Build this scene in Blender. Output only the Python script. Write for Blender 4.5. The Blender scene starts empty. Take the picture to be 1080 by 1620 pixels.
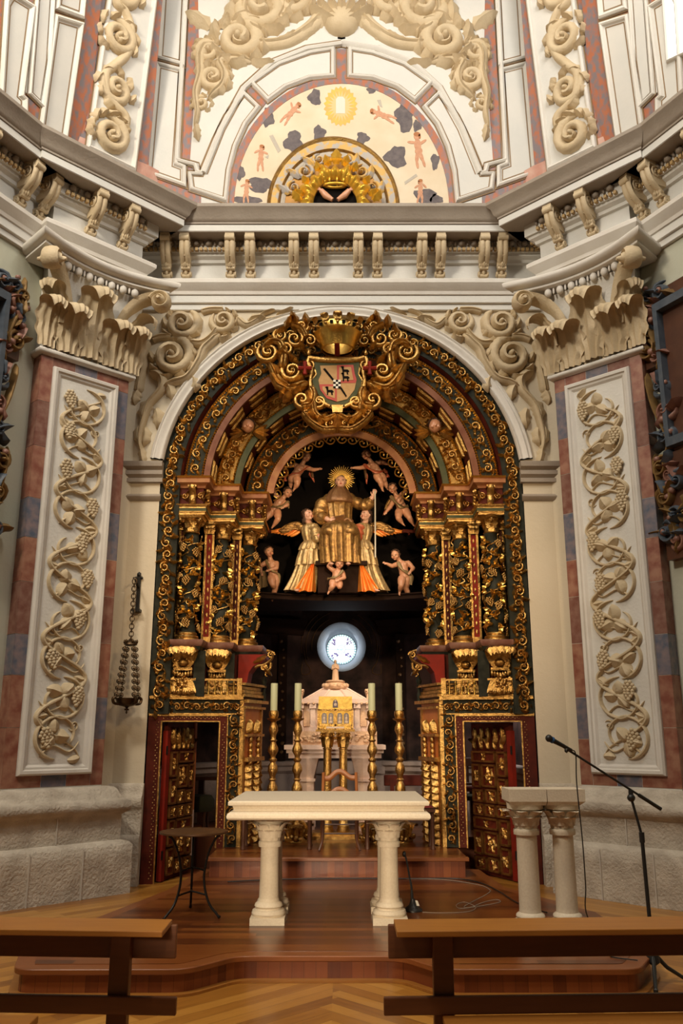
import bpy, bmesh, math, random
from mathutils import Vector, Matrix, noise
rnd = random.Random(7)
pi = math.pi
S2 = 2 ** -.5
SC = bpy.context.scene
COL = SC.collection

# ------------------------------------------------------------ camera constants (used to read sizes off the photograph)
FPX, CAMZ = 1350.0, 1.7
TILT = math.atan(350 / FPX)
CT, ST = math.cos(TILT), math.sin(TILT)

def ray(px, py):
    u = (px - 540) / FPX
    w = (810 - py) / FPX
    return Vector((u, CT - w * ST, ST + w * CT))

def at(px, py, Y):
    d = ray(px, py)
    k = Y / d.y
    return Vector((d.x * k, Y, CAMZ + d.z * k))

def atz(px, py, Z):
    d = ray(px, py)
    k = (Z - CAMZ) / d.z
    return Vector((d.x * k, d.y * k, Z))

def atp(px, py, p0, n):
    d = ray(px, py)
    c = Vector((0, 0, CAMZ))
    k = (Vector(p0) - c).dot(Vector(n)) / d.dot(Vector(n))
    return c + d * k

# ------------------------------------------------------------ materials
MATS = {}

def mat(name, col, rough=.6, metal=0., col2=None, scale=6., detail=4., bump=0., bscale=None, spec=None, emit=None, estr=0., contrast=.25, stretch=None, coat=0.):
    if name in MATS:
        return MATS[name]
    m = bpy.data.materials.new(name)
    m.use_nodes = True
    nt = m.node_tree
    b = nt.nodes['Principled BSDF']
    b.inputs['Roughness'].default_value = rough
    b.inputs['Metallic'].default_value = metal
    b.inputs['Base Color'].default_value = (*col, 1)
    if spec is not None:
        b.inputs['Specular IOR Level'].default_value = spec
    if coat:
        b.inputs['Coat Weight'].default_value = coat
    if emit:
        b.inputs['Emission Color'].default_value = (*emit, 1)
        b.inputs['Emission Strength'].default_value = estr
    if col2 or bump:
        geo = nt.nodes.new('ShaderNodeNewGeometry')
        src = geo.outputs['Position']
        if stretch:
            mp = nt.nodes.new('ShaderNodeMapping')
            mp.inputs['Scale'].default_value = stretch
            nt.links.new(src, mp.inputs['Vector'])
            src = mp.outputs['Vector']
    if col2:
        nz = nt.nodes.new('ShaderNodeTexNoise')
        nz.inputs['Scale'].default_value = scale
        nz.inputs['Detail'].default_value = detail
        nt.links.new(src, nz.inputs['Vector'])
        rp = nt.nodes.new('ShaderNodeValToRGB')
        rp.color_ramp.elements[0].position = .5 - contrast
        rp.color_ramp.elements[1].position = .5 + contrast
        rp.color_ramp.elements[0].color = (*col, 1)
        rp.color_ramp.elements[1].color = (*col2, 1)
        nt.links.new(nz.outputs['Fac'], rp.inputs['Fac'])
        nt.links.new(rp.outputs['Color'], b.inputs['Base Color'])
    if bump:
        nb = nt.nodes.new('ShaderNodeTexNoise')
        nb.inputs['Scale'].default_value = bscale or scale * 4
        nb.inputs['Detail'].default_value = 5
        nt.links.new(src, nb.inputs['Vector'])
        bp = nt.nodes.new('ShaderNodeBump')
        bp.inputs['Strength'].default_value = min(1., bump)
        bp.inputs['Distance'].default_value = .02
        nt.links.new(nb.outputs['Fac'], bp.inputs['Height'])
        nt.links.new(bp.outputs['Normal'], b.inputs['Normal'])
    MATS[name] = m
    return m

def math_node(nt, op, a, b=None):
    n = nt.nodes.new('ShaderNodeMath')
    n.operation = op
    for i, x in enumerate((a, b)):
        if x is None:
            continue
        if isinstance(x, (int, float)):
            n.inputs[i].default_value = x
        else:
            nt.links.new(x, n.inputs[i])
    return n.outputs[0]

def plank_mat(name, cols, width, mode, rough=.35, grain=(2, 30, 2), length=2.2, coat=.0):
    """boards with their own tone: mode 'x' runs along x, 'v' upright boards, 'chevron' mirrored 45 degrees"""
    m = bpy.data.materials.new(name)
    m.use_nodes = True
    nt = m.node_tree
    b = nt.nodes['Principled BSDF']
    b.inputs['Roughness'].default_value = rough
    b.inputs['Coat Weight'].default_value = coat
    b.inputs['Coat Roughness'].default_value = .2
    geo = nt.nodes.new('ShaderNodeNewGeometry')
    sx = nt.nodes.new('ShaderNodeSeparateXYZ')
    nt.links.new(geo.outputs['Position'], sx.inputs[0])
    X, Y, Z = sx.outputs
    if mode == 'x':
        across, along = Y, X
    elif mode == 'v':
        across, along = math_node(nt, 'ADD', X, math_node(nt, 'MULTIPLY', Y, .7)), Z
    else:
        xc = math_node(nt, 'ADD', X, .06)
        ax = math_node(nt, 'ABSOLUTE', xc)
        across = math_node(nt, 'MULTIPLY', math_node(nt, 'ADD', ax, Y), .7071)
        along = math_node(nt, 'ADD', math_node(nt, 'SUBTRACT', ax, Y), math_node(nt, 'MULTIPLY', math_node(nt, 'SIGN', xc), 37.3))
    idx = math_node(nt, 'FLOOR', math_node(nt, 'DIVIDE', across, width))
    wn0 = nt.nodes.new('ShaderNodeTexWhiteNoise')
    wn0.noise_dimensions = '1D'
    nt.links.new(idx, wn0.inputs['W'])
    seg = math_node(nt, 'FLOOR', math_node(nt, 'ADD', math_node(nt, 'DIVIDE', along, length), math_node(nt, 'MULTIPLY', wn0.outputs['Value'], 9.)))
    wn = nt.nodes.new('ShaderNodeTexWhiteNoise')
    wn.noise_dimensions = '2D'
    cv = nt.nodes.new('ShaderNodeCombineXYZ')
    nt.links.new(idx, cv.inputs[0]); nt.links.new(seg, cv.inputs[1])
    nt.links.new(cv.outputs[0], wn.inputs['Vector'])
    gv = nt.nodes.new('ShaderNodeCombineXYZ')
    nt.links.new(math_node(nt, 'MULTIPLY', along, grain[0]), gv.inputs[0])
    nt.links.new(math_node(nt, 'MULTIPLY', across, grain[1]), gv.inputs[1])
    nt.links.new(math_node(nt, 'MULTIPLY', wn.outputs['Value'], 30.), gv.inputs[2])
    gn = nt.nodes.new('ShaderNodeTexNoise')
    gn.inputs['Scale'].default_value = 1.
    gn.inputs['Detail'].default_value = 5
    nt.links.new(gv.outputs[0], gn.inputs['Vector'])
    fac = math_node(nt, 'ADD', math_node(nt, 'MULTIPLY', wn.outputs['Value'], .62), math_node(nt, 'MULTIPLY', gn.outputs['Fac'], .42))
    rp = nt.nodes.new('ShaderNodeValToRGB')
    els = rp.color_ramp.elements
    els[0].color = (*cols[0], 1); els[0].position = .08
    els[1].color = (*cols[-1], 1); els[1].position = .92
    for i, c in enumerate(cols[1:-1]):
        e = els.new(.08 + .84 * (i + 1) / (len(cols) - 1))
        e.color = (*c, 1)
    nt.links.new(fac, rp.inputs['Fac'])
    fr = math_node(nt, 'FRACT', math_node(nt, 'DIVIDE', across, width))
    edge = math_node(nt, 'MINIMUM', fr, math_node(nt, 'SUBTRACT', 1., fr))
    joint = math_node(nt, 'GREATER_THAN', edge, .012)
    mx = nt.nodes.new('ShaderNodeMix')
    mx.data_type = 'RGBA'
    nt.links.new(joint, mx.inputs['Factor'])
    mx.inputs[6].default_value = (cols[0][0] * .35, cols[0][1] * .3, cols[0][2] * .3, 1)
    nt.links.new(rp.outputs['Color'], mx.inputs[7])
    nt.links.new(mx.outputs[2], b.inputs['Base Color'])
    MATS[name] = m
    return m

# ------------------------------------------------------------ mesh builder
def ico(sub):
    bm = bmesh.new()
    bmesh.ops.create_icosphere(bm, subdivisions=sub, radius=1)
    bm.verts.ensure_lookup_table()
    v = [x.co.copy() for x in bm.verts]
    f = [tuple(y.index for y in x.verts) for x in bm.faces]
    bm.free()
    return v, f
ICO = {1: ico(1), 2: ico(2), 3: ico(3)}

def cat(pts, n=6, closed=False):
    """Catmull-Rom through points (any tuple length)"""
    pts = [tuple(p) for p in pts]
    out = []
    N = len(pts)
    rng = range(N if closed else N - 1)
    for i in rng:
        if closed:
            a, b, c, d = pts[(i - 1) % N], pts[i], pts[(i + 1) % N], pts[(i + 2) % N]
        else:
            a, b, c, d = pts[max(i - 1, 0)], pts[i], pts[i + 1], pts[min(i + 2, N - 1)]
        for k in range(n):
            t = k / n
            out.append(tuple(.5 * (2 * q + (r - p) * t + (2 * p - 5 * q + 4 * r - s) * t * t + (3 * q - p - 3 * r + s) * t ** 3) for p, q, r, s in zip(a, b, c, d)))
    if not closed:
        out.append(pts[-1])
    return out

class MB:
    def __init__(s, T=None):
        s.v, s.f, s.mi, s.m, s.T = [], [], [], 0, T

    def add(s, vs, fs, T=None):
        o = len(s.v)
        T = T or s.T
        for p in vs:
            p = Vector(p)
            s.v.append(T(p) if T else p)
        for f in fs:
            s.f.append(tuple(i + o for i in f))
            s.mi.append(s.m)

    def box(s, lo, hi, T=None):
        (a, b, c), (d, e, f) = lo, hi
        vs = [(a, b, c), (d, b, c), (d, e, c), (a, e, c), (a, b, f), (d, b, f), (d, e, f), (a, e, f)]
        s.add(vs, [(3, 2, 1, 0), (4, 5, 6, 7), (0, 1, 5, 4), (1, 2, 6, 5), (2, 3, 7, 6), (3, 0, 4, 7)], T)

    def hull8(s, bot, top):
        vs = list(bot) + list(top)
        n = len(bot)
        s.add(vs, [tuple(range(n - 1, -1, -1)), tuple(range(n, 2 * n))] + [(i, (i + 1) % n, n + (i + 1) % n, n + i) for i in range(n)])

    def prism(s, poly, d, T=None):
        """poly: 3-D outline, pushed by vector d"""
        d = Vector(d)
        n = len(poly)
        vs = [Vector(p) for p in poly] + [Vector(p) + d for p in poly]
        s.add(vs, [tuple(range(n - 1, -1, -1)), tuple(range(n, 2 * n))] + [(i, (i + 1) % n, n + (i + 1) % n, n + i) for i in range(n)], T)

    def ball(s, c, r, sub=1, T=None, rot=None):
        if isinstance(r, (int, float)):
            r = (r, r, r)
        v, f = ICO[sub]
        c = Vector(c)
        vs = []
        for p in v:
            q = Vector((p.x * r[0], p.y * r[1], p.z * r[2]))
            if rot is not None:
                q = rot @ q
            vs.append(c + q)
        s.add(vs, f, T)

    def tube(s, pts, rad, n=8, caps=True, T=None, closed=False, flat=None):
        pts = [Vector(p) for p in pts]
        N = len(pts)
        if isinstance(rad, (int, float)):
            rad = [rad] * N
        vs, fs = [], []
        up = None
        for i, p in enumerate(pts):
            if closed:
                t = pts[(i + 1) % N] - pts[i - 1]
            else:
                t = pts[min(i + 1, N - 1)] - pts[max(i - 1, 0)]
            if t.length < 1e-9:
                t = Vector((0, 0, 1))
            t.normalize()
            if up is None:
                up = Vector((0, 0, 1)) if abs(t.z) < .9 else Vector((0, 1, 0))
                if flat is not None:
                    up = Vector(flat)
            x = t.cross(up)
            if x.length < 1e-6:
                x = t.cross(Vector((1, .3, .2)))
            x.normalize()
            y = x.cross(t).normalized()
            up = y
            r = rad[i]
            ra, rb = (r, r) if isinstance(r, (int, float)) else r
            for k in range(n):
                a = 2 * pi * k / n
                vs.append(p + x * (ra * math.cos(a)) + y * (rb * math.sin(a)))
        M = N if closed else N - 1
        for i in range(M):
            for k in range(n):
                a, b = i * n + k, i * n + (k + 1) % n
                c, d = ((i + 1) % N) * n + (k + 1) % n, ((i + 1) % N) * n + k
                fs.append((a, b, c, d))
        if caps and not closed:
            fs.append(tuple(range(n - 1, -1, -1)))
            fs.append(tuple((N - 1) * n + k for k in range(n)))
        s.add(vs, fs, T)

    def lathe(s, prof, c=(0, 0, 0), n=24, T=None, mod=None, a0=0., a1=2 * pi, caps=True):
        """prof: (r, z) list; mod(angle, i) scales r"""
        c = Vector(c)
        full = abs(a1 - a0 - 2 * pi) < 1e-6
        cols = n if full else n + 1
        vs, fs = [], []
        for i, (r, z) in enumerate(prof):
            for k in range(cols):
                a = a0 + (a1 - a0) * k / n
                q = r * (mod(a, i) if mod else 1)
                vs.append(c + Vector((q * math.cos(a), q * math.sin(a), z)))
        for i in range(len(prof) - 1):
            for k in range(n):
                k2 = (k + 1) % cols
                fs.append((i * cols + k, i * cols + k2, (i + 1) * cols + k2, (i + 1) * cols + k))
        if full and caps:
            fs.append(tuple(range(cols - 1, -1, -1)))
            fs.append(tuple((len(prof) - 1) * cols + k for k in range(cols)))
        s.add(vs, fs, T)

    def grid(s, fn, nu, nv, T=None, wrap=False):
        vs = [fn(i / nu, j / nv) for j in range(nv + 1) for i in range(nu + 1)]
        fs = [(j * (nu + 1) + i, j * (nu + 1) + i + 1, (j + 1) * (nu + 1) + i + 1, (j + 1) * (nu + 1) + i) for j in range(nv) for i in range(nu)]
        s.add(vs, fs, T)

    def sweep(s, prof, path, close_ends=True, side=1):
        """prof: closed list of (offset, z); path: plan points (x,y); offset goes to the right of travel * side, mitred"""
        n = len(path)
        P = [Vector((p[0], p[1])) for p in path]
        nor = []
        for i in range(n - 1):
            t = (P[i + 1] - P[i]).normalized()
            nor.append(Vector((t.y, -t.x)) * side)
        vs, fs = [], []
        m = len(prof)
        for i in range(n):
            if i == 0:
                w = nor[0]
            elif i == n - 1:
                w = nor[-1]
            else:
                w = (nor[i - 1] + nor[i])
                w = w / max(.2, (1 + nor[i - 1].dot(nor[i])))
            for o, z in prof:
                q = P[i] + w * o
                vs.append((q.x, q.y, z))
        for i in range(n - 1):
            for k in range(m):
                k2 = (k + 1) % m
                fs.append((i * m + k, i * m + k2, (i + 1) * m + k2, (i + 1) * m + k))
        if close_ends:
            fs.append(tuple(range(m - 1, -1, -1)))
            fs.append(tuple((n - 1) * m + k for k in range(m)))
        s.add(vs, fs)

    # ---- relief work; M maps (u, v, h) to space
    def rib(s, M, pts, w, h, seg=5, taper=True, n=5, smoothpath=True):
        """raised ribbon along a 2-D path. w, h: numbers or (start, end) pairs"""
        path = cat(pts, n) if smoothpath else [tuple(p) for p in pts]
        N = len(path)
        if isinstance(w, (int, float)):
            w = (w, w)
        if isinstance(h, (int, float)):
            h = (h, h)
        vs, fs = [], []
        for i, p in enumerate(path):
            a, b = path[max(i - 1, 0)], path[min(i + 1, N - 1)]
            tx, ty = b[0] - a[0], b[1] - a[1]
            L = math.hypot(tx, ty) or 1
            nx, ny = -ty / L, tx / L
            t = i / (N - 1)
            e = 1.
            if taper:
                e = min(1, t * 8 + .25, (1 - t) * 8 + .25)
            ww, hh = (w[0] + (w[1] - w[0]) * t) * e, (h[0] + (h[1] - h[0]) * t) * e
            for k in range(seg + 1):
                an = pi * k / seg
                vs.append(M(p[0] + nx * ww * math.cos(an), p[1] + ny * ww * math.cos(an), hh * math.sin(an) - .004 * (k in (0, seg))))
        for i in range(N - 1):
            for k in range(seg):
                a = i * (seg + 1) + k
                fs.append((a, a + 1, a + seg + 2, a + seg + 1))
        fs.append(tuple(range(seg, -1, -1)))
        fs.append(tuple((N - 1) * (seg + 1) + k for k in range(seg + 1)))
        s.add(vs, fs)

    def scroll(s, M, c, r, turns=1.6, a0=0., d=1, w=.2, h=.3, bud=True, rin=.16):
        """spiral ribbon winding inwards; w,h relative to r"""
        n = int(14 * turns)
        pts = []
        for i in range(n + 1):
            t = i / n
            a = a0 + d * 2 * pi * turns * t
            q = r * (1 - (1 - rin) * t ** .85)
            pts.append((c[0] + q * math.cos(a), c[1] + q * math.sin(a)))
        s.rib(M, pts, (w * r, w * r * .5), (h * r * .7, h * r * 1.15), smoothpath=False)
        if bud:
            s.dome(M, c, r * .2, h * r * 1.25)

    def dome(s, M, c, r, h, n=8, rings=3):
        vs, fs = [], []
        for j in range(rings):
            b = pi / 2 * j / rings
            for k in range(n):
                a = 2 * pi * k / n
                vs.append(M(c[0] + r * math.cos(b) * math.cos(a), c[1] + r * math.cos(b) * math.sin(a), h * math.sin(b)))
        vs.append(M(c[0], c[1], h))
        for j in range(rings - 1):
            for k in range(n):
                fs.append((j * n + k, j * n + (k + 1) % n, (j + 1) * n + (k + 1) % n, (j + 1) * n + k))
        for k in range(n):
            fs.append(((rings - 1) * n + k, (rings - 1) * n + (k + 1) % n, rings * n))
        s.add(vs, fs)

    def leaf(s, M, b, ang, L, W, h=.04, lobes=0, curl=0., bend=0., nu=6, nv=9):
        """raised leaf lying on M from base b along angle ang; lobes notch its outline; bend curves its rib"""
        cen = [(b[0], b[1])]
        for k in range(nv):
            q = ang + bend * 1.6 * (k + .5) / nv
            cen.append((cen[-1][0] + math.cos(q) * L / nv, cen[-1][1] + math.sin(q) * L / nv))
        def fn(i, j):
            t, e = j, i * 2 - 1
            out = max(.06, math.sin(pi * (t * .90 + .09)) ** .8)
            if lobes:
                out *= .84 + .16 * math.cos(2 * pi * lobes * t * 1.5)
            q = ang + bend * 1.6 * t
            c = cen[int(round(t * nv))]
            y = e * W * .5 * out
            hh = h * ((1 - e * e) * .62 + .30 * (1 - abs(math.sin(e * pi))) + curl * .6 * t * t) * (min(1, t * 4 + .2)) * (1 - .75 * max(0, t - .8) / .2)
            if abs(e) > .99:
                hh = min(hh, 0)
            return M(c[0] - y * math.sin(q), c[1] + y * math.cos(q), hh)
        s.grid(fn, nu, nv)

    def frill(s, M, c, r, d, n, a0, a1, L=.9, W=.55, h=.4, bend=.7):
        """acanthus leaves springing from the rim of a scroll"""
        for k in range(n):
            a = a0 + (a1 - a0) * (k + .5) / n
            q = L * r * (.8 + .35 * ((k * 7) % 5) / 4)
            s.leaf(M, (c[0] + r * .92 * math.cos(a), c[1] + r * .92 * math.sin(a)), a + d * 1.0, q, W * r, h * r, lobes=2, curl=.4, bend=d * bend)

    def grapes(s, M, c, L, ang=-pi / 2, rad=None, sub=1):
        """hanging bunch of berries"""
        rad = rad or L * .13
        ca, sa = math.cos(ang), math.sin(ang)
        rows = [2, 3, 4, 3, 3, 2, 1]
        for j, n in enumerate(rows):
            t = j / (len(rows) - 1)
            for k in range(n):
                e = (k - (n - 1) / 2) * rad * 1.55
                x = t * L
                p = M(c[0] + x * ca - e * sa, c[1] + x * sa + e * ca, rad * (.9 + .9 * (1 - abs(k - (n - 1) / 2) / 2)))
                s.ball(p, rad, sub)

    def build(s, name, mats, parent=None, label=None, cat_=None, group=None, kind=None, smooth=38, bevel=None, raw=False):
        me = bpy.data.meshes.new(name)
        off = Vector((0, 0, 0))
        q = parent
        while q is not None:
            off += q.location
            q = q.parent
        vs = [tuple(p - off) for p in s.v] if parent is not None else [tuple(p) for p in s.v]
        me.from_pydata(vs, [], s.f)
        me.validate()
        if not isinstance(mats, (list, tuple)):
            mats = [mats]
        for m in mats:
            me.materials.append(m if not isinstance(m, str) else MATS[m])
        if len(mats) > 1 and len(me.polygons) == len(s.mi):
            me.polygons.foreach_set('material_index', s.mi)
        bm = bmesh.new()
        bm.from_mesh(me)
        bmesh.ops.recalc_face_normals(bm, faces=bm.faces)
        bm.to_mesh(me)
        bm.free()
        if smooth:
            me.polygons.foreach_set('use_smooth', [True] * len(me.polygons))
            try:
                me.set_sharp_from_angle(angle=math.radians(smooth))
            except Exception:
                pass
        me.update()
        o = bpy.data.objects.new(name, me)
        COL.objects.link(o)
        if parent is not None:
            o.parent = parent
        elif not raw:                       # origin to the base of the thing
            xs = [v.co for v in me.vertices]
            lo = Vector((min(v.x for v in xs), min(v.y for v in xs), min(v.z for v in xs)))
            hi = Vector((max(v.x for v in xs), max(v.y for v in xs), max(v.z for v in xs)))
            b = Vector(((lo.x + hi.x) / 2, (lo.y + hi.y) / 2, lo.z))
            me.transform(Matrix.Translation(-b))
            o.location = b
        if bevel:
            md = o.modifiers.new('edge', 'BEVEL')
            md.width = bevel
            md.segments = 2
            md.limit_method = 'ANGLE'
            md.angle_limit = math.radians(40)
        tagit(o, label, cat_, group, kind)
        return o

def tagit(o, label=None, cat_=None, group=None, kind=None):
    if label: o['label'] = label
    if cat_: o['category'] = cat_
    if group: o['group'] = group
    if kind: o['kind'] = kind
    return o

def thing(name, label, cat_, loc, group=None, kind=None):
    o = bpy.data.objects.new(name, None)
    o.empty_display_size = .1
    o.location = loc
    COL.objects.link(o)
    return tagit(o, label, cat_, group, kind)

def copy_tree(o, parent=None):
    c = o.copy()
    COL.objects.link(c)
    if parent is not None:
        c.parent = parent
    for ch in list(o.children):
        copy_tree(ch, c)
    return c

def plane_map(o, u, v, n):
    o, u, v, n = Vector(o), Vector(u), Vector(v), Vector(n)
    return lambda a, b, h: o + u * a + v * b + n * h

def wall_map(Y):                         # relief on a wall facing the nave
    return lambda a, b, h: Vector((a, Y - h, b))

def arc_map(cz, Y, R):                   # u runs along an arch of radius R as an angle*R from its left springing, v outwards
    def f(a, b, h):
        th = pi - a / R
        return Vector(((R + b) * math.cos(th), Y - h, cz + (R + b) * math.sin(th)))
    return f

def mirror(M):
    return lambda a, b, h: (lambda p: Vector((-p.x, p.y, p.z)))(M(a, b, h))
MX = lambda p: Vector((-p.x, p.y, p.z))
SIDES = (('left', 1), ('right', -1))
def sided(sx):
    return None if sx > 0 else MX

# ------------------------------------------------------------ palette
mat('plaster', (.62, .585, .52), .75, col2=(.70, .67, .61), scale=1.6, bump=.25, bscale=30)
mat('dome_white', (.66, .63, .57), .7, col2=(.58, .57, .53), scale=2.2, bump=.15, bscale=20)
mat('moulding', (.60, .55, .48), .65, col2=(.68, .64, .58), scale=3, bump=.15, bscale=25)
mat('buff', (.50, .385, .23), .7, col2=(.60, .48, .31), scale=5, bump=.3, bscale=40)
mat('taupe', (.27, .22, .17), .6, col2=(.34, .285, .225), scale=3, bump=.2, bscale=30)  # darkened to hold the cornice's shade in its colour; imposts share it
mat('wall_paint', (.56, .48, .35), .75, col2=(.62, .54, .41), scale=1.2, bump=.2, bscale=18)
mat('wall_green', (.44, .46, .36), .75, col2=(.52, .49, .38), scale=.9, bump=.2, bscale=18)
mat('limestone', (.38, .32, .25), .85, col2=(.60, .53, .43), scale=5, bump=.8, bscale=34, contrast=.22)
mat('mortar', (.55, .50, .43), .9)
mat('red_marble', (.20, .058, .034), .45, col2=(.33, .16, .10), scale=9, contrast=.16, detail=6)
mat('blue_marble', (.07, .09, .13), .45, col2=(.22, .16, .16), scale=11, contrast=.18, detail=6)
mat('rose_marble', (.24, .13, .095), .5, spec=.2, col2=(.16, .06, .042), scale=10, contrast=.15, detail=6)
mat('dome_marble', (.40, .13, .06), .55, col2=(.19, .16, .17), scale=13, contrast=.09, detail=8, stretch=(1, 1, .6))
mat('dome_rose', (.58, .36, .28), .5, col2=(.47, .21, .15), scale=6, contrast=.2)
mat('gold', (.72, .46, .15), .36, 1., col2=(.30, .15, .04), scale=18, bump=.45, bscale=60)
mat('bright_gold', (.85, .56, .15), .28, 1., col2=(.62, .36, .08), scale=9, bump=.2, bscale=40)
mat('dark_gold', (.42, .25, .07), .42, .9, col2=(.22, .12, .035), scale=16, bump=.5, bscale=70)
mat('grape_gold', (.58, .36, .12), .42, .85, col2=(.34, .18, .05), scale=20)
mat('slate_paint', (.010, .012, .009), .6, col2=(.034, .033, .022), scale=12, spec=.12)
mat('green_paint', (.040, .052, .024), .55, col2=(.085, .078, .032), scale=9, spec=.15)
mat('dark_red', (.10, .016, .008), .6, col2=(.05, .010, .006), scale=9, spec=.12)
mat('red_paint', (.24, .016, .007), .6, col2=(.13, .014, .008), scale=6, spec=.15)
mat('pink_marble', (.22, .090, .045), .5, spec=.2, col2=(.14, .045, .022), scale=8, contrast=.2)
mat('peach_marble', (.40, .19, .075), .5, spec=.2, col2=(.30, .11, .05), scale=8, contrast=.2)
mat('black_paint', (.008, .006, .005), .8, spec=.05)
mat('dark_wood', (.016, .008, .005), .75, col2=(.028, .013, .008), scale=5, stretch=(1, 1, .15), spec=.08)
mat('altar_stone', (.70, .61, .47), .6, col2=(.64, .54, .41), scale=60, contrast=.2, bump=.15, bscale=70)
mat('pink_stone', (.60, .42, .34), .6, col2=(.68, .52, .43), scale=6, bump=.25, bscale=40)
mat('tan_stone', (.56, .34, .20), .65, col2=(.62, .42, .27), scale=9, bump=.3, bscale=50)
mat('skin', (.62, .33, .19), .38, col2=(.56, .25, .14), scale=14)
mat('face_skin', (.70, .44, .32), .35, col2=(.66, .34, .24), scale=20)
mat('hair_brown', (.075, .035, .018), .5, bump=.7, bscale=120)
mat('robe_gold', (.50, .29, .09), .38, .65, col2=(.20, .10, .035), scale=22, contrast=.2, bump=.3, bscale=60)
mat('robe_pale', (.60, .44, .21), .38, .5, col2=(.36, .22, .09), scale=26, contrast=.2, bump=.3, bscale=60)
mat('robe_brown', (.30, .16, .07), .42, .35, col2=(.19, .085, .035), scale=16, bump=.3, bscale=60)
mat('orange_cloth', (.80, .17, .02), .35, .2, col2=(.85, .34, .05), scale=7)
mat('red_cloth', (.42, .07, .03), .42, .1, col2=(.52, .16, .07), scale=12)
mat('olive_cloth', (.24, .16, .07), .45, .3, col2=(.33, .23, .11), scale=14)
mat('iron', (.018, .015, .013), .45, .7)
mat('black_plastic', (.012, .012, .012), .45)
mat('bronze', (.10, .06, .03), .4, .9, col2=(.05, .03, .015), scale=20)
mat('wax', (.50, .51, .31), .5, spec=.4)
mat('pew_wood', (.36, .15, .026), .38, col2=(.27, .10, .018), scale=3, stretch=(1.2, 14, 14), contrast=.3)
mat('pew_dark', (.13, .043, .014), .42, col2=(.09, .028, .010), scale=3, stretch=(1.2, 14, 14), contrast=.3)
mat('chair_wood', (.33, .12, .035), .35, col2=(.22, .07, .02), scale=6)
mat('walnut', (.10, .038, .018), .4, col2=(.06, .022, .012), scale=6)
mat('red_velvet', (.16, .01, .012), .8)
mat('green_velvet', (.035, .035, .014), .85)
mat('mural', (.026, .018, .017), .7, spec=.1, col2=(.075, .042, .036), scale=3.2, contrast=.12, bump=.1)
mat('chapel_stone', (.42, .33, .29), .8, col2=(.32, .25, .22), scale=5, bump=.4)
mat('splay', (.42, .47, .53), .7, col2=(.35, .40, .46), scale=8)
mat('fresco', (.72, .62, .46), .8, col2=(.66, .52, .35), scale=3)
mat('fresco_cloud', (.09, .075, .08), .8, col2=(.17, .14, .135), scale=14)
mat('fresco_pink', (.62, .34, .20), .8, col2=(.50, .23, .13), scale=18)
mat('fresco_hair', (.40, .16, .06), .8)
mat('fresco_sun', (.60, .38, .13), .8, col2=(.82, .50, .08), scale=10)
mat('fresco_grey', (.42, .37, .31), .8, col2=(.50, .44, .35), scale=20)
mat('ochre', (.62, .33, .05), .55, col2=(.52, .24, .03), scale=8)
mat('niche_ochre', (.55, .27, .03), .5, col2=(.42, .18, .02), scale=6)
mat('pale_paint', (.66, .62, .52), .6)
plank_mat('pine', [(.15, .048, .007), (.31, .125, .018), (.42, .19, .032), (.50, .25, .055)], .118, 'chevron', rough=.34, coat=.15)
plank_mat('jatoba', [(.042, .009, .003), (.095, .022, .005), (.16, .042, .008), (.22, .068, .014)], .092, 'x', rough=.3, coat=.08, length=1.6)
plank_mat('riser_wood', [(.10, .022, .008), (.17, .040, .012), (.23, .060, .018), (.26, .075, .02)], .085, 'v', rough=.35, length=9)
mat('nosing', (.24, .075, .02), .32, col2=(.17, .05, .014), scale=3, stretch=(1, 8, 8))
# ============================================================ ROOM SHELL
WY = 10.64                       # arch wall
ARC_R, ARC_Z = 2.354, 4.85       # arch opening
PC = Vector((-3.12, 9.69, 0))    # centre of the pilaster face (left; the right one is its mirror image)
PU, PN = Vector((S2, S2, 0)), Vector((S2, -S2, 0))
PW = .58                         # half width

# floor
f = MB(); f.box((-8, -3, -.12), (8, 11.2, 0))
f.build('floor', 'pine', kind='structure')

# dais: outline with a recessed middle and rounded corners
def rounded(pts, n=6):
    out = []
    N = len(pts)
    for i, p in enumerate(pts):
        r = p[2] if len(p) > 2 else 0
        if not r:
            out.append((p[0], p[1])); continue
        a, c = Vector(pts[i - 1][:2]), Vector(pts[(i + 1) % N][:2])
        b = Vector(p[:2])
        u, w = (a - b).normalized(), (c - b).normalized()
        half = math.acos(max(-1, min(1, u.dot(w)))) / 2
        tl = r / math.tan(half)
        s0, s1 = b + u * tl, b + w * tl
        for k in range(n + 1):
            t = k / n
            q = s0 * (1 - t) ** 2 + b * 2 * t * (1 - t) + s1 * t * t
            out.append((q.x, q.y))
    return out
outline = rounded([(-1.62, 10.66), (-1.75, 9.35, .1), (-2.12, 7.9, .2), (-2.36, 6.9, .25), (-2.20, 6.30, .16), (-1.04, 6.31, .28), (-.74, 6.66, .22), (.42, 6.66, .22), (.68, 6.31, .28), (2.0, 6.31, .2), (2.28, 6.8, .25), (2.25, 8.2, .25), (1.68, 9.5, .1), (1.60, 10.66)])
def inset(poly, d):
    N = len(poly); out = []
    for i in range(N):
        a, b, c = Vector(poly[i - 1]), Vector(poly[i]), Vector(poly[(i + 1) % N])
        t1, t2 = (b - a), (c - b)
        if t1.length < 1e-6 or t2.length < 1e-6:
            out.append(tuple(b)); continue
        t1.normalize(); t2.normalize()
        n = Vector((-t1.y, t1.x)) + Vector((-t2.y, t2.x))
        n = n / max(.5, 1 + t1.dot(t2))
        out.append(tuple(b + n * d))
    return out
inner = inset(outline, .035)
T = thing('altar_dais', 'low polished red-brown wooden dais with rounded front lobes under the stone altar', 'dais', (0, 8.4, 0))
d = MB(); d.prism([(x, y, 0) for x, y in inner], (0, 0, .13)); d.build('riser', 'riser_wood', T)
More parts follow.
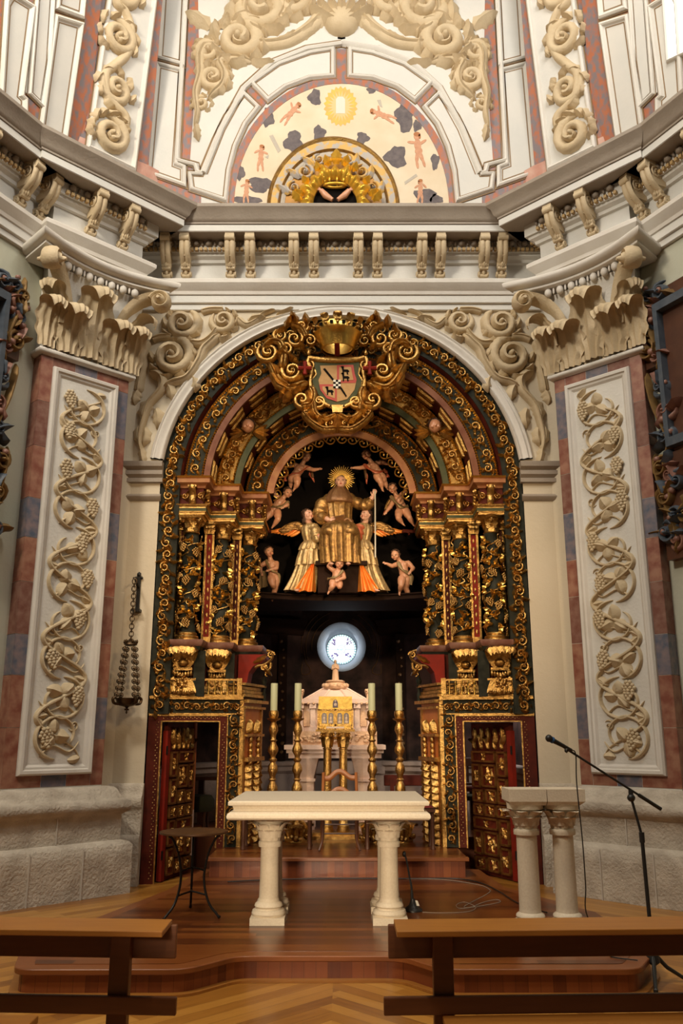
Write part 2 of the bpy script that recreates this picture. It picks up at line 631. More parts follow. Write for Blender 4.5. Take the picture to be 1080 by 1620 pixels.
d = MB(); d.prism([(x, y, .13) for x, y in outline], (0, 0, .038)); d.build('edge_board', 'nosing', T, bevel=.006)
dk = inset(outline, .13)
d = MB(); d.prism([(x, y, .165) for x, y in dk], (0, 0, .006)); d.build('deck', 'jatoba', T)
sk = inset(outline, -.025)
d = MB(); d.prism([(x, y, 0.001) for x, y in sk], (0, 0, .016)); d.build('base_strip', 'pew_wood', T)

T = thing('upper_dais', 'upper wooden step behind the altar leading into the chapel', 'step', (0, 10.4, .17))
d = MB(); d.box((-1.45, 10.06, .172), (1.36, 10.75, .345)); d.build('riser', 'riser_wood', T)
d = MB(); d.box((-1.49, 10.01, .34), (1.40, 10.12, .378)); d.build('edge_board', 'nosing', T, bevel=.005)
d = MB(); d.box((-1.47, 10.12, .34), (1.38, 10.8, .378)); d.box((-1.25, 10.8, .34), (1.25, 12.0, .378)); d.build('deck', 'jatoba', T)
d = MB(); d.box((-2.6, 11.95, -.1), (2.6, 15.2, .378)); d.box((-1.25, 10.8, -.1), (1.25, 11.97, .34))
d.build('floor_chapel', 'jatoba', kind='structure')
d = MB(); d.box((-2.6, 11.2, -.1), (2.6, 12.0, .001)); d.build('floor_passage', 'riser_wood', kind='structure')

# ---- arch wall: strips beside the opening, wall over it
def arch_pts(R, cz, zs, n=48):
    out = [(-R, zs)]
    for k in range(n + 1):
        a = pi - pi * k / n
        out.append((R * math.cos(a), cz + R * math.sin(a)))
    out.append((R, zs))
    return out
w = MB()
op = arch_pts(ARC_R, ARC_Z, 0)
top = 7.6
poly_l = [(-3.3, 0)] + [(-3.3, top)]
nA = len(op)
vs, fs = [], []
for x, z in op:
    vs.append((x, WY, z))
for x, z in op:
    vs.append((x, WY, top) if abs(x) < ARC_R - .001 else (x, WY, top))
for i in range(1, nA - 2):
    fs.append((i, i + 1, nA + i + 1, nA + i))
w.add(vs, fs)
w.box((-3.3, WY, 0), (-ARC_R, WY + .05, top)); w.box((ARC_R, WY, 0), (3.3, WY + .05, top))
w.build('wall_arch', 'wall_paint', kind='structure', smooth=0)
w = MB()      # reveal of the opening
vs, fs = [], []
for x, z in op:
    vs += [(x, WY, z), (x, WY + .5, z)]
for i in range(nA - 1):
    fs.append((2 * i, 2 * i + 2, 2 * i + 3, 2 * i + 1))
w.add(vs, fs)
w.build('wall_arch_reveal', 'slate_paint', kind='structure')
# archivolt moulding round the arch and its imposts
w = MB()
prof = [(-.012, 0), (-.012, .05), (.01, .075), (.03, .05), (.05, .045), (.075, .07), (.10, .075), (.12, .045), (.135, .04), (.15, .06), (.165, .05), (.165, 0)]
ap = arch_pts(ARC_R, ARC_Z, 5.1)[1:-1]
ap = [(x, z) for x, z in ap if z >= 5.08]
vs, fs = [], []
for x, z in ap:
    dx, dz = x / ARC_R, (z - ARC_Z) / ARC_R
    for o, h in prof:
        vs.append((x + dx * o, WY - h, z + dz * o))
m = len(prof)
for i in range(len(ap) - 1):
    for k in range(m):
        fs.append((i * m + k, i * m + (k + 1) % m, (i + 1) * m + (k + 1) % m, (i + 1) * m + k))
w.add(vs, fs)
w.build('trim_1', 'moulding', kind='structure', smooth=60)
k = 2
for sn, sx in SIDES:
    w = MB(sided(sx))
    w.sweep([(0, 4.60), (.03, 4.62), (.05, 4.66), (.03, 4.69), (0, 4.70)], [(-2.97, WY), (-2.335, WY)])
    w.sweep([(0, 4.84), (.05, 4.85), (.05, 4.90), (.03, 4.91), (.07, 4.95), (.07, 5.0), (.05, 5.01), (.10, 5.05), (.11, 5.10), (.11, 5.115), (0, 5.12)], [(-2.99, WY), (-2.32, WY)])
    w.build('trim_%d' % k, 'taupe', kind='structure'); k += 1

# ---- diagonal and side walls
for sn, sx in SIDES:
    w = MB(sided(sx))
    w.prism([(-2.73, 10.64, 0), (-3.81, 9.56, 0), (-3.9, 9.7, 0), (-2.8, 10.8, 0)], (0, 0, 8.7))
    w.build('wall_diagonal_' + sn, 'wall_paint', kind='structure', smooth=0)
    w = MB(sided(sx))
    w.prism([(-3.67, 9.42, 0), (-6.36, 4.04, 0), (-6.56, 4.16, 0), (-3.81, 9.61, 0)], (0, 0, 8.7))
    w.build('wall_' + sn, 'wall_green', kind='structure', smooth=0)

# ---- stone plinth courses
PROF_B = [(-.3, 0), (.25, 0), (.25, .50), (.22, .535), (.15, .555), (.15, .82), (.17, .84), (.215, .87), (.23, .92), (.215, .97), (.17, .99), (.15, 1.0), (.12, 1.05), (.10, 1.09), (.07, 1.115), (.02, 1.125), (-.3, 1.125)]
def rough(mb, amp=.008):
    for i, p in enumerate(mb.v):
        mb.v[i] = p + noise.noise_vector(p * 5) * amp
def subdiv_path(path, step=.16):
    out = []
    for a, b in zip(path, path[1:]):
        a, b = Vector(a), Vector(b)
        n = max(1, int((b - a).length / step))
        for i in range(n):
            out.append(tuple(a + (b - a) * i / n))
    out.append(tuple(path[-1]))
    return out
for sn, sx in SIDES:
    w = MB(sided(sx))
    prof2 = []
    for (a, b) in zip(PROF_B, PROF_B[1:]):
        n = max(1, int(abs(b[1] - a[1]) / .12))
        prof2 += [(a[0] + (b[0] - a[0]) * i / n, a[1] + (b[1] - a[1]) * i / n) for i in range(n)]
    prof2.append(PROF_B[-1])
    pth = [(-6.4, 4.1), (-3.70, 9.39), (-3.56, 9.25), (-2.68, 10.13), (-2.96, 10.41)]
    w.sweep(prof2, [pth[0]] + subdiv_path(pth[1:4]) + [pth[4]])
    w.sweep([(o * .5 if o > 0 else 0, z) for o, z in prof2], subdiv_path([(-3.0, WY), (-2.345, WY)], .12))
    rough(w)
    w.build('baseboard_' + sn, 'limestone', kind='structure', smooth=50)
    # joints between the blocks
    j = MB(sided(sx))
    for t in (.24, .72):
        p = Vector((-3.56, 9.25)) + (Vector((-2.68, 10.13)) - Vector((-3.56, 9.25))) * t
        q = p + Vector((S2, -S2)) * .262
        u = Vector((S2, S2)) * .006
        j.hull8([(q.x - u.x, q.y - u.y, 0), (q.x + u.x, q.y + u.y, 0), (q.x + u.x - .02, q.y + u.y + .02, 0), (q.x - u.x - .02, q.y - u.y + .02, 0)],
                [(q.x - u.x, q.y - u.y, .5), (q.x + u.x, q.y + u.y, .5), (q.x + u.x - .02, q.y + u.y + .02, .5), (q.x - u.x - .02, q.y - u.y + .02, .5)])
    t = .5
    p = Vector((-3.56, 9.25)) + (Vector((-2.68, 10.13)) - Vector((-3.56, 9.25))) * t
    q = p + Vector((S2, -S2)) * .162
    u = Vector((S2, S2)) * .006
    j.hull8([(q.x - u.x, q.y - u.y, .56), (q.x + u.x, q.y + u.y, .56), (q.x + u.x - .02, q.y + u.y + .02, .56), (q.x - u.x - .02, q.y - u.y + .02, .56)],
            [(q.x - u.x, q.y - u.y, .82), (q.x + u.x, q.y + u.y, .82), (q.x + u.x - .02, q.y + u.y + .02, .82), (q.x - u.x - .02, q.y - u.y + .02, .82)])
    j.build('baseboard_joint_' + sn, 'mortar', kind='structure')

# ============================================================ PILASTERS
def vine_panel(mb_stem, T, M, u0, u1, v0, v1, n, seed, flip):
    """vine looping from bay to bay, with leaves and bunches of grapes inside each loop"""
    R = random.Random(seed)
    H = (v1 - v0) / n
    cu, A = (u0 + u1) / 2, (u1 - u0) / 2
    wave = [(cu + flip * A * .96 * math.sin(pi * (i / 4 + .5)), v0 + H * i / 4) for i in range(n * 4 + 1)]
    mb_stem.rib(M, wave, .024, .055, n=5)
    for i in range(n):
        mb_leaf, mb_grape = MB(), MB()
        d = flip * (1 if i % 2 == 0 else -1)
        yc = v0 + H * (i + .5)
        rx, ry = A * .92, H * .53
        pts = []                                    # big loop closing the bay, ending in a small curl
        for kx in range(23):
            a = pi * .52 + pi * 1.75 * kx / 22
            q = 1 - .50 * max(0, (kx - 12) / 10)
            pts.append((cu + d * rx * q * math.cos(a), yc + ry * q * math.sin(a) * (1 if i % 2 else -1)))
        mb_stem.rib(M, pts, (.022, .014), (.052, .04), n=2)
        la = R.uniform(0, 2 * pi)
        lx, ly = cu - d * A * R.uniform(.05, .25), yc + R.uniform(-.05, .05)
        for q in range(3):
            an = la + q * 2.1 + R.uniform(-.3, .3)
            mb_leaf.leaf(M, (lx, ly), an, R.uniform(.16, .20), R.uniform(.14, .18), .07, curl=.35, bend=R.uniform(-.3, .3))
        gx = cu + d * A * R.uniform(.35, .75) * (1 if R.random() > .4 else -1)
        mb_grape.grapes(M, (gx, yc + H * R.uniform(.15, .40)), R.uniform(.18, .22), -pi / 2 + R.uniform(-.25, .25), .027)
        for s_ in (-1, 1):
            mb_leaf.leaf(M, (cu + s_ * A * .98, v0 + H * (i + (.02 if s_ * d > 0 else .98))), (pi if s_ > 0 else 0) + R.uniform(-.9, .9), .15, .10, .05, curl=.3, bend=R.uniform(-.5, .5))
        mb_stem.scroll(M, (cu + d * A * .62, yc - H * .30 * (1 if i % 2 else -1)), .065, 1.3, R.uniform(0, 6), d, w=.2, h=.5)
        mb_stem.rib(M, [(cu - d * A * .7, yc - H * .45), (cu - d * A * .2, yc - H * .2), (cu + d * A * .5, yc - H * .35), (cu + d * A * .9, yc - H * .1)], (.012, .008), .032)
        mb_leaf.build('vine_leaf', 'buff', T, smooth=60); mb_grape.build('grape_bunch', 'buff', T, smooth=80)

def acanthus_std(mb, base, up, out, side, H, W, curl, ridges=True):
    """free-standing acanthus leaf: base point, directions, height, width; the scalloped tip rolls outward"""
    base, up, out, side = map(Vector, (base, up, out, side))
    nu, nv = (16, 22) if ridges else (6, 9)
    rho = curl * .42
    t0 = .66
    def fn(i, j):
        e, t = i * 2 - 1, j
        wd = W * .5 * (.66 + .46 * math.sin(pi * min(1, t * .95)))
        if ridges:
            wd *= 1 + .10 * math.cos(2 * pi * t * 4)
        if t > .8:
            wd *= 1 - .45 * ((t - .8) / .2) ** 2
        if t < t0:
            z, o = H * t / t0 - rho * t / t0, .3 * curl * (t / t0) ** 3
        else:
            ph = (t - t0) / (1 - t0) * 3.5
            z, o = H - rho + rho * math.sin(ph), .3 * curl + rho * 1.2 * (1 - math.cos(ph))
        rdg = (.017 * W / .36 * math.cos(e * pi * 4) * (1 - .4 * t) + .03 * W / .36 * (1 - abs(e))) if ridges else .01
        droop = -.10 * H * abs(e) ** 2 * (t > t0) * (t - t0) / (1 - t0)
        return base + up * (z + droop) + out * (o + rdg + .02) + side * (e * wd)
    mb.grid(fn, nu, nv)

def build_pilaster(sn, sx, label):
    T = thing('pilaster', label, 'pilaster', Vector((sx * PC.x, PC.y, 1.12)))
    fl = (lambda p: p) if sx > 0 else MX
    F = lambda a, b, h: fl(PC + PU * a + PN * h + Vector((0, 0, b)))
    def fbox(mb, u0, u1, z0, z1, h0, h1):
        c = [F(u0, z0, h0), F(u1, z0, h0), F(u1, z1, h0), F(u0, z1, h0), F(u0, z0, h1), F(u1, z0, h1), F(u1, z1, h1), F(u0, z1, h1)]
        mb.add(c, [(0, 1, 2, 3), (7, 6, 5, 4), (0, 4, 5, 1), (1, 5, 6, 2), (2, 6, 7, 3), (3, 7, 4, 0)])
    b = MB(); fbox(b, -PW + .005, PW - .005, 1.12, 7.6, -.42, -.004); b.build('shaft', 'plaster', T, smooth=0)
    # painted marble blocks round the face and down the outer return
    b = MB()
    cyc = [0, 0, 1, 2, 0, 1, 0, 2, 0, 1, 2, 0, 1, 0]
    lens = [.62, .55, .44, .58, .5, .46]
    for u0, u1, h0, h1, k0 in ((-PW, -.435, -.004, 0, 0), (.435, PW, -.004, 0, 4), ):
        z, i = 1.14, k0
        while z < 5.99:
            z2 = min(6.04, z + lens[i % 6])
            if 6.04 - z2 < .15: z2 = 6.04
            b.m = cyc[i % len(cyc)]
            fbox(b, u0, u1, z, z2 - .006, h0, h1)
            if u0 < 0:            # outer return
                c = [(-PW - .004, h, zz) for zz in (z, z2 - .006) for h in (-.36, 0)]
                c = [F(-PW - .003, zz, h) for zz in (z, z2 - .006) for h in (-.40, 0)] + [F(-PW + .003, zz, h) for zz in (z, z2 - .006) for h in (-.40, 0)]
                b.add(c, [(0, 1, 3, 2), (4, 6, 7, 5), (0, 4, 5, 1), (1, 5, 7, 3), (3, 7, 6, 2), (2, 6, 4, 0)])
            else:
                c = [F(PW - .003, zz, h) for zz in (z, z2 - .006) for h in (-.40, 0)] + [F(PW + .003, zz, h) for zz in (z, z2 - .006) for h in (-.40, 0)]
                b.add(c, [(0, 1, 3, 2), (4, 6, 7, 5), (0, 4, 5, 1), (1, 5, 7, 3), (3, 7, 6, 2), (2, 6, 4, 0)])
            z, i = z2, i + 1
    for z0, z1, seq in ((1.14, 1.26, (0, 1, 0)), (5.92, 6.04, (2, 1, 0))):
        for q in range(3):
            b.m = seq[q]
            w_ = .87 / 3
            fbox(b, -.435 + q * w_, -.435 + (q + 1) * w_ - .005, z0, z1, -.004, 0)
    b.build('marble_border', ['red_marble', 'blue_marble', 'rose_marble'], T, smooth=0)
    # moulded frame
    b = MB()
    prof = [(0, -.003), (0, .03), (.02, .055), (.05, .05), (.062, .03), (.085, .025), (.10, .012), (.115, .0)]
    rect = lambda o: [(-.432 + o, 1.262 + o), (.432 - o, 1.262 + o), (.432 - o, 5.918 - o), (-.432 + o, 5.918 - o)]
    vs, fs = [], []
    for o, h in prof:
        for (u, v) in rect(o):
            vs.append(F(u, v, h))
    for i in range(len(prof) - 1):
        for k_ in range(4):
            fs.append((i * 4 + k_, i * 4 + (k_ + 1) % 4, (i + 1) * 4 + (k_ + 1) % 4, (i + 1) * 4 + k_))
    b.add(vs, fs)
    b.build('frame', 'moulding', T, smooth=25)
    b = MB(); fbox(b, -.40, .40, 1.30, 5.88, -.02, .003); pn = b.build('relief_panel', 'plaster', T, smooth=0)
    st = MB()
    R = (lambda a, b_, h: F(a, b_, h + .003))
    vine_panel(st, T, R, -.285, .285, 1.44, 5.74, 10, 5 if sx > 0 else 9, 1)
    st.build('vine_stem', 'buff', T)
    # ---- capital
    b = MB()
    for z0, zr, o in ((6.045, .05, .06),):
        pr = [(-.05, 6.04), (.02, 6.04), (.055, 6.055), (.065, 6.08), (.055, 6.105), (.02, 6.115), (-.05, 6.12)]
        pts = [F(-PW, 0, -.42), F(-PW, 0, 0), F(PW, 0, 0), F(PW, 0, -.42)]
        if sx < 0: pts = pts[::-1]
        b.sweep(pr, [(p.x, p.y) for p in pts])
    b.build('astragal', 'moulding', T, smooth=60)
    cap = MB()
    # bell
    def bell(i, j):
        e, t = i * 2 - 1, j
        w_ = PW - .02 + .12 * t ** 2.5
        fl_ = .022 * math.cos(e * pi * 9) * (1 - t) * (1 - t)
        return F(e * w_, 6.11 + 1.02 * t, .01 + .14 * t ** 3 + fl_)
    cap.grid(lambda i, j: bell(i, j * .6), 108, 8)
    capo = cap.build('capital', 'buff', T, smooth=50)
    cap = MB(); cap.grid(lambda i, j: bell(i, .6 + .4 * j), 24, 8); cap.build('plain_bell', 'plaster', capo, smooth=50)
    lv = MB()
    up = Vector((0, 0, 1)); out = F(0, 0, 1) - F(0, 0, 0); sd = F(1, 0, 0) - F(0, 0, 0)
    for u_, z_, H_, W_, c_ in ((0, 6.14, .88, .44, .24), (-.30, 6.12, .56, .40, .24), (.30, 6.12, .56, .40, .24), (-.575, 6.12, .58, .30, .22), (.575, 6.12, .58, .30, .22)):
        acanthus_std(lv, F(u_, z_, .03), up, out, sd, H_, W_, c_)
    for s_ in (-1, 1):              # horns that rise and roll under the corners of the abacus
        dirn = (sd * s_ * .75 + out * .66).normalized()
        acanthus_std(lv, F(s_ * .46, 6.45, .05), (up + dirn * .18).normalized(), dirn, (sd * .66 - out * .75 * s_) , .44, .28, .22)
    lv.build('acanthus', 'buff', capo, smooth=60)
    for s_ in (-1, 1):
        hb = MB()
        def horn(i, j):
            t, e = j, i * 2 - 1
            x = s_ * (.30 + .42 * t ** 1.6); z = 6.35 + .78 * math.sin(t * pi / 2); h = .06 + .32 * t ** 2
            return F(x + e * .085 * s_ * .8, z - e * .05, h - abs(e) * .05 - e * .05)
        hb.grid(horn, 4, 14)
        c0 = F(s_ * .74, 7.06, .38)
        ax = (sd * .7 - out * .7 * s_).normalized()
        dr = (sd * s_ * .7 + out * .7).normalized()
        pts, rad = [], []
        for q in range(26):
            a = pi * .9 - q * .42
            r_ = .135 * (1 - q / 32)
            pts.append(c0 + dr * (r_ * math.cos(a)) + up * (r_ * math.sin(a)) + ax * 0)
            rad.append((.035, .085 + .05 * q / 26))
        hb.tube(pts, rad, 8, flat=ax)
        hb.tube([c0 - ax * .17, c0 - ax * .08, c0 + ax * .08, c0 + ax * .17], [.02, .05, .05, .02], 10)
        hb.build('volute', 'buff', capo, smooth=60)
    # abacus: concave moulded slab with an egg row beneath
    ab = MB()
    pr = [(-.2, 7.20), (.02, 7.20), (.05, 7.22), (.05, 7.245), (.02, 7.25), (.09, 7.27), (.13, 7.30), (.135, 7.34), (.12, 7.36), (-.2, 7.37)]
    pts = []
    for q in range(13):
        e = q / 6 - 1
        pts.append(F(e * .80, 0, .17 + .17 * e * e))
    a0, a1 = F(-.80, 0, -.12), F(.80, 0, -.12)
    pts = [a0] + pts + [a1]
    if sx < 0: pts = pts[::-1]
    ab.sweep(pr, [(p.x, p.y) for p in pts])
    ab.build('abacus', 'moulding', capo, smooth=50)
    eg = MB()
    for q in range(7):
        e = (q - 3) / 3
        p = F(e * .46, 7.145, .165 + .05 * e * e)
        eg.ball(p, (.048, .048, .062), 2)
    for q in range(6):
        e = (q - 2.5) / 3
        p = F(e * .46, 7.15, .175 + .05 * e * e)
        eg.ball(p, (.016, .016, .055), 1)
    eg.build('egg_moulding', 'moulding', capo, smooth=70)
    return T
build_pilaster('left', 1, 'left tall pilaster with vine relief and painted marble border, nearest the hanging lamp')
build_pilaster('right', -1, 'right tall pilaster with vine relief and painted marble border, behind the boom microphone stand')

# ============================================================ SPANDREL SCROLLS
for sn, sx in SIDES:
    T_ = thing('spandrel_scroll', ('left' if sx > 0 else 'right') + ' buff plaster scroll relief filling the corner above the arch', 'relief', Vector((sx * -1.9, WY, 5.1)))
    Mw = wall_map(WY - .002)
    M = Mw if sx > 0 else mirror(Mw)
    Z = lambda u, v: (lambda p: (p.x, p.z))(at(u / 2.7, v / 2.7 + 380, WY))       # measured on the crop of the photo
    a, b = MB(), MB()
    for (u, v, r, tn, a0, dd) in ((780, 362, 74, 1.7, 1.2, -1), (955, 350, 56, 1.7, 2.4, 1), (738, 500, 88, 1.8, 1.9, -1)):
        c = Z(u, v); r_ = r / 2.7 * .00825
        a.scroll(M, c, r_ * 1.08, tn, a0, dd, w=.30, h=.62)
        b.frill(M, c, r_ * 1.02, dd, 6, a0 + 1.2, a0 + 5.2, .75, .5, .42)
        a.scroll(M, c, r_ * .78, tn * .8, a0 + 2.2, dd, w=.16, h=.62, bud=False)
    a.build('scroll', 'buff', T_, smooth=60)
    stems = [([(610, 925), (600, 850), (618, 760), (640, 700), (690, 640), (690, 590), (640, 560)], (.03, .085), .10),
             ([(690, 640), (740, 610), (800, 590), (850, 520), (870, 470), (900, 440), (940, 400)], (.05, .07), .10),
             ([(810, 440), (860, 445), (900, 420), (930, 380)], (.07, .04), .10),
             ([(860, 310), (900, 300), (960, 300)], (.05, .05), .07),
             ([(1010, 330), (1050, 365), (1090, 350), (1130, 315), (1180, 300)], (.06, .02), .07),
             ([(1120, 345), (1180, 335), (1240, 312), (1290, 305)], (.05, .012), .05),
             ([(640, 430), (620, 480), (615, 540), (600, 600), (590, 660)], (.05, .07), .08),
             ([(650, 430), (690, 415), (740, 412)], (.05, .06), .08)]
    for pts, w_, h_ in stems:
        b.rib(M, [Z(*p) for p in pts], w_, h_, seg=7)
        q = [Z(*p) for p in pts]
        b.rib(M, q, (w_[0] * .35, w_[1] * .35), h_ * 1.25, seg=4)
    for u, v, an, L, W, be in ((650, 680, -2.3, .34, .22, .5), (665, 720, -1.0, .30, .2, -.6), (705, 610, -.7, .30, .2, -.6), (620, 570, 2.3, .26, .2, .5), (600, 640, -2.3, .24, .18, .6), (600, 790, -1.9, .30, .16, .5), (620, 800, -1.2, .28, .16, -.5), (930, 420, -.4, .2, .14, .7), (1060, 345, .5, .26, .16, -.5), (605, 880, -1.5, .28, .13, .2), (1180, 318, .2, .26, .1, .2), (820, 580, -.9, .26, .18, -.6)):
        b.leaf(M, Z(u, v), an, L, W, .10, lobes=2, curl=.5, bend=be)
    b.build('acanthus', 'buff', T_, smooth=60)
# ============================================================ ENTABLATURE
ARCHI = [(-.06, 7.30), (.04, 7.30), (.04, 7.385), (.075, 7.39), (.075, 7.50), (.10, 7.505), (.11, 7.55), (.16, 7.60), (.19, 7.64), (.19, 7.69), (.17, 7.71), (.06, 7.73), (-.06, 7.73)]
FRIEZE = [(-.06, 7.72), (.05, 7.72), (.05, 7.98), (.09, 7.99), (.10, 8.03), (.15, 8.06), (.16, 8.10), (.19, 8.10), (.19, 8.28), (-.06, 8.28)]
CORON = [(-.06, 8.265), (.42, 8.265), (.42, 8.37), (.44, 8.375), (.44, 8.40), (.455, 8.41), (.475, 8.44), (.50, 8.52), (.54, 8.56), (.55, 8.575), (.55, 8.62), (-.06, 8.66)]
W0 = Vector((-6.16, 4.44)); W1 = Vector((-3.67, 9.42))
RES = [(-3.95, 9.70), (-3.53, 9.28), (-2.71, 10.10), (-3.13, 10.52)]
LEFTW = [tuple(W0), tuple(W1 + (W1 - W0).normalized() * .2)]
FRONT = [(-2.95, WY), (2.95, WY)]
ENT = thing('entablature', 'cream plaster entablature with paired scroll brackets running round above the arch', 'entablature', (0, 10.4, 7.3))
def runs():
    yield FRONT, None
    for sn, sx in SIDES:
        yield RES, sided(sx)
        yield LEFTW, sided(sx)
for nm, prof, mt in (('architrave', ARCHI, 'moulding'), ('frieze', FRIEZE, 'dome_white'), ('cornice', CORON, 'taupe')):
    b = MB()
    for path, Tm in runs():
        b.T = Tm
        b.sweep(prof, path)
    b.T = None
    b.build(nm, mt, ENT, smooth=30)
b = MB()                                  # pale corona band and fascias
for path, Tm in runs():
    b.T = Tm
    b.sweep([(.40, 8.275), (.426, 8.275), (.426, 8.365), (.40, 8.365)], path)
    b.sweep([(.04, 7.395), (.081, 7.395), (.081, 7.495), (.04, 7.495)], path)
    b.sweep([(.0, 7.305), (.046, 7.305), (.046, 7.38), (.0, 7.38)], path)
b.T = None
b.build('pale_band', 'dome_white', ENT, smooth=0)
def along(path, step, off):
    for a, c in zip(path, path[1:]):
        a, c = Vector(a), Vector(c)
        L = (c - a).length; t = (c - a) / L
        n_ = Vector((t.y, -t.x))
        m = int(L / step)
        for i in range(m):
            p = a + t * ((i + .5) * L / m) + n_ * off
            yield p, t, n_
eg, dt = MB(), MB()
for path, Tm in runs():
    eg.T = dt.T = Tm
    for p, t, n_ in along(path, .17, .21):
        eg.ball((p.x, p.y, 8.215), .052, 1)
        q = p + t * .085
        eg.ball((q.x, q.y, 8.215), (.02, .02, .045), 1)
    for p, t, n_ in along(path, .062, .19):
        a = p - t * .02; c = p + t * .02
        dt.hull8([(a.x, a.y, 8.105), (c.x, c.y, 8.105), (c.x + n_.x * .045, c.y + n_.y * .045, 8.105), (a.x + n_.x * .045, a.y + n_.y * .045, 8.105)],
                 [(a.x, a.y, 8.145), (c.x, c.y, 8.145), (c.x + n_.x * .045, c.y + n_.y * .045, 8.145), (a.x + n_.x * .045, a.y + n_.y * .045, 8.145)])
eg.T = dt.T = None
eg.build('egg_moulding', 'taupe', ENT, smooth=70)
mat('ochre_dentil', (.44, .29, .12), .6)
dt.build('dentil_row', 'ochre_dentil', ENT, smooth=0)
def bracket_mesh():
    """scroll bracket: local x across, -y outwards, z up from frieze foot"""
    b = MB()
    w = .062
    # split strap that bellies outwards
    for s_ in (-1, 1):
        pts = [(s_ * w * .55, -.30, .50), (s_ * w * .55, -.315, .40), (s_ * w * .55, -.27, .28), (s_ * w * .55, -.17, .19), (s_ * w * .55, -.11, .15)]
        b.tube(cat(pts, 4), [(.036, .028)] * 17, 8, flat=(0, -1, 0))
    b.box((-w * .9, -.26, .24), (w * .9, -.05, .50))
    b.box((-w, -.36, .485), (w, -.04, .548))
    b.tube([(-w * 1.05, -.33, .47), (w * 1.05, -.33, .47)], .045, 10)
    # leafy knop
    for q in range(5):
        e = (q - 2) / 2
        b.ball((e * w * .8, -.17 + abs(e) * .02, .165), (.02, .035, .05), 1)
    b.tube([(-w * .95, -.13, .13), (w * .95, -.13, .13)], .035, 8)
    # tail with a small end scroll
    b.hull8([(-w * .62, -.07, .0), (w * .62, -.07, .0), (w * .62, 0, 0), (-w * .62, 0, 0)], [(-w * .8, -.11, .14), (w * .8, -.11, .14), (w * .8, 0, .14), (-w * .8, 0, .14)])
    b.tube([(-w * .8, -.075, .03), (w * .8, -.075, .03)], .032, 8)
    b.ball((0, -.10, .085), (.03, .03, .05), 1)
    # side volutes
    for s_ in (-1, 1):
        for c, r in (((-.20, .40), .085), ((-.07, .06), .04)):
            pts = [(s_ * w * .95, c[0] + r * (1 - q / 22) * math.cos(q * .6), c[1] + r * (1 - q / 22) * math.sin(q * .6)) for q in range(18)]
            b.tube(pts, [.014] * 18, 5)
    return b
proto = None
def put_bracket(p, nrm):
    """p: foot on the frieze face; nrm: outward plan normal"""
    global proto
    ang = math.atan2(nrm.x, -nrm.y)
    if proto is None:
        proto = bracket_mesh().build('bracket', 'buff', None, raw=True, smooth=45)
        o = proto
    else:
        o = proto.copy(); COL.objects.link(o)
    o.parent = ENT
    o.location = Vector((p.x, p.y, 7.73)) - ENT.location
    o.rotation_euler = (0, 0, ang)
for px in (267, 297, 367, 398, 466, 497, 566, 596, 665, 694, 762, 790):
    q = at(px, 415, WY - .06)
    put_bracket(Vector((q.x, WY - .05)), Vector((0, -1)))
for sn, sx in SIDES:
    m = (lambda v: v) if sx > 0 else (lambda v: Vector((-v.x, v.y)))
    f0, f1 = Vector(RES[1]), Vector(RES[2])
    for t in (.36, .75):
        put_bracket(m(f0 + (f1 - f0) * t + Vector((S2, -S2)) * .05), m(Vector((S2, -S2))))
    d_ = (W1 - W0).normalized()
    n_ = Vector((d_.y, -d_.x))
    for t in (.25, .55, 1.2, 1.5):
        put_bracket(m(W1 - d_ * t + n_ * .05), m(n_))

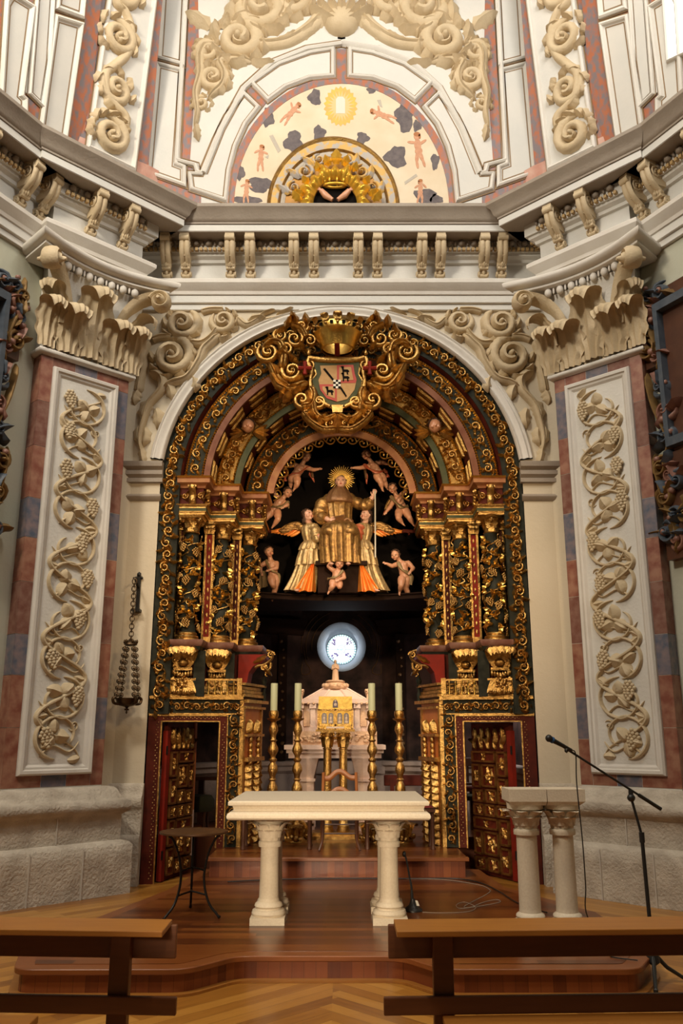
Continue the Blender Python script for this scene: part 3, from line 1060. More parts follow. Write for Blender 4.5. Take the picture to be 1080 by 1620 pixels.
# ============================================================ DOME
# the lunette wall (front), the two diagonal ribs and the side webs; sizes read off the photo on those planes
DF = WY - .02
CE = thing('ceiling', 'white plaster vault with marbled ribs, framed panels and scroll reliefs', 'vault', (0, 10.6, 8.7), kind='structure')
b = MB(); b.box((-2.80, DF, 8.5), (2.80, DF + .1, 13.6)); b.build('vault_web', 'dome_white', CE, smooth=0)
def flat_poly(mb, px_pts, fn, nrm, th, T=None):
    pts = [fn(*p) for p in px_pts]
    mb.prism([p - nrm * .003 for p in pts], nrm * (th + .003), T)
def frame_strip(mb, px_pts, fn, nrm, w, h, T=None, closed=True, lines='def'):
    """mitred raised moulding along an outline given in photo pixels"""
    if lines == 'def':
        lines = LINES
        T = T or mb.T
    P = [fn(*p) for p in px_pts]
    n = len(P)
    vs, fs = [], []
    prof = [(-w, 0), (-w * .8, h * .7), (-w * .2, h), (w * .3, h * .8), (w * .6, h * .4), (w, 0)]
    m = len(prof)
    for i in range(n):
        a = P[i - 1] if (closed or i) else P[i] - (P[1] - P[0])
        c = P[(i + 1) % n] if (closed or i < n - 1) else P[i] + (P[i] - P[i - 1])
        t1, t2 = (P[i] - a).normalized(), (c - P[i]).normalized()
        s1, s2 = nrm.cross(t1), nrm.cross(t2)
        sd = (s1 + s2) / max(.3, 1 + s1.dot(s2))
        for o, z in prof:
            vs.append(P[i] + sd * o + nrm * z)
    for i in range(n if closed else n - 1):
        j = (i + 1) % n
        for k_ in range(m):
            fs.append((i * m + k_, i * m + (k_ + 1) % m, j * m + (k_ + 1) % m, j * m + k_))
    if not closed:
        fs.append(tuple(range(m))); fs.append(tuple((n - 1) * m + k_ for k_ in range(m)))
    mb.add(vs, fs, T)
    if lines is not None:                     # thin dark raised line either side
        for oo in (-w - .016, w + .004):
            vs2, fs2 = [], []
            for i in range(n):
                a = P[i - 1] if (closed or i) else P[i] - (P[1] - P[0])
                c = P[(i + 1) % n] if (closed or i < n - 1) else P[i] + (P[i] - P[i - 1])
                t1, t2 = (P[i] - a).normalized(), (c - P[i]).normalized()
                s1, s2 = nrm.cross(t1), nrm.cross(t2)
                sd = (s1 + s2) / max(.3, 1 + s1.dot(s2))
                for o, z in ((oo, .002), (oo, .016), (oo + .014, .016), (oo + .014, .002)):
                    vs2.append(P[i] + sd * o + nrm * z)
            for i in range(n if closed else n - 1):
                j = (i + 1) % n
                for k_ in range(4):
                    fs2.append((i * 4 + k_, i * 4 + (k_ + 1) % 4, j * 4 + (k_ + 1) % 4, j * 4 + k_))
            lines.add(vs2, fs2, T)
LINES = MB()
NF = Vector((0, -1, 0))
onF = lambda px, py: atp(px, py, (0, DF, 9), NF)
ND = Vector((S2, -S2, -.13)).normalized()
PD = (-3.02, 10.35, 8.7)
onD = lambda px, py: atp(px, py, PD, ND)
NL = Vector((.86, -.49, -.16)).normalized()
PL_ = tuple(onD(128, 215))
onL = lambda px, py: atp(px, py, PL_, NL)
arcpx = lambda cx, cy, rx, ry, a0, a1, n=24: [(cx + rx * math.cos(math.radians(a0 + (a1 - a0) * i / n)), cy - ry * math.sin(math.radians(a0 + (a1 - a0) * i / n))) for i in range(n + 1)]
# white wall panels and marbled ground on the diagonals
for sn, sx in SIDES:
    Tm = sided(sx)
    g = MB(Tm); flat_poly(g, [(100, 330), (240, 330), (234, 272), (257, 0), (264, -80), (160, -80)], onD, ND, .0); g.build('diagonal_rib_ground', 'dome_marble', CE, smooth=0)
    g = MB(Tm); flat_poly(g, [(-160, 330), (128, 330), (168, -80), (-120, -80)], onL, NL, .0); g.build('side_web_ground', 'dome_marble', CE, smooth=0)
    # rose skirting strip along the cornice
    g = MB(Tm); flat_poly(g, [(100, 205), (110, 240), (262, 330), (330, 335), (322, 310), (236, 262)], onD, ND, .004); g.build('skirt_band', 'dome_rose', CE, smooth=0)
    # rib with scroll relief
    g = MB(Tm); flat_poly(g, [(140, 233), (211, 268), (250, -60), (183, -60)], onD, ND, .02); g.build('rib_panel', 'dome_white', CE, smooth=0)
    g = MB(Tm)
    frame_strip(g, [(140, 233), (209, 267), (250, -60), (182, -60)], onD, ND, .045, .07)
    g.build('rib_frame', 'plaster', CE, smooth=30)
    rl = MB(Tm)
    eu = (onD(200, 200) - onD(160, 200)).normalized()
    ev = ND.cross(eu).normalized()
    if ev.z < 0: ev = -ev
    o0 = onD(176, 215)
    base = plane_map(o0 + ND * .022, eu, ev, ND)
    def uvD(px, py):
        p = onD(px, py) - o0
        return (p.dot(eu), p.dot(ev))
    for (px, py, r, d_) in ((172, 214, .27, -1), (181, 143, .25, 1), (184, 60, .27, -1), (197, -10, .25, 1)):
        c = uvD(px, py)
        rl.scroll(base, c, r, 1.7, 1.5, d_, w=.33, h=.46)
        rl.scroll(base, c, r * .72, 1.2, 3.4, d_, w=.2, h=.5, bud=False)
    rl.rib(base, [uvD(192, 225), uvD(197, 190), uvD(180, 170), uvD(166, 150), uvD(165, 118), uvD(180, 105), uvD(200, 85), uvD(205, 50), uvD(195, 20), uvD(180, 5), uvD(178, -30)], (.07, .06), .09)
    for (px, py, r, d_, a0, a1) in ((172, 214, .27, -1, .3, 3.6), (181, 143, .25, 1, -1.2, 4.0), (184, 60, .27, -1, -.8, 4.2), (197, -10, .25, 1, -1.2, 4.0)):
        rl.frill(base, uvD(px, py), r, d_, 7, a0, a1, .8, .55, .4)
    rl.build('rib_scroll_relief', 'buff', CE, smooth=60)
    # tall framed panels between rib and lunette wall
    fr, pn, mb_ = MB(Tm), MB(Tm), MB(Tm)
    panels = [[(235, 273), (291, 293), (291, 266), (278, 261), (288, 113), (250, 103)], [(252, 92), (289, 102), (297, -60), (262, -60)]]
    for pl in panels:
        frame_strip(fr, pl, onF, NF, .038, .055)
        flat_poly(pn, pl, onF, NF, .012)
    flat_poly(mb_, [(220, 330), (318, 330), (318, 298), (312, -80), (240, -80)], onF, NF, .003)
    mb_.build('marble_strip', 'dome_marble', CE, smooth=0)
    # frame running down beside the spandrel relief and round the voussoirs
    frame_strip(fr, [(296, -60), (281, 254), (310, 262), (313, 273), (320, 275)], onF, NF, .04, .06, closed=False)
    # voussoir panels
    v1 = [(307, 304)] + [(p[0], p[1]) for p in arcpx(540, 330, 222, 248, 170, 142, 10)] + [(p[0], p[1]) for p in arcpx(540, 330, 180, 206, 141, 176, 10)]
    v1 = [(303, 300), (300, 275), (318, 276), (340, 222), (358, 185), (386, 148), (409, 170), (388, 197), (372, 232), (362, 270), (357, 318)]
    v2 = [(398, 132), (440, 102), (490, 84), (527, 78), (527, 121), (490, 124), (452, 138), (424, 159)]
    for vv in (v1, v2):
        frame_strip(fr, vv, onF, NF, .035, .055)
        flat_poly(pn, vv, onF, NF, .012)
    fr.build('panel_frame', 'plaster', CE, smooth=30)
    pn.build('panel_field', 'dome_white', CE, smooth=0)
    # panels of the side web
    fr, pn = MB(Tm), MB(Tm)
    for pl in ([(64, 205), (101, 220), (127, 40), (88, 28)], [(90, 12), (128, 26), (136, -60), (98, -60)], [(0, 170), (38, 188), (38, 158), (32, 152), (50, 12), (18, -8), (10, 5)]):
        frame_strip(fr, pl, onL, NL, .04, .055)
        flat_poly(pn, pl, onL, NL, .012)
    flat_poly(pn, [(38, 145), (66, 170), (74, 120), (86, -60), (62, -60)], onL, NL, .016)
    frame_strip(fr, [(46, 148), (66, 168), (76, 100), (86, -60), (62, -60)], onL, NL, .03, .05)
    fr.build('side_panel_frame', 'plaster', CE, smooth=30); pn.build('side_panel_field', 'dome_white', CE, smooth=0)
    # spandrel relief of leafy scrolls beside the lunette
    rl = MB(Tm)
    Mv = wall_map(DF - .004)
    q = lambda u, v: (lambda p: (p.x, p.z))(onF(u / 4 + 290, v / 4))
    g = MB(Tm); flat_poly(g, [(318, 262), (300, 262), (318, 20), (330, 0), (330, -80), (546, -80), (546, 62), (480, 72), (415, 108), (360, 170)], onF, NF, .006); g.build('spandrel_field', 'dome_white', CE, smooth=0)
    for (u, v, r, tn, a0, d_) in ((350, 260, .36, 1.6, 2.0, -1), (500, 60, .38, 1.6, 2.6, 1), (160, 330, .2, 1.5, 1.0, 1), (185, 500, .24, 1.6, 1.3, -1), (115, 660, .14, 1.4, 1.0, 1), (680, 10, .3, 1.5, 2, -1)):
        rl.scroll(Mv, q(u, v), r, tn, a0, d_, w=.34, h=.46)
        rl.scroll(Mv, q(u, v), r * .7, tn * .8, a0 + 2, d_, w=.2, h=.5, bud=False)
    for pts, w_ in (([(70, 820), (90, 720), (80, 600), (110, 480), (110, 360), (150, 280)], (.03, .10)), ([(150, 640), (240, 560), (260, 480), (230, 400), (300, 380), (440, 400)], (.04, .09)),
                    ([(460, 280), (540, 290), (660, 270), (780, 200), (860, 120), (900, 20)], (.10, .12)), ([(420, 160), (400, 60), (440, -40)], (.08, .1)), ([(600, 140), (640, 60), (620, -40)], (.08, .06))):
        pp = [q(*p) for p in pts]
        rl.rib(Mv, pp, w_, .1, seg=7); rl.rib(Mv, pp, (w_[0] * .35, w_[1] * .35), .13, seg=4)
    for (u, v, r, d_, a0, a1, n_) in ((350, 260, .36, -1, -2.6, 3.4, 10), (500, 60, .38, 1, -3.0, 2.6, 10), (160, 330, .2, 1, .3, 4.6, 7), (185, 500, .24, -1, -1.5, 3.2, 8), (115, 660, .14, 1, -1.5, 3.5, 7), (680, 10, .3, -1, -3.2, .4, 7)):
        rl.frill(Mv, q(u, v), r, d_, n_, a0, a1, .85, .6, .4)
    for (u, v, an, L, W_, be) in ((90, 790, -1.7, .30, .14, .3), (170, 190, 2.2, .5, .32, .4), (560, 280, .1, .45, .24, .5), (700, 250, .4, .45, .24, .4), (800, 180, .8, .45, .26, -.4), (300, 150, 1.8, .4, .26, -.4), (420, 390, -.4, .4, .2, .4)):
        rl.leaf(Mv, q(u, v), an, L, W_, .12, lobes=2, curl=.5, bend=be)
    rl.build('spandrel_relief', 'buff', CE, smooth=60)
# marbled bands of the lunette arch, centre key strip and pendant shell
b = MB()
outer, innr = arcpx(540, 330, 182, 208, 180, 0, 40), arcpx(540, 330, 170, 197, 180, 0, 40)
outer = [(358, 345)] + outer + [(722, 345)]; innr = [(370, 345)] + innr + [(710, 345)]
for i in range(len(outer) - 1):
    flat_poly(b, [outer[i], outer[i + 1], innr[i + 1], innr[i]], onF, NF, .012)
for pl in ([(531, 78), (540, 78), (540, 132), (531, 132)], [(540, 78), (549, 78), (549, 132), (540, 132)]):
    flat_poly(b, pl, onF, NF, .010)
for s_ in (1, -1):
    f_ = (lambda p: p) if s_ > 0 else (lambda p: (1080 - p[0], p[1]))
    flat_poly(b, [f_(p) for p in ((386, 141), (393, 133), (424, 160), (414, 172))], onF, NF, .010)
b.build('marble_arch_band', 'dome_marble', CE, smooth=0)
b = MB()
for s_ in (1, -1):
    f_ = (lambda p: p) if s_ > 0 else (lambda p: (1080 - p[0], p[1]))
    b.T = None
    frame_strip(b, [f_(p) for p in [(322, 275), (350, 205), (386, 140), (430, 100), (485, 78), (540, 70)]], onF, NF * 1.0, .05, .07, closed=False)
b.build('arch_moulding', 'plaster', CE, smooth=40)
b = MB()
Mv = wall_map(DF - .004)
q = lambda u, v: (lambda p: (p.x, p.z))(onF(u / 4 + 290, v / 4))
b.dome(Mv, q(1000, 150), .26, .2, 16, 5)
for k_ in range(7):
    b.leaf(Mv, q(1000, 190), pi / 2 + (k_ - 3) * .32, .62, .2, .2, curl=.3)
b.build('pendant_shell', 'buff', CE, smooth=60)
mat('line_ochre', (.24, .15, .07), .7)
LINES.build('outline_strip', 'line_ochre', CE, smooth=0)
# upper closing of the vault
b = MB()
b.box((-6.6, -2, 13.5), (6.6, 10.8, 13.6)); b.build('vault_crown', 'dome_white', CE, smooth=0)
# side window, bright with daylight
WD = thing('window_2', 'bright white window at the right edge of the vault', 'window', MX(onL(-2, 60)), kind='structure')
mat('day_glass', (.9, .92, .95), .3, emit=(.93, .96, 1), estr=3.2)
b = MB(MX); flat_poly(b, [(22, 98), (-60, 60), (-60, -120), (33, -60)], onL, NL, .02); b.build('pane', 'day_glass', WD, smooth=0)
b = MB(MX); frame_strip(b, [(22, 98), (-60, 60), (-60, -120), (33, -60)], onL, NL, .03, .06); b.build('window_frame', 'plaster', WD, smooth=30)

# ---- painted lunette
LP = thing('lunette_painting', 'half-round fresco of cherubs and dark clouds around a golden sun', 'painting', onF(540, 330))
b = MB(); flat_poly(b, [(370, 345)] + arcpx(540, 330, 170, 197, 180, 0, 40) + [(710, 345)], onF, NF, .006); b.build('fresco_ground', 'fresco', LP, smooth=0)
k5 = lambda u, v: (u * 380 / 1080 + 350, v * 260 / 739 + 80)
def cloud(mb, u, v, ru, rv, seed, lay):
    R = random.Random(seed)
    n = 22
    ph = [R.uniform(0, 6) for _ in range(3)]
    pts = []
    for i in range(n):
        a = 2 * pi * i / n
        m_ = 1 + .16 * math.sin(3 * a + ph[0]) + .10 * math.sin(5 * a + ph[1]) + .06 * math.sin(8 * a + ph[2])
        pts.append(k5(u + ru * m_ * math.cos(a), v + rv * m_ * math.sin(a)))
    flat_poly(mb, pts, onF, NF, lay)
b = MB()
for i, (u, v, ru, rv) in enumerate(((420, 212, 28, 36), (210, 305, 26, 40), (325, 412, 42, 48), (440, 370, 28, 30), (635, 395, 28, 26), (825, 300, 42, 66), (785, 480, 48, 48), (180, 605, 60, 34), (85, 550, 20, 34), (115, 680, 60, 26), (915, 655, 46, 34), (960, 500, 18, 36), (675, 180, 22, 14), (880, 340, 20, 24), (965, 670, 30, 20))):
    cloud(b, u, v, ru, rv, i, .009)
b.build('cloud', 'fresco_cloud', LP, kind='stuff', smooth=0)
b = MB()
c = k5(536, 252)
n = 44
flat_poly(b, [(c[0] + (27 if i % 2 else 23.5) * math.cos(2 * pi * i / n), c[1] + (32 if i % 2 else 28) * math.sin(2 * pi * i / n)) for i in range(n)], onF, NF, .009)
b.build('sun_glow', 'fresco_sun', LP, smooth=0)
mat('sun_pale', (.66, .50, .24), .8)
b = MB(); flat_poly(b, [(c[0] + (22 if i % 2 else 13) * math.cos(2 * pi * i / 48), c[1] + (25 if i % 2 else 15) * math.sin(2 * pi * i / 48)) for i in range(48)], onF, NF, .011); b.build('sun_ray', 'sun_pale', LP, smooth=0)
b = MB(); flat_poly(b, [k5(515, 285), k5(515, 222), k5(524, 210), k5(546, 210), k5(556, 222), k5(556, 285)], onF, NF, .013); b.build('sun_tablet', 'pale_paint', LP, smooth=0)
def painted(u, v, s_, fl, lean=0., arms=(.6, -.5)):
    """one painted cherub: overlapping brush shapes"""
    sk, hr = MB(), MB()
    ca, sa = math.cos(lean), math.sin(lean)
    def ell(mb, x, y, rx, ry, an, lay):
        pts = []
        for i in range(14):
            a = 2 * pi * i / 14
            ex, ey = rx * math.cos(a), ry * math.sin(a)
            X, Y = x + ex * math.cos(an) - ey * math.sin(an), y + ex * math.sin(an) + ey * math.cos(an)
            X *= fl
            pts.append(k5(u + (X * ca - Y * sa) * s_, v + (X * sa + Y * ca) * s_))
        flat_poly(mb, pts, onF, NF, lay)
    ell(sk, 0, 12, 9, 16, 0, .0105)
    ell(sk, 1, 28, 10, 9, 0, .0107)
    ell(sk, -5, 44, 5, 14, .15, .0109); ell(sk, 6, 42, 5, 14, -.25, .0109)
    ell(sk, -6, 62, 3.6, 11, -.1, .0111); ell(sk, 11, 60, 3.6, 11, -.2, .0111)
    ell(sk, -15, 4, 11, 3.6, arms[0], .0111); ell(sk, 14, 6, 11, 3.6, arms[1], .0111)
    ell(sk, 0, -10, 8, 9, 0, .0112)
    ell(hr, 1, -15, 9, 6, .2, .0118); ell(hr, 7, -9, 3, 6, 0, .0118)
    h = sk.build('painted_cherub', 'fresco_pink', LP, smooth=0)
    hr.build('painted_hair', 'fresco_hair', h, smooth=0)
painted(335, 258, 1.35, 1, .75); painted(180, 452, 1.3, 1, .1, (-.6, .3)); painted(115, 605, 1.15, 1, .1, (-.5, .5))
painted(695, 280, 1.35, -1, -1.2); painted(880, 405, 1.75, 1, -.1, (.2, -.5)); painted(895, 605, 1.2, -1, 0, (-.8, .6))
b = MB()
for pl in ([(215, 385), (232, 380), (268, 450), (255, 462)], [(825, 605), (822, 592), (875, 556), (882, 566)], [(195, 480), (214, 470), (210, 488)], [(700, 225), (716, 222), (724, 258), (712, 252)]):
    flat_poly(b, [k5(*p) for p in pl], onF, NF, .0095)
b.build('painted_ribbon', 'fresco_grey', LP, smooth=0)

# ---- round niche with gilded frame that rises from behind the cornice
NI = thing('gilded_niche', 'ochre scalloped niche with crowned gilded frame above the cornice', 'niche', onF(527, 330))
cx, cy = 527, 330
mat('niche_stripe', (.62, .38, .10), .6, col2=(.42, .38, .34), scale=9, contrast=.05)
rings = [(104, 112, .05, 'fresco_grey'), (98, 106, .06, 'niche_stripe'), (86, 92, .055, 'fresco_grey')]
def ringpoly(mb, r0, r1, h0, h1):
    o = [onF(*p) for p in arcpx(cx, cy, r0[0], r0[1], 190, -10, 36)]
    i_ = [onF(*p) for p in arcpx(cx, cy, r1[0], r1[1], 190, -10, 36)]
    vs, fs = [], []
    for a, c_ in zip(o, i_):
        vs += [a, a + NF * h0, (a + c_) / 2 + NF * h1, c_ + NF * h0, c_]
    for k_ in range(len(o) - 1):
        for m_ in range(4):
            fs.append((k_ * 5 + m_, k_ * 5 + m_ + 1, k_ * 5 + m_ + 6, k_ * 5 + m_ + 5))
    mb.add(vs, fs)
for nm, r0, r1, h0, h1, mt in (('outer_ring', (105, 113), (99, 106), .02, .045, 'dark_gold'), ('striped_ring', (99, 106), (88, 93), .02, .03, 'niche_stripe'), ('middle_ring', (88, 93), (84, 89), .03, .06, 'dark_gold'), ('inner_ring', (84, 89), (77, 81), .02, .035, 'fresco_grey')):
    b = MB(); ringpoly(b, r0, r1, h0, h1); b.build(nm, mt, NI, smooth=40)
b = MB()
def shell(i, j):
    a = math.radians(190 - 200 * i)
    p = onF(cx + 80 * j * math.cos(a), cy - 84 * j * math.sin(a))
    return p + NF * (.012 + .02 * (1 - j))
b.grid(shell, 36, 8); b.build('niche_back', 'niche_ochre', NI, smooth=60)
b = MB()
Mv = wall_map(DF - .03)
qq = lambda px, py: (lambda p: (p.x, p.z))(onF(px, py))
for s_ in (-1, 1):
    for (px, py, r, d_) in ((cx + s_ * 45, 275, .14, s_), (cx + s_ * 62, 300, .12, -s_), (cx + s_ * 22, 256, .11, -s_)):
        b.scroll(Mv, qq(px, py), r, 1.4, 1.5, d_, w=.24, h=.4)
        b.leaf(Mv, qq(px + s_ * 8, py + 10), 1.5 - s_ * .6, .25, .12, .05, curl=.4, bend=.5)
b.build('painted_scroll', 'niche_stripe', NI, smooth=60)
mat('niche_gold', (.80, .50, .06), .34, .6, col2=(.62, .34, .03), scale=16, bump=.2, bscale=50)
FR = 'niche_gold'
b = MB()
for i in range(40):          # lobed gilded frame
    pass
cxf, cyf = 530, 333
def frame_t(i, j):
    a = math.radians(200 - 220 * i)
    r0, r1 = 34, 53 + 4.5 * math.cos(i * 2 * pi * 10) + 3 * math.cos(i * 2 * pi * 5)
    r = r0 + (r1 - r0) * j
    h = .05 + .10 * math.sin(pi * j) + .02 * math.cos(i * 2 * pi * 20) * math.sin(pi * j)
    return onF(cxf + r * math.cos(a), cyf - (r * 1.12) * math.sin(a)) + NF * (h + .1)
b.grid(frame_t, 110, 8)
b.build('gilded_frame', FR, NI, smooth=60)
b = MB()
Mg = wall_map(DF - .16)
for (px, py, an, L, W_) in ((532, 272, pi / 2, .34, .16), (522, 274, pi / 2 + .5, .24, .12), (542, 274, pi / 2 - .5, .24, .12), (508, 282, 2.2, .2, .12), (556, 282, .95, .2, .12), (490, 300, 2.6, .18, .12), (573, 300, .55, .18, .12), (482, 318, 3.0, .22, .14), (582, 318, .2, .22, .14), (478, 328, 2.4, .26, .14), (588, 328, .75, .26, .14)):
    b.leaf(Mg, qq(px, py), an, L * .72, W_ * 1.2, .09, lobes=2, curl=.5)
for i in range(15):
    a = math.radians(185 - 190 * i / 14)
    b.dome(Mg, qq(cxf + 40 * math.cos(a), cyf - 44 * math.sin(a)), .03, .05, 8)
b.build('gilded_crest', FR, NI, smooth=60)
b = MB(); flat_poly(b, arcpx(cxf, cyf, 35, 39, 200, -20, 24), onF, NF, .08); b.build('dark_field', 'black_paint', NI, smooth=0)
b = MB()
for s_ in (-1, 1):
    e = [onF(cxf + s_ * 22, 310), onF(cxf + s_ * 15, 318), onF(cxf + s_ * 4, 325)]
    b.tube([p + NF * .13 for p in e], [.035, .05, .03], 8)
    for q_ in range(4):
        a = onF(cxf + s_ * 22, 310) + NF * .14
        b.tube([a, a + Vector((s_ * .02 * (q_ + 1) + s_ * .03, -.01, .05 - q_ * .02))], [.014, .008], 6)
b.build('crossed_arms', 'skin', NI, smooth=60)
b = MB()
pc = onF(cxf, 303) + NF * .14
b.tube([pc + Vector((.15 * math.cos(a), -.05 * math.sin(a), 0)) for a in [2 * pi * i / 20 for i in range(20)]], .022, 8, closed=True)
for i in range(9):
    a = 2 * pi * i / 9
    b.ball(pc + Vector((.155 * math.cos(a), -.05 * math.sin(a), .07)), (.02, .02, .045), 1)
b.build('crown', FR, NI, smooth=60)
# ============================================================ ALTARPIECE (portal inside the arch)
AL = thing('altarpiece', 'gilded baroque altarpiece portal with twisted vine columns and nested arches inside the arch', 'altarpiece', (0, 11.0, 0))
Z0 = 1.93
L1 = ARC_Z - Z0
def border_map(Y, Rm):
    def f(a, b, h):
        r = Rm + b
        if a < L1:
            return Vector((-r, Y - h, Z0 + a))
        th = pi - (a - L1) / Rm
        return Vector((r * math.cos(th), Y - h, ARC_Z + r * math.sin(th)))
    return f
def rinceau(mb, M, u0, u1, half, step, seed=0, h=1., balls=True, leaves=2, stem=True):
    """running scroll ornament between u0 and u1, width +-half"""
    R = random.Random(seed)
    n = max(1, round((u1 - u0) / step))
    st = (u1 - u0) / n
    if stem:
        w = [(u0 + st * i / 3, half * .55 * math.sin(pi * (i / 3 + .5))) for i in range(n * 3 + 1)]
        mb.rib(M, w, half * .13, half * .28 * h, seg=4, n=3)
    for i in range(n):
        d = 1 if i % 2 else -1
        c = (u0 + st * (i + .5), d * half * .12)
        r = min(half * .78, st * .46)
        mb.scroll(M, c, r, 1.35, R.uniform(-.4, .4) + (0 if d > 0 else pi), d, w=.27, h=.55 * h)
        for k_ in range(2):
            mb.leaf(M, (c[0] + (k_ - .5) * st * .9, -d * half * .45), R.uniform(0, 6.3), half * .95, half * .55, half * .5 * h, curl=.5, bend=R.uniform(-.6, .6), nu=4, nv=5)
        for k_ in range(leaves):
            an = R.uniform(0, 2 * pi)
            mb.leaf(M, (c[0] + math.cos(an) * r * .45, c[1] + math.sin(an) * r * .45), an, r * R.uniform(.9, 1.3), r * .65, r * .45 * h, curl=.5, bend=R.uniform(-.6, .6), nu=4, nv=5)
        if balls:
            e = c[0] + st * .5
            mb.dome(M, (e, -d * half * .45), half * .24, half * .42 * h, 7, 3)
def annulus(mb, R0, R1, Y, zs=4.95, th=.05, n=64, zc=ARC_Z):
    """flat arched band, outer R0, inner R1, front face at Y"""
    vs, fs = [], []
    for i in range(n + 1):
        t = i / n
        for R in (R0, R1):
            a0 = math.asin(min(1, (zs - zc) / R))
            a = pi - a0 - (pi - 2 * a0) * t
            for y in (Y, Y + th):
                vs.append((R * math.cos(a), y, zc + R * math.sin(a)))
    for i in range(n):
        o, p = i * 4, i * 4 + 4
        fs += [(o, p, p + 2, o + 2), (o + 1, o + 3, p + 3, p + 1), (o, o + 1, p + 1, p), (o + 2, p + 2, p + 3, o + 3)]
    fs += [(0, 2, 3, 1), (4 * n, 4 * n + 1, 4 * n + 3, 4 * n + 2)]
    mb.add(vs, fs)
def soffit(mb, R0, Y0, R1, Y1, zs=4.95, n=64, zc=ARC_Z, th=.02):
    vs, fs = [], []
    for i in range(n + 1):
        t = i / n
        for R, Y in ((R0, Y0), (R1, Y1), (R1 + th, Y1), (R0 + th, Y0)):
            a0 = math.asin(min(1, (zs - zc) / R))
            a = pi - a0 - (pi - 2 * a0) * t
            vs.append((R * math.cos(a), Y, zc + R * math.sin(a)))
    for i in range(n):
        for k_ in range(4):
            fs.append((i * 4 + k_, i * 4 + (k_ + 1) % 4, (i + 1) * 4 + (k_ + 1) % 4, (i + 1) * 4 + k_))
    fs += [(0, 1, 2, 3), (4 * n, 4 * n + 3, 4 * n + 2, 4 * n + 1)]
    mb.add(vs, fs)
def bead_arch(mb, R, Y, r, step=.035):
    n = int(pi * R / step)
    for i in range(1, n):
        a = pi * i / n
        z = ARC_Z + R * math.sin(a)
        if z < 4.95: continue
        p = Vector((R * math.cos(a), Y, z))
        mb.add([p + Vector(v) * r for v in ((-1, 0, -.6), (0, -1, 0), (1, 0, -.6), (0, 0, 1), (0, .5, -1))], [(0, 1, 3), (1, 2, 3), (0, 4, 1), (1, 4, 2)])
# outer border
b = MB()
for sn, sx in SIDES:
    b.T = sided(sx); b.box((-2.349, 10.665, Z0), (-2.105, 10.74, ARC_Z))
b.T = None
annulus(b, 2.349, 2.105, 10.665, zs=ARC_Z, th=.075)
bo = b.build('outer_border', 'slate_paint', AL)
b = MB()
Mb = border_map(10.665, 2.225)
Ltot = 2 * L1 + pi * 2.225
rinceau(b, Mb, .02, L1 + pi * 2.225 * .5, .105, .155, 3, 1.15)
rinceau(b, mirror(Mb), .02, L1 + pi * 2.225 * .5, .105, .155, 5, 1.15)
b.build('scroll_carving', 'gold', bo, smooth=60)
# nested arches
RG = [(2.06, 1.73, 10.72, 'pink_marble', 'slate_paint', 'outer_arch'), (1.71, 1.38, 11.12, 'green_paint', 'dark_gold', 'middle_arch'), (1.35, .955, 11.50, 'peach_marble', 'slate_paint', 'inner_arch')]
b = MB(); soffit(b, 2.105, 10.68, 2.06, 10.80); b.build('dark_red_soffit', 'dark_red', AL)
for i, (ro, ri, Y, mt, gm, nm) in enumerate(RG):
    w_ = (ro - ri) * .28
    b = MB(); annulus(b, ro, ri + w_, Y); ar = b.build(nm, gm, AL)
    b = MB(); annulus(b, ri + w_ - .012, ri, Y - .012); b.build('marbled_inner_band', mt, ar)
    b = MB()
    bead_arch(b, ro - .018, Y - .008, .024); bead_arch(b, ri + w_ + .006, Y - .012, .020)
    b.build('bead_row', 'bright_gold', ar, smooth=0)
    b = MB()
    rm = (ro + ri + w_) / 2
    hw = (ro - ri - w_) / 2 - .028
    Mr = arc_map(ARC_Z, Y, rm)
    a0 = rm * math.asin(.1 / rm)
    rinceau(b, Mr, a0 + .02, pi * rm - a0 - .02, hw, (.20, .17, .17)[i], 11 + i, (1.0, 1.25, 1.1)[i], leaves=(2, 4, 3)[i])
    b.build('scroll_carving' if i != 2 else 'vine_carving', 'gold', ar, smooth=60)
    if i < 2:
        b = MB(); soffit(b, ri, Y, ri + .005, RG[i + 1][2] + .02); so = b.build('soffit', 'dark_red', ar)
        b = MB()
        for k_ in range(13):          # gilded panels on the soffit
            a = pi * (k_ + .5) / 13
            if math.sin(a) * ri < .2: continue
            for dy in (.10, .30):
                c = Vector(((ri - .008) * math.cos(a), Y + dy, ARC_Z + (ri - .008) * math.sin(a)))
                t_ = Vector((-math.sin(a), 0, math.cos(a))); nn = Vector((-math.cos(a), 0, -math.sin(a)))
                L_ = ri * pi / 13 * .36
                b.hull8([c - t_ * L_ - Vector((0, .06, 0)), c + t_ * L_ - Vector((0, .06, 0)), c + t_ * L_ + Vector((0, .06, 0)), c - t_ * L_ + Vector((0, .06, 0))],
                        [p + nn * .025 for p in (c - t_ * L_ * .85 - Vector((0, .045, 0)), c + t_ * L_ * .85 - Vector((0, .045, 0)), c + t_ * L_ * .85 + Vector((0, .045, 0)), c - t_ * L_ * .85 + Vector((0, .045, 0)))])
        b.build('soffit_panel', 'gold', so, smooth=20)
    else:
        b = MB(); soffit(b, ri, Y, ri + .005, 11.58); soffit(b, ri + .005, 11.58, 1.25, 11.66); b.build('soffit', 'dark_red', ar)
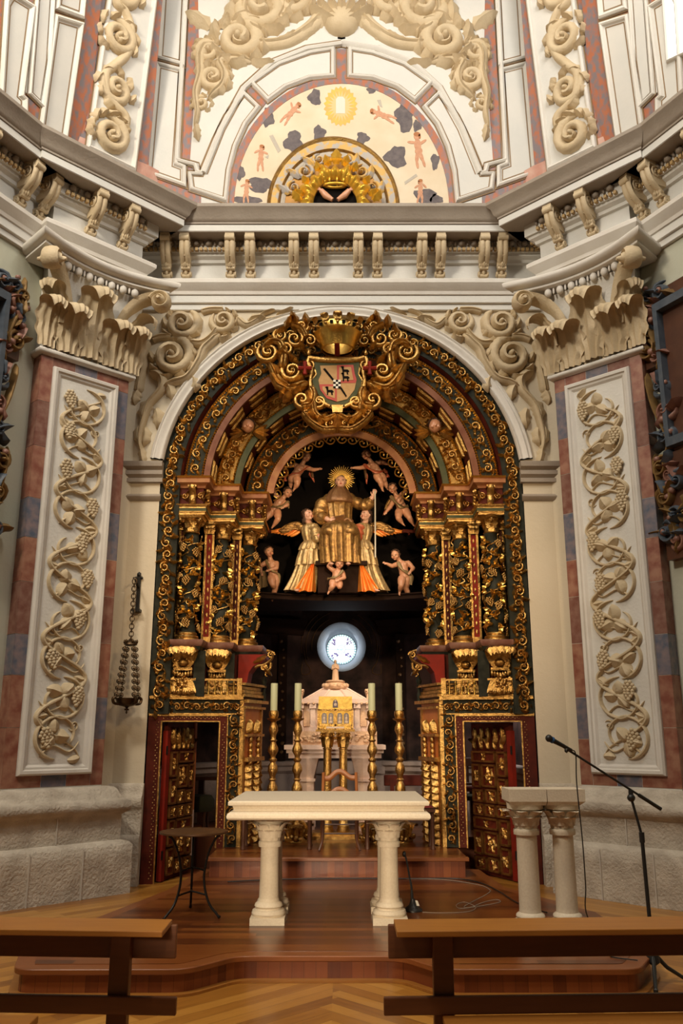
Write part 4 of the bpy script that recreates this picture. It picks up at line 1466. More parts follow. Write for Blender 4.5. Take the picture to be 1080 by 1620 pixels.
# two small cherub heads on the middle arch
for s_ in (-1, 1):
    b = MB()
    c = Vector((s_ * 1.28, 11.03, 5.78))
    b.ball(c, (.085, .085, .10), 2); b.ball(c + Vector((0, -.08, -.02)), (.018, .02, .022), 1)
    b.ball(c + Vector((-.04, -.06, -.03)), (.03, .03, .03), 1); b.ball(c + Vector((.04, -.06, -.03)), (.03, .03, .03), 1)
    hd = b.build('cherub_head', 'skin', AL)
    b = MB()
    R = random.Random(3)
    for k_ in range(26):
        a = R.uniform(0, 2 * pi); e = R.uniform(.15, 1.3)
        b.ball(c + Vector((math.cos(a) * math.sin(e) * .085, math.sin(a) * math.sin(e) * .085 * (1 if math.sin(a) > -.2 else .5) + .02, math.cos(e) * .10)), .03, 1)
    b.build('hair', 'hair_brown', hd)
    b = MB()
    for q in (-1, 1):
        for k_ in range(4):
            Mw_ = wall_map(11.06)
            b.leaf(Mw_, (c.x + q * .07, c.z - .08), (0 if q > 0 else pi) + q * (.5 - k_ * .35), .22, .08, .05, curl=.3)
    b.build('wing', 'gold', hd)
# pierced cresting inside the arch
b = MB()
Mc = arc_map(ARC_Z, 11.52, .90)
n = 17
Lr = pi * .90
for i in range(n):
    u = Lr * (i + .5) / n
    if i == 8: pass
    d = 1 if i < n / 2 else -1
    pts = [(u - Lr / n * .5 * d, .05), (u - Lr / n * .2 * d, -.035), (u + Lr / n * .2 * d, -.045), (u + Lr / n * .42 * d, .0), (u + Lr / n * .25 * d, .03), (u + Lr / n * .08 * d, .005)]
    b.tube([Mc(p[0], p[1], 0) for p in cat(pts, 4)], .011, 6)
    b.ball(Mc(u + Lr / n * .06 * d, .005, 0), .02, 1)
    b.tube([Mc(u - Lr / n * .3 * d, .0, 0), Mc(u - Lr / n * .1 * d, .05, 0)], .009, 6)
b.build('pierced_cresting', 'bright_gold', AL, smooth=60)

# ---- twisted columns with vines
def make_column():
    H0, H1 = .10, 1.40
    tw = 2 * pi * 3.2 / (H1 - H0)
    def axis(z):
        a = tw * (z - H0)
        return Vector((.017 * math.cos(a), .017 * math.sin(a), 0))
    b = MB()
    def sh(i, j):
        z = H0 + (H1 - H0) * j
        a = 2 * pi * i
        r = .094 + .012 * math.sin(pi * min(1, j * 1.2)) - .008 * j + .006 * math.cos(a - tw * z)
        return axis(z) + Vector((r * math.cos(a), r * math.sin(a), z))
    b.grid(sh, 24, 60)
    col = b.build('column', 'slate_paint', None, raw=True, smooth=60)
    r0 = .104
    M = lambda a, bb, h: axis(bb) + Vector(((r0 + h) * math.cos(a / r0), (r0 + h) * math.sin(a / r0), bb))
    v, lf, gr = MB(), MB(), MB()
    R = random.Random(12)
    for ph in (0, pi):
        pts = []
        for k_ in range(90):
            z = H0 + .03 + (H1 - H0 - .06) * k_ / 89
            a = ph + 2 * pi * 2.1 * k_ / 89 + .5 * math.sin(k_ * .55)
            pts.append(M(a * r0, z, .014 + .008 * math.sin(k_ * .8)))
        v.tube(pts, .0085, 5)
    for k_ in range(11):
        for q in range(4):
            z = H0 + .06 + (H1 - H0 - .12) * (k_ + .25 * (q % 2) * 2) / 11
            a = 2 * pi * q / 4 + k_ * .62
            c = (a * r0, min(z, H1 - .05))
            if (k_ + q) % 3 == 0:
                gr.grapes(lambda x, y, h: M(x, y, h + .012), (c[0], c[1] + .05), .10, -pi / 2 + R.uniform(-.4, .4), .0155)
            else:
                s0 = R.uniform(0, 6)
                for w_ in range(3):
                    lf.leaf(lambda x, y, h: M(x, y, h + .012), c, s0 + 2.1 * w_, R.uniform(.065, .085), .052, .045, curl=.5, nu=4, nv=5)
            # tendril loop
            pts = [M(c[0] + .05 * math.cos(t_ * 1.1 + q) * (1 - t_ / 9), c[1] + .055 * math.sin(t_ * 1.1 + q) * (1 - t_ / 9), .02 + .015 * math.sin(t_)) for t_ in range(7)]
            v.tube(cat(pts, 3), .0055, 4)
    v.build('vine', 'gold', col); lf.build('vine_leaf', 'bright_gold', col, smooth=60); gr.build('grape_bunch', 'grape_gold', col, smooth=80)
    b = MB()
    b.lathe([(.155, 0), (.155, .025), (.14, .03), (.15, .045), (.14, .06), (.118, .066), (.118, .075), (.13, .085), (.122, .10), (.10, .11)], n=28)
    b.build('base', 'gold', col, smooth=50)
    b = MB()
    b.lathe([(.09, 1.385), (.108, 1.39), (.112, 1.40), (.095, 1.41), (.095, 1.44), (.11, 1.52), (.135, 1.57), (.14, 1.575)], n=20)
    for ring, (z, H_, c_, n_) in enumerate(((1.405, .085, .045, 8), (1.45, .10, .06, 8))):
        for k_ in range(n_):
            a = 2 * pi * (k_ + .5 * ring) / n_
            o = Vector((math.cos(a), math.sin(a), 0)); s_ = Vector((-math.sin(a), math.cos(a), 0))
            def fn(i, j, o=o, s_=s_, z=z, H_=H_, c_=c_, ring=ring):
                e = i * 2 - 1
                return o * (.098 + .012 * ring + c_ * j ** 2.4) + s_ * (e * .036 * math.sin(pi * min(1, j * .8 + .2))) + Vector((0, 0, z + H_ * math.sin(min(1, j * 1.08) * pi * .56)))
            b.grid(fn, 4, 6)
    for k_ in range(4):
        a = pi / 4 + k_ * pi / 2
        o = Vector((math.cos(a), math.sin(a), 0)); s_ = Vector((-math.sin(a), math.cos(a), 0))
        c = o * .155 + Vector((0, 0, 1.545))
        pts = [c + (o * math.cos(q * .6) + Vector((0, 0, math.sin(q * .6)))) * .034 * (1 - q / 20) for q in range(15)]
        b.tube(pts, .017, 5)
        b.tube([c - s_ * .03, c + s_ * .03], .016, 6)
    b.hull8([(-.15, -.15, 1.575), (.15, -.15, 1.575), (.15, .15, 1.575), (-.15, .15, 1.575)], [(-.165, -.165, 1.61), (.165, -.165, 1.61), (.165, .165, 1.61), (-.165, .165, 1.61)])
    b.build('capital', 'gold', col, smooth=45)
    return col
col = make_column()
CP = [(1.96, 10.86), (1.60, 11.24), (1.28, 11.63)]
first = True
for sn, sx in SIDES:
    for k_, (x, y) in enumerate(CP):
        c = col if first else copy_tree(col)
        first = False
        c.parent = AL
        c.location = Vector((-sx * x, y, 2.83)) - AL.location
        c.rotation_euler = (0, 0, k_ * 1.3 + (sx < 0) * 2.2)
# stepped plan shared by plinths, entablatures and back walls
STEP = [(-2.135, 10.70), (-1.77, 10.70), (-1.77, 11.08), (-1.43, 11.08), (-1.43, 11.47), (-1.09, 11.47), (-1.09, 12.1)]
for sn, sx in SIDES:
    Tm = sided(sx)
    def sw(nm, mt, prof, parent, path=STEP, smooth=30):
        b = MB(Tm); b.sweep(prof, path)
        return b.build(nm, mt, parent, smooth=smooth)
    en = sw('entablature', 'gold', [(-.3, 4.44), (.0, 4.44), (.0, 4.47), (.015, 4.475), (.015, 4.54), (.03, 4.55), (.04, 4.575), (.0, 4.58), (-.3, 4.58)], AL)
    sw('green_fascia', 'green_paint', [(-.02, 4.485), (.019, 4.485), (.019, 4.525), (-.02, 4.525)], en, smooth=0)
    sw('frieze', 'dark_red', [(-.3, 4.575), (-.03, 4.575), (-.03, 4.82), (-.3, 4.82)], en, smooth=0)
    sw('cornice', 'peach_marble', [(-.3, 4.80), (-.01, 4.80), (.0, 4.83), (.03, 4.85), (.055, 4.86), (.055, 4.915), (.07, 4.94), (-.3, 4.95)], en)
    sw('gilded_lip', 'bright_gold', [(.04, 4.917), (.075, 4.925), (.085, 4.945), (.06, 4.952), (.04, 4.952)], en, smooth=0)
    cs, rs = MB(Tm), MB(Tm)
    for (x0, x1, y) in ((-2.12, -1.79, 10.73), (-1.75, -1.45, 11.11), (-1.41, -1.11, 11.50)):
        xc = (x0 + x1) / 2 + .02
        # scrolled consoles in the frieze
        for xx, w_ in ((xc, .045), ):
            pts = [(xx, y - .03, 4.585), (xx, y - .055, 4.64), (xx, y - .045, 4.69), (xx, y - .07, 4.74), (xx, y - .105, 4.785), (xx, y - .10, 4.81)]
            cs.tube(cat(pts, 3), [(w_, .03)] * 16, 8, flat=(0, -1, 0))
            cs.box((xx - w_ * 1.2, y - .11, 4.795), (xx + w_ * 1.2, y, 4.82))
            cs.ball((xx, y - .06, 4.63), (.03, .03, .04), 1)
        Mw_ = wall_map(y - .002)
        for s_ in (-1, 1):
            rs.scroll(Mw_, (xc + s_ * .105, 4.695), .05, 1.4, 1.0, s_, w=.25, h=.6)
            for q in range(3):
                rs.leaf(Mw_, (xc + s_ * .105, 4.695), q * 2.1 + 1, .085, .045, .04, curl=.4)
        # leafy bracket on the inner return of each break
        for q in range(5):
            cs.ball((x1 + .03, y + .06 + .03 * q, 4.78 - .035 * q), (.035, .04, .04), 1)
        pts = [(x1 + .05 * math.cos(t_ * .7) + .01, y + .03 + .02 * t_, 4.77 - .022 * t_ + .02 * math.sin(t_ * 1.2)) for t_ in range(8)]
        cs.tube(pts, .016, 6)
    cs.build('console', 'gold', en, smooth=50); rs.build('rosette_carving', 'gold', en, smooth=60)
    # ledge the columns stand on, pedestals beneath
    lg = sw('column_ledge', 'rose_marble', [(-.3, 2.75), (.02, 2.75), (.035, 2.765), (.05, 2.80), (.05, 2.83), (-.3, 2.83)], AL)
    sw('ledge_lip', 'slate_paint', [(-.2, 2.70), (.0, 2.70), (.02, 2.752), (-.2, 2.752)], lg)
    pd = sw('pedestal', 'dark_red', [(-.3, 2.10), (-.10, 2.10), (-.10, 2.71), (-.3, 2.71)], AL, [STEP[0], STEP[1], STEP[2], STEP[3], (-1.43, 11.35), (-1.20, 11.35), (-1.20, 12.1)], smooth=0)
    b = MB(Tm)
    for (x0, x1, y) in ((-2.13, -2.09, 10.79), (-1.84, -1.70, 10.80), (-1.50, -1.38, 11.17)):
        b.box((x0, y - .03, 2.14), (x1, y, 2.70))
    b.build('slate_panel', 'slate_paint', pd, smooth=0)
    def corbel(x, y):
        b = MB(Tm)
        up, out, sd = Vector((0, 0, 1)), Vector((0, -1, 0)), Vector((1, 0, 0))
        for q in range(5):            # palmette under the ledge
            a = (q - 2) * .5
            acanthus_std(b, (x + math.sin(a) * .06, y - .02, 2.50), Vector((math.sin(a) * .6, 0, 1)).normalized(), out, Vector((math.cos(a), 0, -math.sin(a) * .6)), .26, .13, .16, False)
        b.ball((x, y - .06, 2.55), (.07, .06, .05), 2)
        for q in range(7):
            a = (q - 3) / 3
            b.ball((x + a * .10, y - .07 + abs(a) * .02, 2.42 - .02 * (1 - abs(a))), (.02, .03, .045), 1)
        b.box((x - .115, y - .07, 2.455), (x + .115, y, 2.49))
        R = random.Random(int(x * 100))
        for q in range(26):           # fruit and leaf drop
            zz = R.uniform(2.16, 2.40)
            b.ball((x + R.uniform(-.10, .10) * (.5 + (zz - 2.1) * 2), y - .04 - R.uniform(0, .05), zz), R.uniform(.016, .032), 1)
        for q in range(6):
            acanthus_std(b, (x + (q - 2.5) * .035, y - .03, 2.36), Vector(((q - 2.5) * .12, 0, -1)).normalized(), out, sd, .20, .07, .06, False)
        b.build('leaf_corbel', 'gold', pd, smooth=60)
    corbel(-1.965, 10.80); corbel(-1.60, 11.18)
    b = MB(Tm)
    for q in range(6):                # narrow drop beside the border
        b.ball((-2.085, 10.76, 2.66 - q * .075), (.035, .035, .045 - .003 * q), 1)
    b.build('carved_drop', 'gold', pd, smooth=60)
    # scrolled bracket carrying the inner column
    b = MB(Tm)
    prof_ = [(-1.36, 2.71), (-1.00, 2.71), (-1.0, 2.66), (-1.06, 2.60), (-1.16, 2.56), (-1.22, 2.48), (-1.24, 2.36), (-1.25, 2.15), (-1.36, 2.15)]
    b.prism([(x, 11.40, z) for x, z in prof_], (0, .5, 0))
    br = b.build('scrolled_bracket', 'red_paint', AL, smooth=20)
    b = MB(Tm)
    pts = [(-.99, 2.76), (-.93, 2.74), (-.91, 2.68), (-.95, 2.62), (-1.03, 2.57), (-1.10, 2.56), (-1.14, 2.53)]
    b.tube([(x, 11.38, z) for x, z in cat(pts, 5)], .02, 6)
    for cx_, cz_, r in ((-1.02, 2.535, .045), (-.93, 2.70, .05)):
        b.tube([(cx_ + r * (1 - q / 20) * math.cos(q * .55), 11.38, cz_ + r * (1 - q / 20) * math.sin(q * .55)) for q in range(17)], .017, 6)
    b.tube([(x, 11.38, z) for x, z in cat([(-.93, 2.60), (-.94, 2.53), (-.98, 2.49), (-1.0, 2.44), (-.97, 2.42)], 4)], [.022 - .001 * q for q in range(17)], 6)
    Mw_ = wall_map(11.395)
    b.leaf(Mw_, (-1.16, 2.60), .5, .22, .08, .05, lobes=2, curl=.6); b.leaf(Mw_, (-1.05, 2.57), -.8, .2, .07, .05, curl=.6)
    b.build('gilded_scroll', 'gold', br, smooth=60)
    # dark back walls and red-and-gold strips behind the columns
    b = MB(Tm); b.sweep([(-.5, 2.83), (-.34, 2.83), (-.34, 4.44), (-.5, 4.44)], [(-2.14, 10.70), (-1.77, 10.70), (-1.77, 11.08), (-1.43, 11.08), (-1.43, 11.47), (-1.25, 11.47), (-1.25, 12.2)])
    b.build('back_panel', 'black_paint', AL, smooth=0)
    for (x, y, w_) in ((-2.075, 10.93, .085), (-1.765, 11.16, .10), (-1.44, 11.52, .09)):
        b = MB(Tm); b.box((x - w_ / 2, y, 2.90), (x + w_ / 2, y + .05, 4.28)); ps = b.build('red_strip_pilaster', 'red_paint' if x < -1.5 and x > -2 else 'dark_red', AL, smooth=0)
        b = MB(Tm)
        for s_ in (-1, 1):
            b.box((x + s_ * w_ / 2 - .014, y - .012, 2.90), (x + s_ * w_ / 2 + .014, y + .03, 4.28))
        b.box((x - w_ * .6, y - .03, 2.83), (x + w_ * .6, y + .06, 2.91))
        for q in range(12):
            b.ball((x, y - .004, 2.98 + q * .11), (.014, .012, .035), 1)
        b.build('gilded_edge', 'gold', ps, smooth=40)
        b = MB(Tm)
        b.box((x - w_ * .75, y - .06, 4.41), (x + w_ * .75, y + .06, 4.44))
        for q in range(3):
            for rr in range(2):
                acanthus_std(b, (x + (q - 1) * w_ * .42, y - .01, 4.28 + rr * .06), (0, 0, 1), (0, -1, 0), (1, 0, 0), .10, .06, .05, False)
        b.build('capital', 'gold', ps, smooth=60)
    # ---- lower storey with the side door
    A, B = Vector((-2.345, 10.675, 0)), Vector((-1.24, 10.945, 0))
    U = (B - A).normalized(); LW = (B - A).length
    N = Vector((U.y, -U.x, 0))
    base_map = lambda a, bb, h, A=A, U=U, N=N: A + U * a + N * h + Vector((0, 0, bb))
    M = base_map if sx > 0 else mirror(base_map)
    def pbox(mb, u0, u1, z0, z1, h0, h1):
        c = [M(u, z, h) for h in (h0, h1) for (u, z) in ((u0, z0), (u1, z0), (u1, z1), (u0, z1))]
        mb.add(c, [(0, 1, 2, 3), (7, 6, 5, 4), (0, 4, 5, 1), (1, 5, 6, 2), (2, 6, 7, 3), (3, 7, 4, 0)])
    b = MB(); pbox(b, 0, LW, 1.93, 2.11, -.14, 0); pbox(b, .955, LW, .375, 1.93, -.14, 0)
    dr = b.build('door_surround', 'slate_paint', AL, smooth=0)
    b = MB()
    rinceau(b, lambda u, v, h: M(u, 2.02 + v, h), .03, LW - .02, .068, .12, 21, 1.2)
    rinceau(b, lambda u, v, h: M(1.045 - v, u, h), .40, 1.94, .075, .16, 23, 1.35)
    b.build('scroll_carving', 'gold', dr, smooth=60)
    b = MB()
    for (u0, u1, z0, z1, h1) in ((0, LW + .01, 2.105, 2.145, .035), (LW - .03, LW + .015, .375, 2.10, .012), (.0, LW, 1.925, 1.94, .012), (.952, .966, .375, 1.93, .014)):
        pbox(b, u0, u1, z0, z1, -.14, h1)
    b.build('gilded_edge', 'gold', dr, smooth=0)
    b = MB(); pbox(b, .0, .06, .0, 1.925, -.85, -.08); pbox(b, .0, .16, .0, 1.925, -.10, .01); pbox(b, .16, .86, 1.84, 1.925, -.10, .01); pbox(b, .86, .95, .375, 1.925, -.10, .01)
    df_ = b.build('door_frame', 'dark_red', AL, smooth=0)
    b = MB()
    for (u0, u1, z0, z1) in ((.148, .165, .0, 1.85), (.148, .87, 1.835, 1.85), (.853, .87, .375, 1.85), (.0, .95, 1.905, 1.927)):
        pbox(b, u0, u1, z0, z1, -.04, .02)
    for q in range(60):
        z = .06 + q * .03
        for u in (.10, .905):
            if u > .5 and z < .4: continue
            b.dome(lambda x, y, h: M(x, y, h + .009), (u + .02 * (q % 2), z), .009, .009, 5, 2)
    for q in range(28):
        b.dome(lambda x, y, h: M(x, y, h + .009), (.18 + q * .025, 1.875 + .012 * (q % 2)), .009, .009, 5, 2)
    b.build('gilded_fillet', 'gold', df_, smooth=0)
    # side panel of the opening with carved drops
    A2, B2 = Vector((-1.235, 10.95, 0)), Vector((-1.06, 11.60, 0))
    U2 = (B2 - A2).normalized(); N2 = Vector((U2.y, -U2.x, 0)); LS = (B2 - A2).length
    base2 = lambda a, bb, h, A2=A2, U2=U2, N2=N2: A2 + U2 * a + N2 * h + Vector((0, 0, bb))
    M2 = base2 if sx > 0 else mirror(base2)
    def qbox(mb, u0, u1, z0, z1, h0, h1):
        c = [M2(u, z, h) for h in (h0, h1) for (u, z) in ((u0, z0), (u1, z0), (u1, z1), (u0, z1))]
        mb.add(c, [(0, 1, 2, 3), (7, 6, 5, 4), (0, 4, 5, 1), (1, 5, 6, 2), (2, 6, 7, 3), (3, 7, 4, 0)])
    mat('orange_red', (.42, .10, .02), .45, col2=(.50, .17, .04), scale=10)
    b = MB(); qbox(b, 0, LS, .375, 2.10, -.12, 0); sp = b.build('side_panel', 'orange_red', AL, smooth=0)
    b = MB(); qbox(b, 0, LS + .03, 2.0, 2.03, -.1, .05); qbox(b, 0, LS + .05, 2.07, 2.11, -.1, .08); qbox(b, .0, .05, .375, 2.0, -.02, .02); qbox(b, LS - .04, LS, .375, 2.0, -.02, .02)
    qbox(b, .05, LS - .03, 1.66, 1.69, -.02, .06); qbox(b, .05, LS - .03, 1.36, 1.41, -.02, .07)
    for c_ in (.20, .47):
        for q in range(4):
            b.leaf(lambda x, y, h: M2(x, y, h + .01), (c_ + (q - 1.5) * .05, 1.70), pi / 2 + (q - 1.5) * .25, .17, .07, .05, curl=.6)
        R = random.Random(31)
        for q in range(11):
            z = 1.34 - q * .085
            for e in (-1, 1):
                b.leaf(lambda x, y, h: M2(x, y, h + .01), (c_, z), -pi / 2 + e * .7, .14, .08, .07, curl=.5)
            b.ball(M2(c_ + R.uniform(-.03, .03), z, .05), R.uniform(.03, .045), 1)
        for q in range(4):
            b.ball(M2(c_, 1.62 - q * .07, .04), (.035, .035, .05), 1)
    b.build('carved_drop', 'gold', sp, smooth=60)
    b = MB()
    for q in range(3):
        qbox(b, -.02, LS + .02 - q * .03, 2.145 + q * .045, 2.182 + q * .045, -.2, .04 - q * .02)
    qbox(b, -.04, LS + .03, 2.285, 2.315, -.22, .05)
    b.build('stepped_gallery', 'gold', AL, smooth=0)
    b = MB()
    p = M2(LS, 2.11, .03)
    b.lathe([(.03, 0), (.03, .10), (.02, .11), (.024, .19), (.04, .20), (.02, .215), (.038, .25), (.034, .29), (.012, .33), (.014, .35), (.001, .375)], (p.x, p.y, p.z), 12)
    b.build('finial', 'slate_paint', AL, smooth=50)
    # balustrade over the door
    b = MB(); pbox(b, .20, 1.08, 2.335, 2.36, .0, .035); pbox(b, .20, 1.08, 2.145, 2.165, .0, .035); pbox(b, 1.06, 1.12, 2.145, 2.37, -.02, .045)
    bl = b.build('balustrade_rail', 'gold', AL, smooth=0)
    for q in range(11):
        b = MB()
        p = M(.24 + q * .078, 2.165, .018)
        b.lathe([(.012, 0), (.012, .02), (.007, .03), (.016, .06), (.009, .10), (.008, .13), (.014, .145), (.008, .17)], tuple(p), 8)
        if q in (2, 5, 8): pass
        b.build('baluster', 'bright_gold', bl, smooth=50)
    b = MB(); pbox(b, .10, .21, 2.145, 2.25, -.02, .05); b.build('newel_block', 'slate_paint', bl, smooth=0)

# ============================================================ COAT OF ARMS
CA = thing('coat_of_arms', 'carved gilded crest with painted quartered shield and crown at the top of the arch', 'crest', (0, 10.5, 6.2))
ZC = lambda u, v, Y=10.5: (lambda p: (p.x, p.z))(at(u / 3.857 + 400, v / 3.857 + 490, Y))
Ms = wall_map(10.47)
sh = [(375, 305), (645, 305), (650, 345), (640, 400), (665, 440), (650, 510), (600, 565), (545, 600), (515, 610), (485, 600), (430, 565), (385, 510), (360, 440), (390, 400), (372, 345)]
def sh_scale(k, cy=440):
    return [(515 + (u - 515) * k, cy + (v - cy) * k) for u, v in sh]
def spoly(mb, pts, h0, h1):
    mb.prism([Ms(*ZC(*p), h0) for p in pts], (0, -(h1 - h0), 0))
b = MB(); spoly(b, sh_scale(1.06), -.04, .0); b.build('shield_rim', 'gold', CA, smooth=0)
b = MB(); spoly(b, sh_scale(.99), .0, .02)
sd_ = b.build('shield', 'green_paint', CA, smooth=0)
mat('arms_gold', (.40, .23, .08), .5, .2, col2=(.34, .18, .055), scale=20)
mat('arms_red', (.36, .035, .015), .5)
qs = [(410, 352), (612, 348), (620, 400), (632, 440), (618, 500), (575, 555), (512, 572), (450, 550), (412, 500), (400, 440), (418, 400)]
b = MB(); spoly(b, qs, .02, .028); b.build('quarter_field', 'arms_gold', sd_, smooth=0)
b = MB()
for pl in ([(512, 350), (612, 348), (620, 400), (632, 440), (625, 458), (512, 458)], [(404, 466), (512, 466), (512, 572), (450, 550), (412, 500)]):
    spoly(b, pl, .02, .032)
b.build('red_border', 'arms_red', sd_, smooth=0)
b = MB()
for pl in ([(526, 364), (598, 362), (604, 400), (612, 440), (526, 444)], [(424, 480), (500, 480), (500, 552), (452, 536), (426, 500)]):
    spoly(b, pl, .03, .036)
b.build('inner_field', 'arms_gold', sd_, smooth=0)
b = MB()
for pl in ([(428, 374), (440, 368), (494, 436), (486, 444)], [(530, 490), (540, 484), (572, 536), (566, 544)]):
    spoly(b, pl, .026, .036)
def beast(u, v):
    for pl in ([(u - 16, v - 6), (u + 18, v - 6), (u + 20, v + 8), (u - 14, v + 8)], [(u - 22, v - 26), (u - 6, v - 26), (u - 6, v - 4), (u - 16, v - 4)], [(u - 26, v - 22), (u - 14, v - 28), (u - 14, v - 16)], [(u - 14, v + 6), (u - 6, v + 6), (u - 8, v + 24), (u - 15, v + 24)], [(u + 10, v + 6), (u + 19, v + 6), (u + 21, v + 24), (u + 13, v + 24)], [(u + 18, v - 6), (u + 27, v + 4), (u + 23, v + 10), (u + 16, v)]):
        spoly(b, pl, .034, .042)
beast(560, 384); beast(562, 424); beast(466, 508)
b.build('charge', 'black_paint', sd_, smooth=0)
b = MB(); w_ = MB()
for i in range(3):
    for j in range(4):
        t_ = b if (i + j) % 2 else w_
        u, v = 490 + i * 15, 440 + j * 13
        spoly(t_, [(u, v), (u + 15, v), (u + 15, v + 13), (u, v + 13)], .03, .04)
b.build('chequer_dark', 'black_paint', sd_, smooth=0); w_.build('chequer_pale', 'pale_paint', sd_, smooth=0)
b = MB()
top = [(330, 300), (390, 312), (515, 320), (640, 312), (690, 298)]
b.rib(Ms, [ZC(*p) for p in top], .045, .06)
for s_ in (-1, 1):
    f_ = lambda u, v: (515 + s_ * (515 - u), v)
    b.tube([Ms(*ZC(*f_(*p)), .03) for p in cat([(345, 300), (335, 340), (360, 380), (350, 440), (360, 500), (400, 560), (470, 600)], 4)], .028, 7)
    b.lathe([(.012, 0), (.03, .02), (.02, .06), (.01, .08)], tuple(Ms(*ZC(*f_(342, 290)), .03)), 8)
b.prism([Ms(*ZC(*p), 0) for p in [(480, 595), (550, 595), (545, 640), (485, 640)]], (0, -.06, 0))
b.build('strapwork', 'gold', CA, smooth=60)
b = MB()
for s_ in (-1, 1):
    f_ = lambda u, v: ZC(515 + s_ * (515 - u), v)
    for (u, v, r, tn, a0, d_, hh) in ((95, 270, .16, 1.6, .8, -1, .55), (240, 385, .155, 1.6, 1.0, -1, .6), (255, 190, .125, 1.5, 2.0, 1, .6), (170, 165, .11, 1.5, 1.0, -1, .5), (350, 200, .10, 1.5, 0, 1, .6), (300, 110, .11, 1.5, 2, 1, .5), (300, 560, .14, 1.6, 2.4, 1, .6), (405, 570, .10, 1.5, 0, -1, .7), (470, 705, .10, 1.6, 1.0, 1, .6), (200, 250, .10, 1.4, 1, 1, .5), (345, 350, .08, 1.4, 1, 1, .5), (330, 640, .09, 1.4, 2, 1, .5)):
        c = f_(u, v)
        b.scroll(Ms, c, r, tn, a0 if s_ > 0 else pi - a0, d_ * s_, w=.27, h=hh)
        b.scroll(Ms, c, r * .7, tn * .8, a0 + 2.2 if s_ > 0 else pi - a0 - 2.2, d_ * s_, w=.2, h=hh * 1.3, bud=False)
    for pts, ww in (([(100, 330), (160, 440), (230, 490), (340, 450)], (.05, .07)), ([(60, 260), (110, 210), (170, 220), (190, 290), (180, 380)], (.05, .07)), ([(350, 480), (370, 530), (350, 590), (290, 600)], (.06, .06)), ([(370, 560), (380, 640), (440, 680), (515, 650)], (.05, .05)), ([(300, 630), (350, 690), (430, 740), (515, 735)], (.04, .06)), ([(230, 100), (300, 130), (330, 190)], (.04, .05)), ([(110, 400), (150, 470), (210, 500)], (.03, .06))):
        p_ = [f_(*p) for p in pts]
        b.rib(Ms, p_, ww, .10, seg=6); b.rib(Ms, p_, (ww[0] * .35, ww[1] * .35), .13, seg=4)
    R = random.Random(8)
    for (u, v, an, L) in ((120, 340, -2.2, .26), (150, 420, -2.0, .28), (200, 480, -1.4, .2), (230, 530, 2.6, .24), (140, 160, 2.4, .2), (200, 120, 1.9, .22), (270, 90, 1.4, .2), (340, 100, 1.0, .2), (60, 240, 2.9, .2), (240, 500, -1, .25), (330, 500, -1.8, .28), (280, 330, .6, .2), (170, 320, 1.6, .26), (220, 290, .4, .2), (330, 620, -2.6, .2), (400, 650, -2, .22), (450, 640, -1.2, .18), (300, 470, -.4, .22), (320, 250, .8, .16), (250, 440, 3.0, .2)):
        b.leaf(Ms, f_(u, v), an if s_ > 0 else pi - an, L * .85, L * .6, .13, lobes=2, curl=.7, bend=R.uniform(-.6, .6))
b.leaf(Ms, ZC(515, 640), -pi / 2, .28, .2, .12, lobes=2, curl=.6)
b.build('acanthus_scroll', 'gold', CA, smooth=60)
b = MB()
for s_ in (-1, 1):
    c = Ms(*ZC(515 + s_ * 195, 385), .12)
    for a in range(4):
        an = a * pi / 2
        b.tube([c, c + Vector((math.cos(an) * .09, 0, math.sin(an) * .09))], [.02, .03], 6)
b.tube([Ms(*ZC(512, 215), .10), Ms(*ZC(515, 300), .07)], .035, 8)
b.build('red_cross', 'red_paint', CA)
# crown
cc = Vector((Ms(*ZC(517, 215), 0).x, 10.38, ZC(517, 270)[1]))
b = MB()
Hc = ZC(517, 138)[1] - cc.z
b.lathe([(.20, .0), (.22, .0), (.26, Hc * .35), (.30, Hc * .62), (.315, Hc * .66), (.30, Hc * .72), (.31, Hc * .95), (.29, Hc * .95), (.27, Hc * .6), (.20, .03)], (cc.x, cc.y, cc.z), 40, caps=False)
cr = b.build('crown', 'bright_gold', CA, smooth=50)
b = MB()
for k_ in range(12):
    a = 2 * pi * k_ / 12
    o = Vector((math.cos(a), math.sin(a), 0)); s_ = Vector((-math.sin(a), math.cos(a), 0))
    acanthus_std(b, cc + o * .30 + Vector((0, 0, Hc * .92)), (0, 0, 1), o, s_, .085, .11, .05, False)
    b.ball(cc + o * .31 + Vector((0, 0, Hc * .83)), .024, 1)
b.build('crown_leaf', 'gold', cr, smooth=60)
b = MB()
for k_ in range(24):
    a = 2 * pi * k_ / 24
    o = Vector((math.cos(a), math.sin(a), 0)); s_ = Vector((-math.sin(a), math.cos(a), 0))
    p = cc + o * .308 + Vector((0, 0, Hc * .84))
    if k_ % 2:
        b.hull8([p - s_ * .022 - Vector((0, 0, .02)), p + s_ * .022 - Vector((0, 0, .02)), p + s_ * .022 + Vector((0, 0, .02)), p - s_ * .022 + Vector((0, 0, .02))], [p - s_ * .022 - Vector((0, 0, .02)) + o * .008, p + s_ * .022 - Vector((0, 0, .02)) + o * .008, p + s_ * .022 + Vector((0, 0, .02)) + o * .008, p - s_ * .022 + Vector((0, 0, .02)) + o * .008])
b.build('crown_slot', 'black_paint', cr, smooth=0)
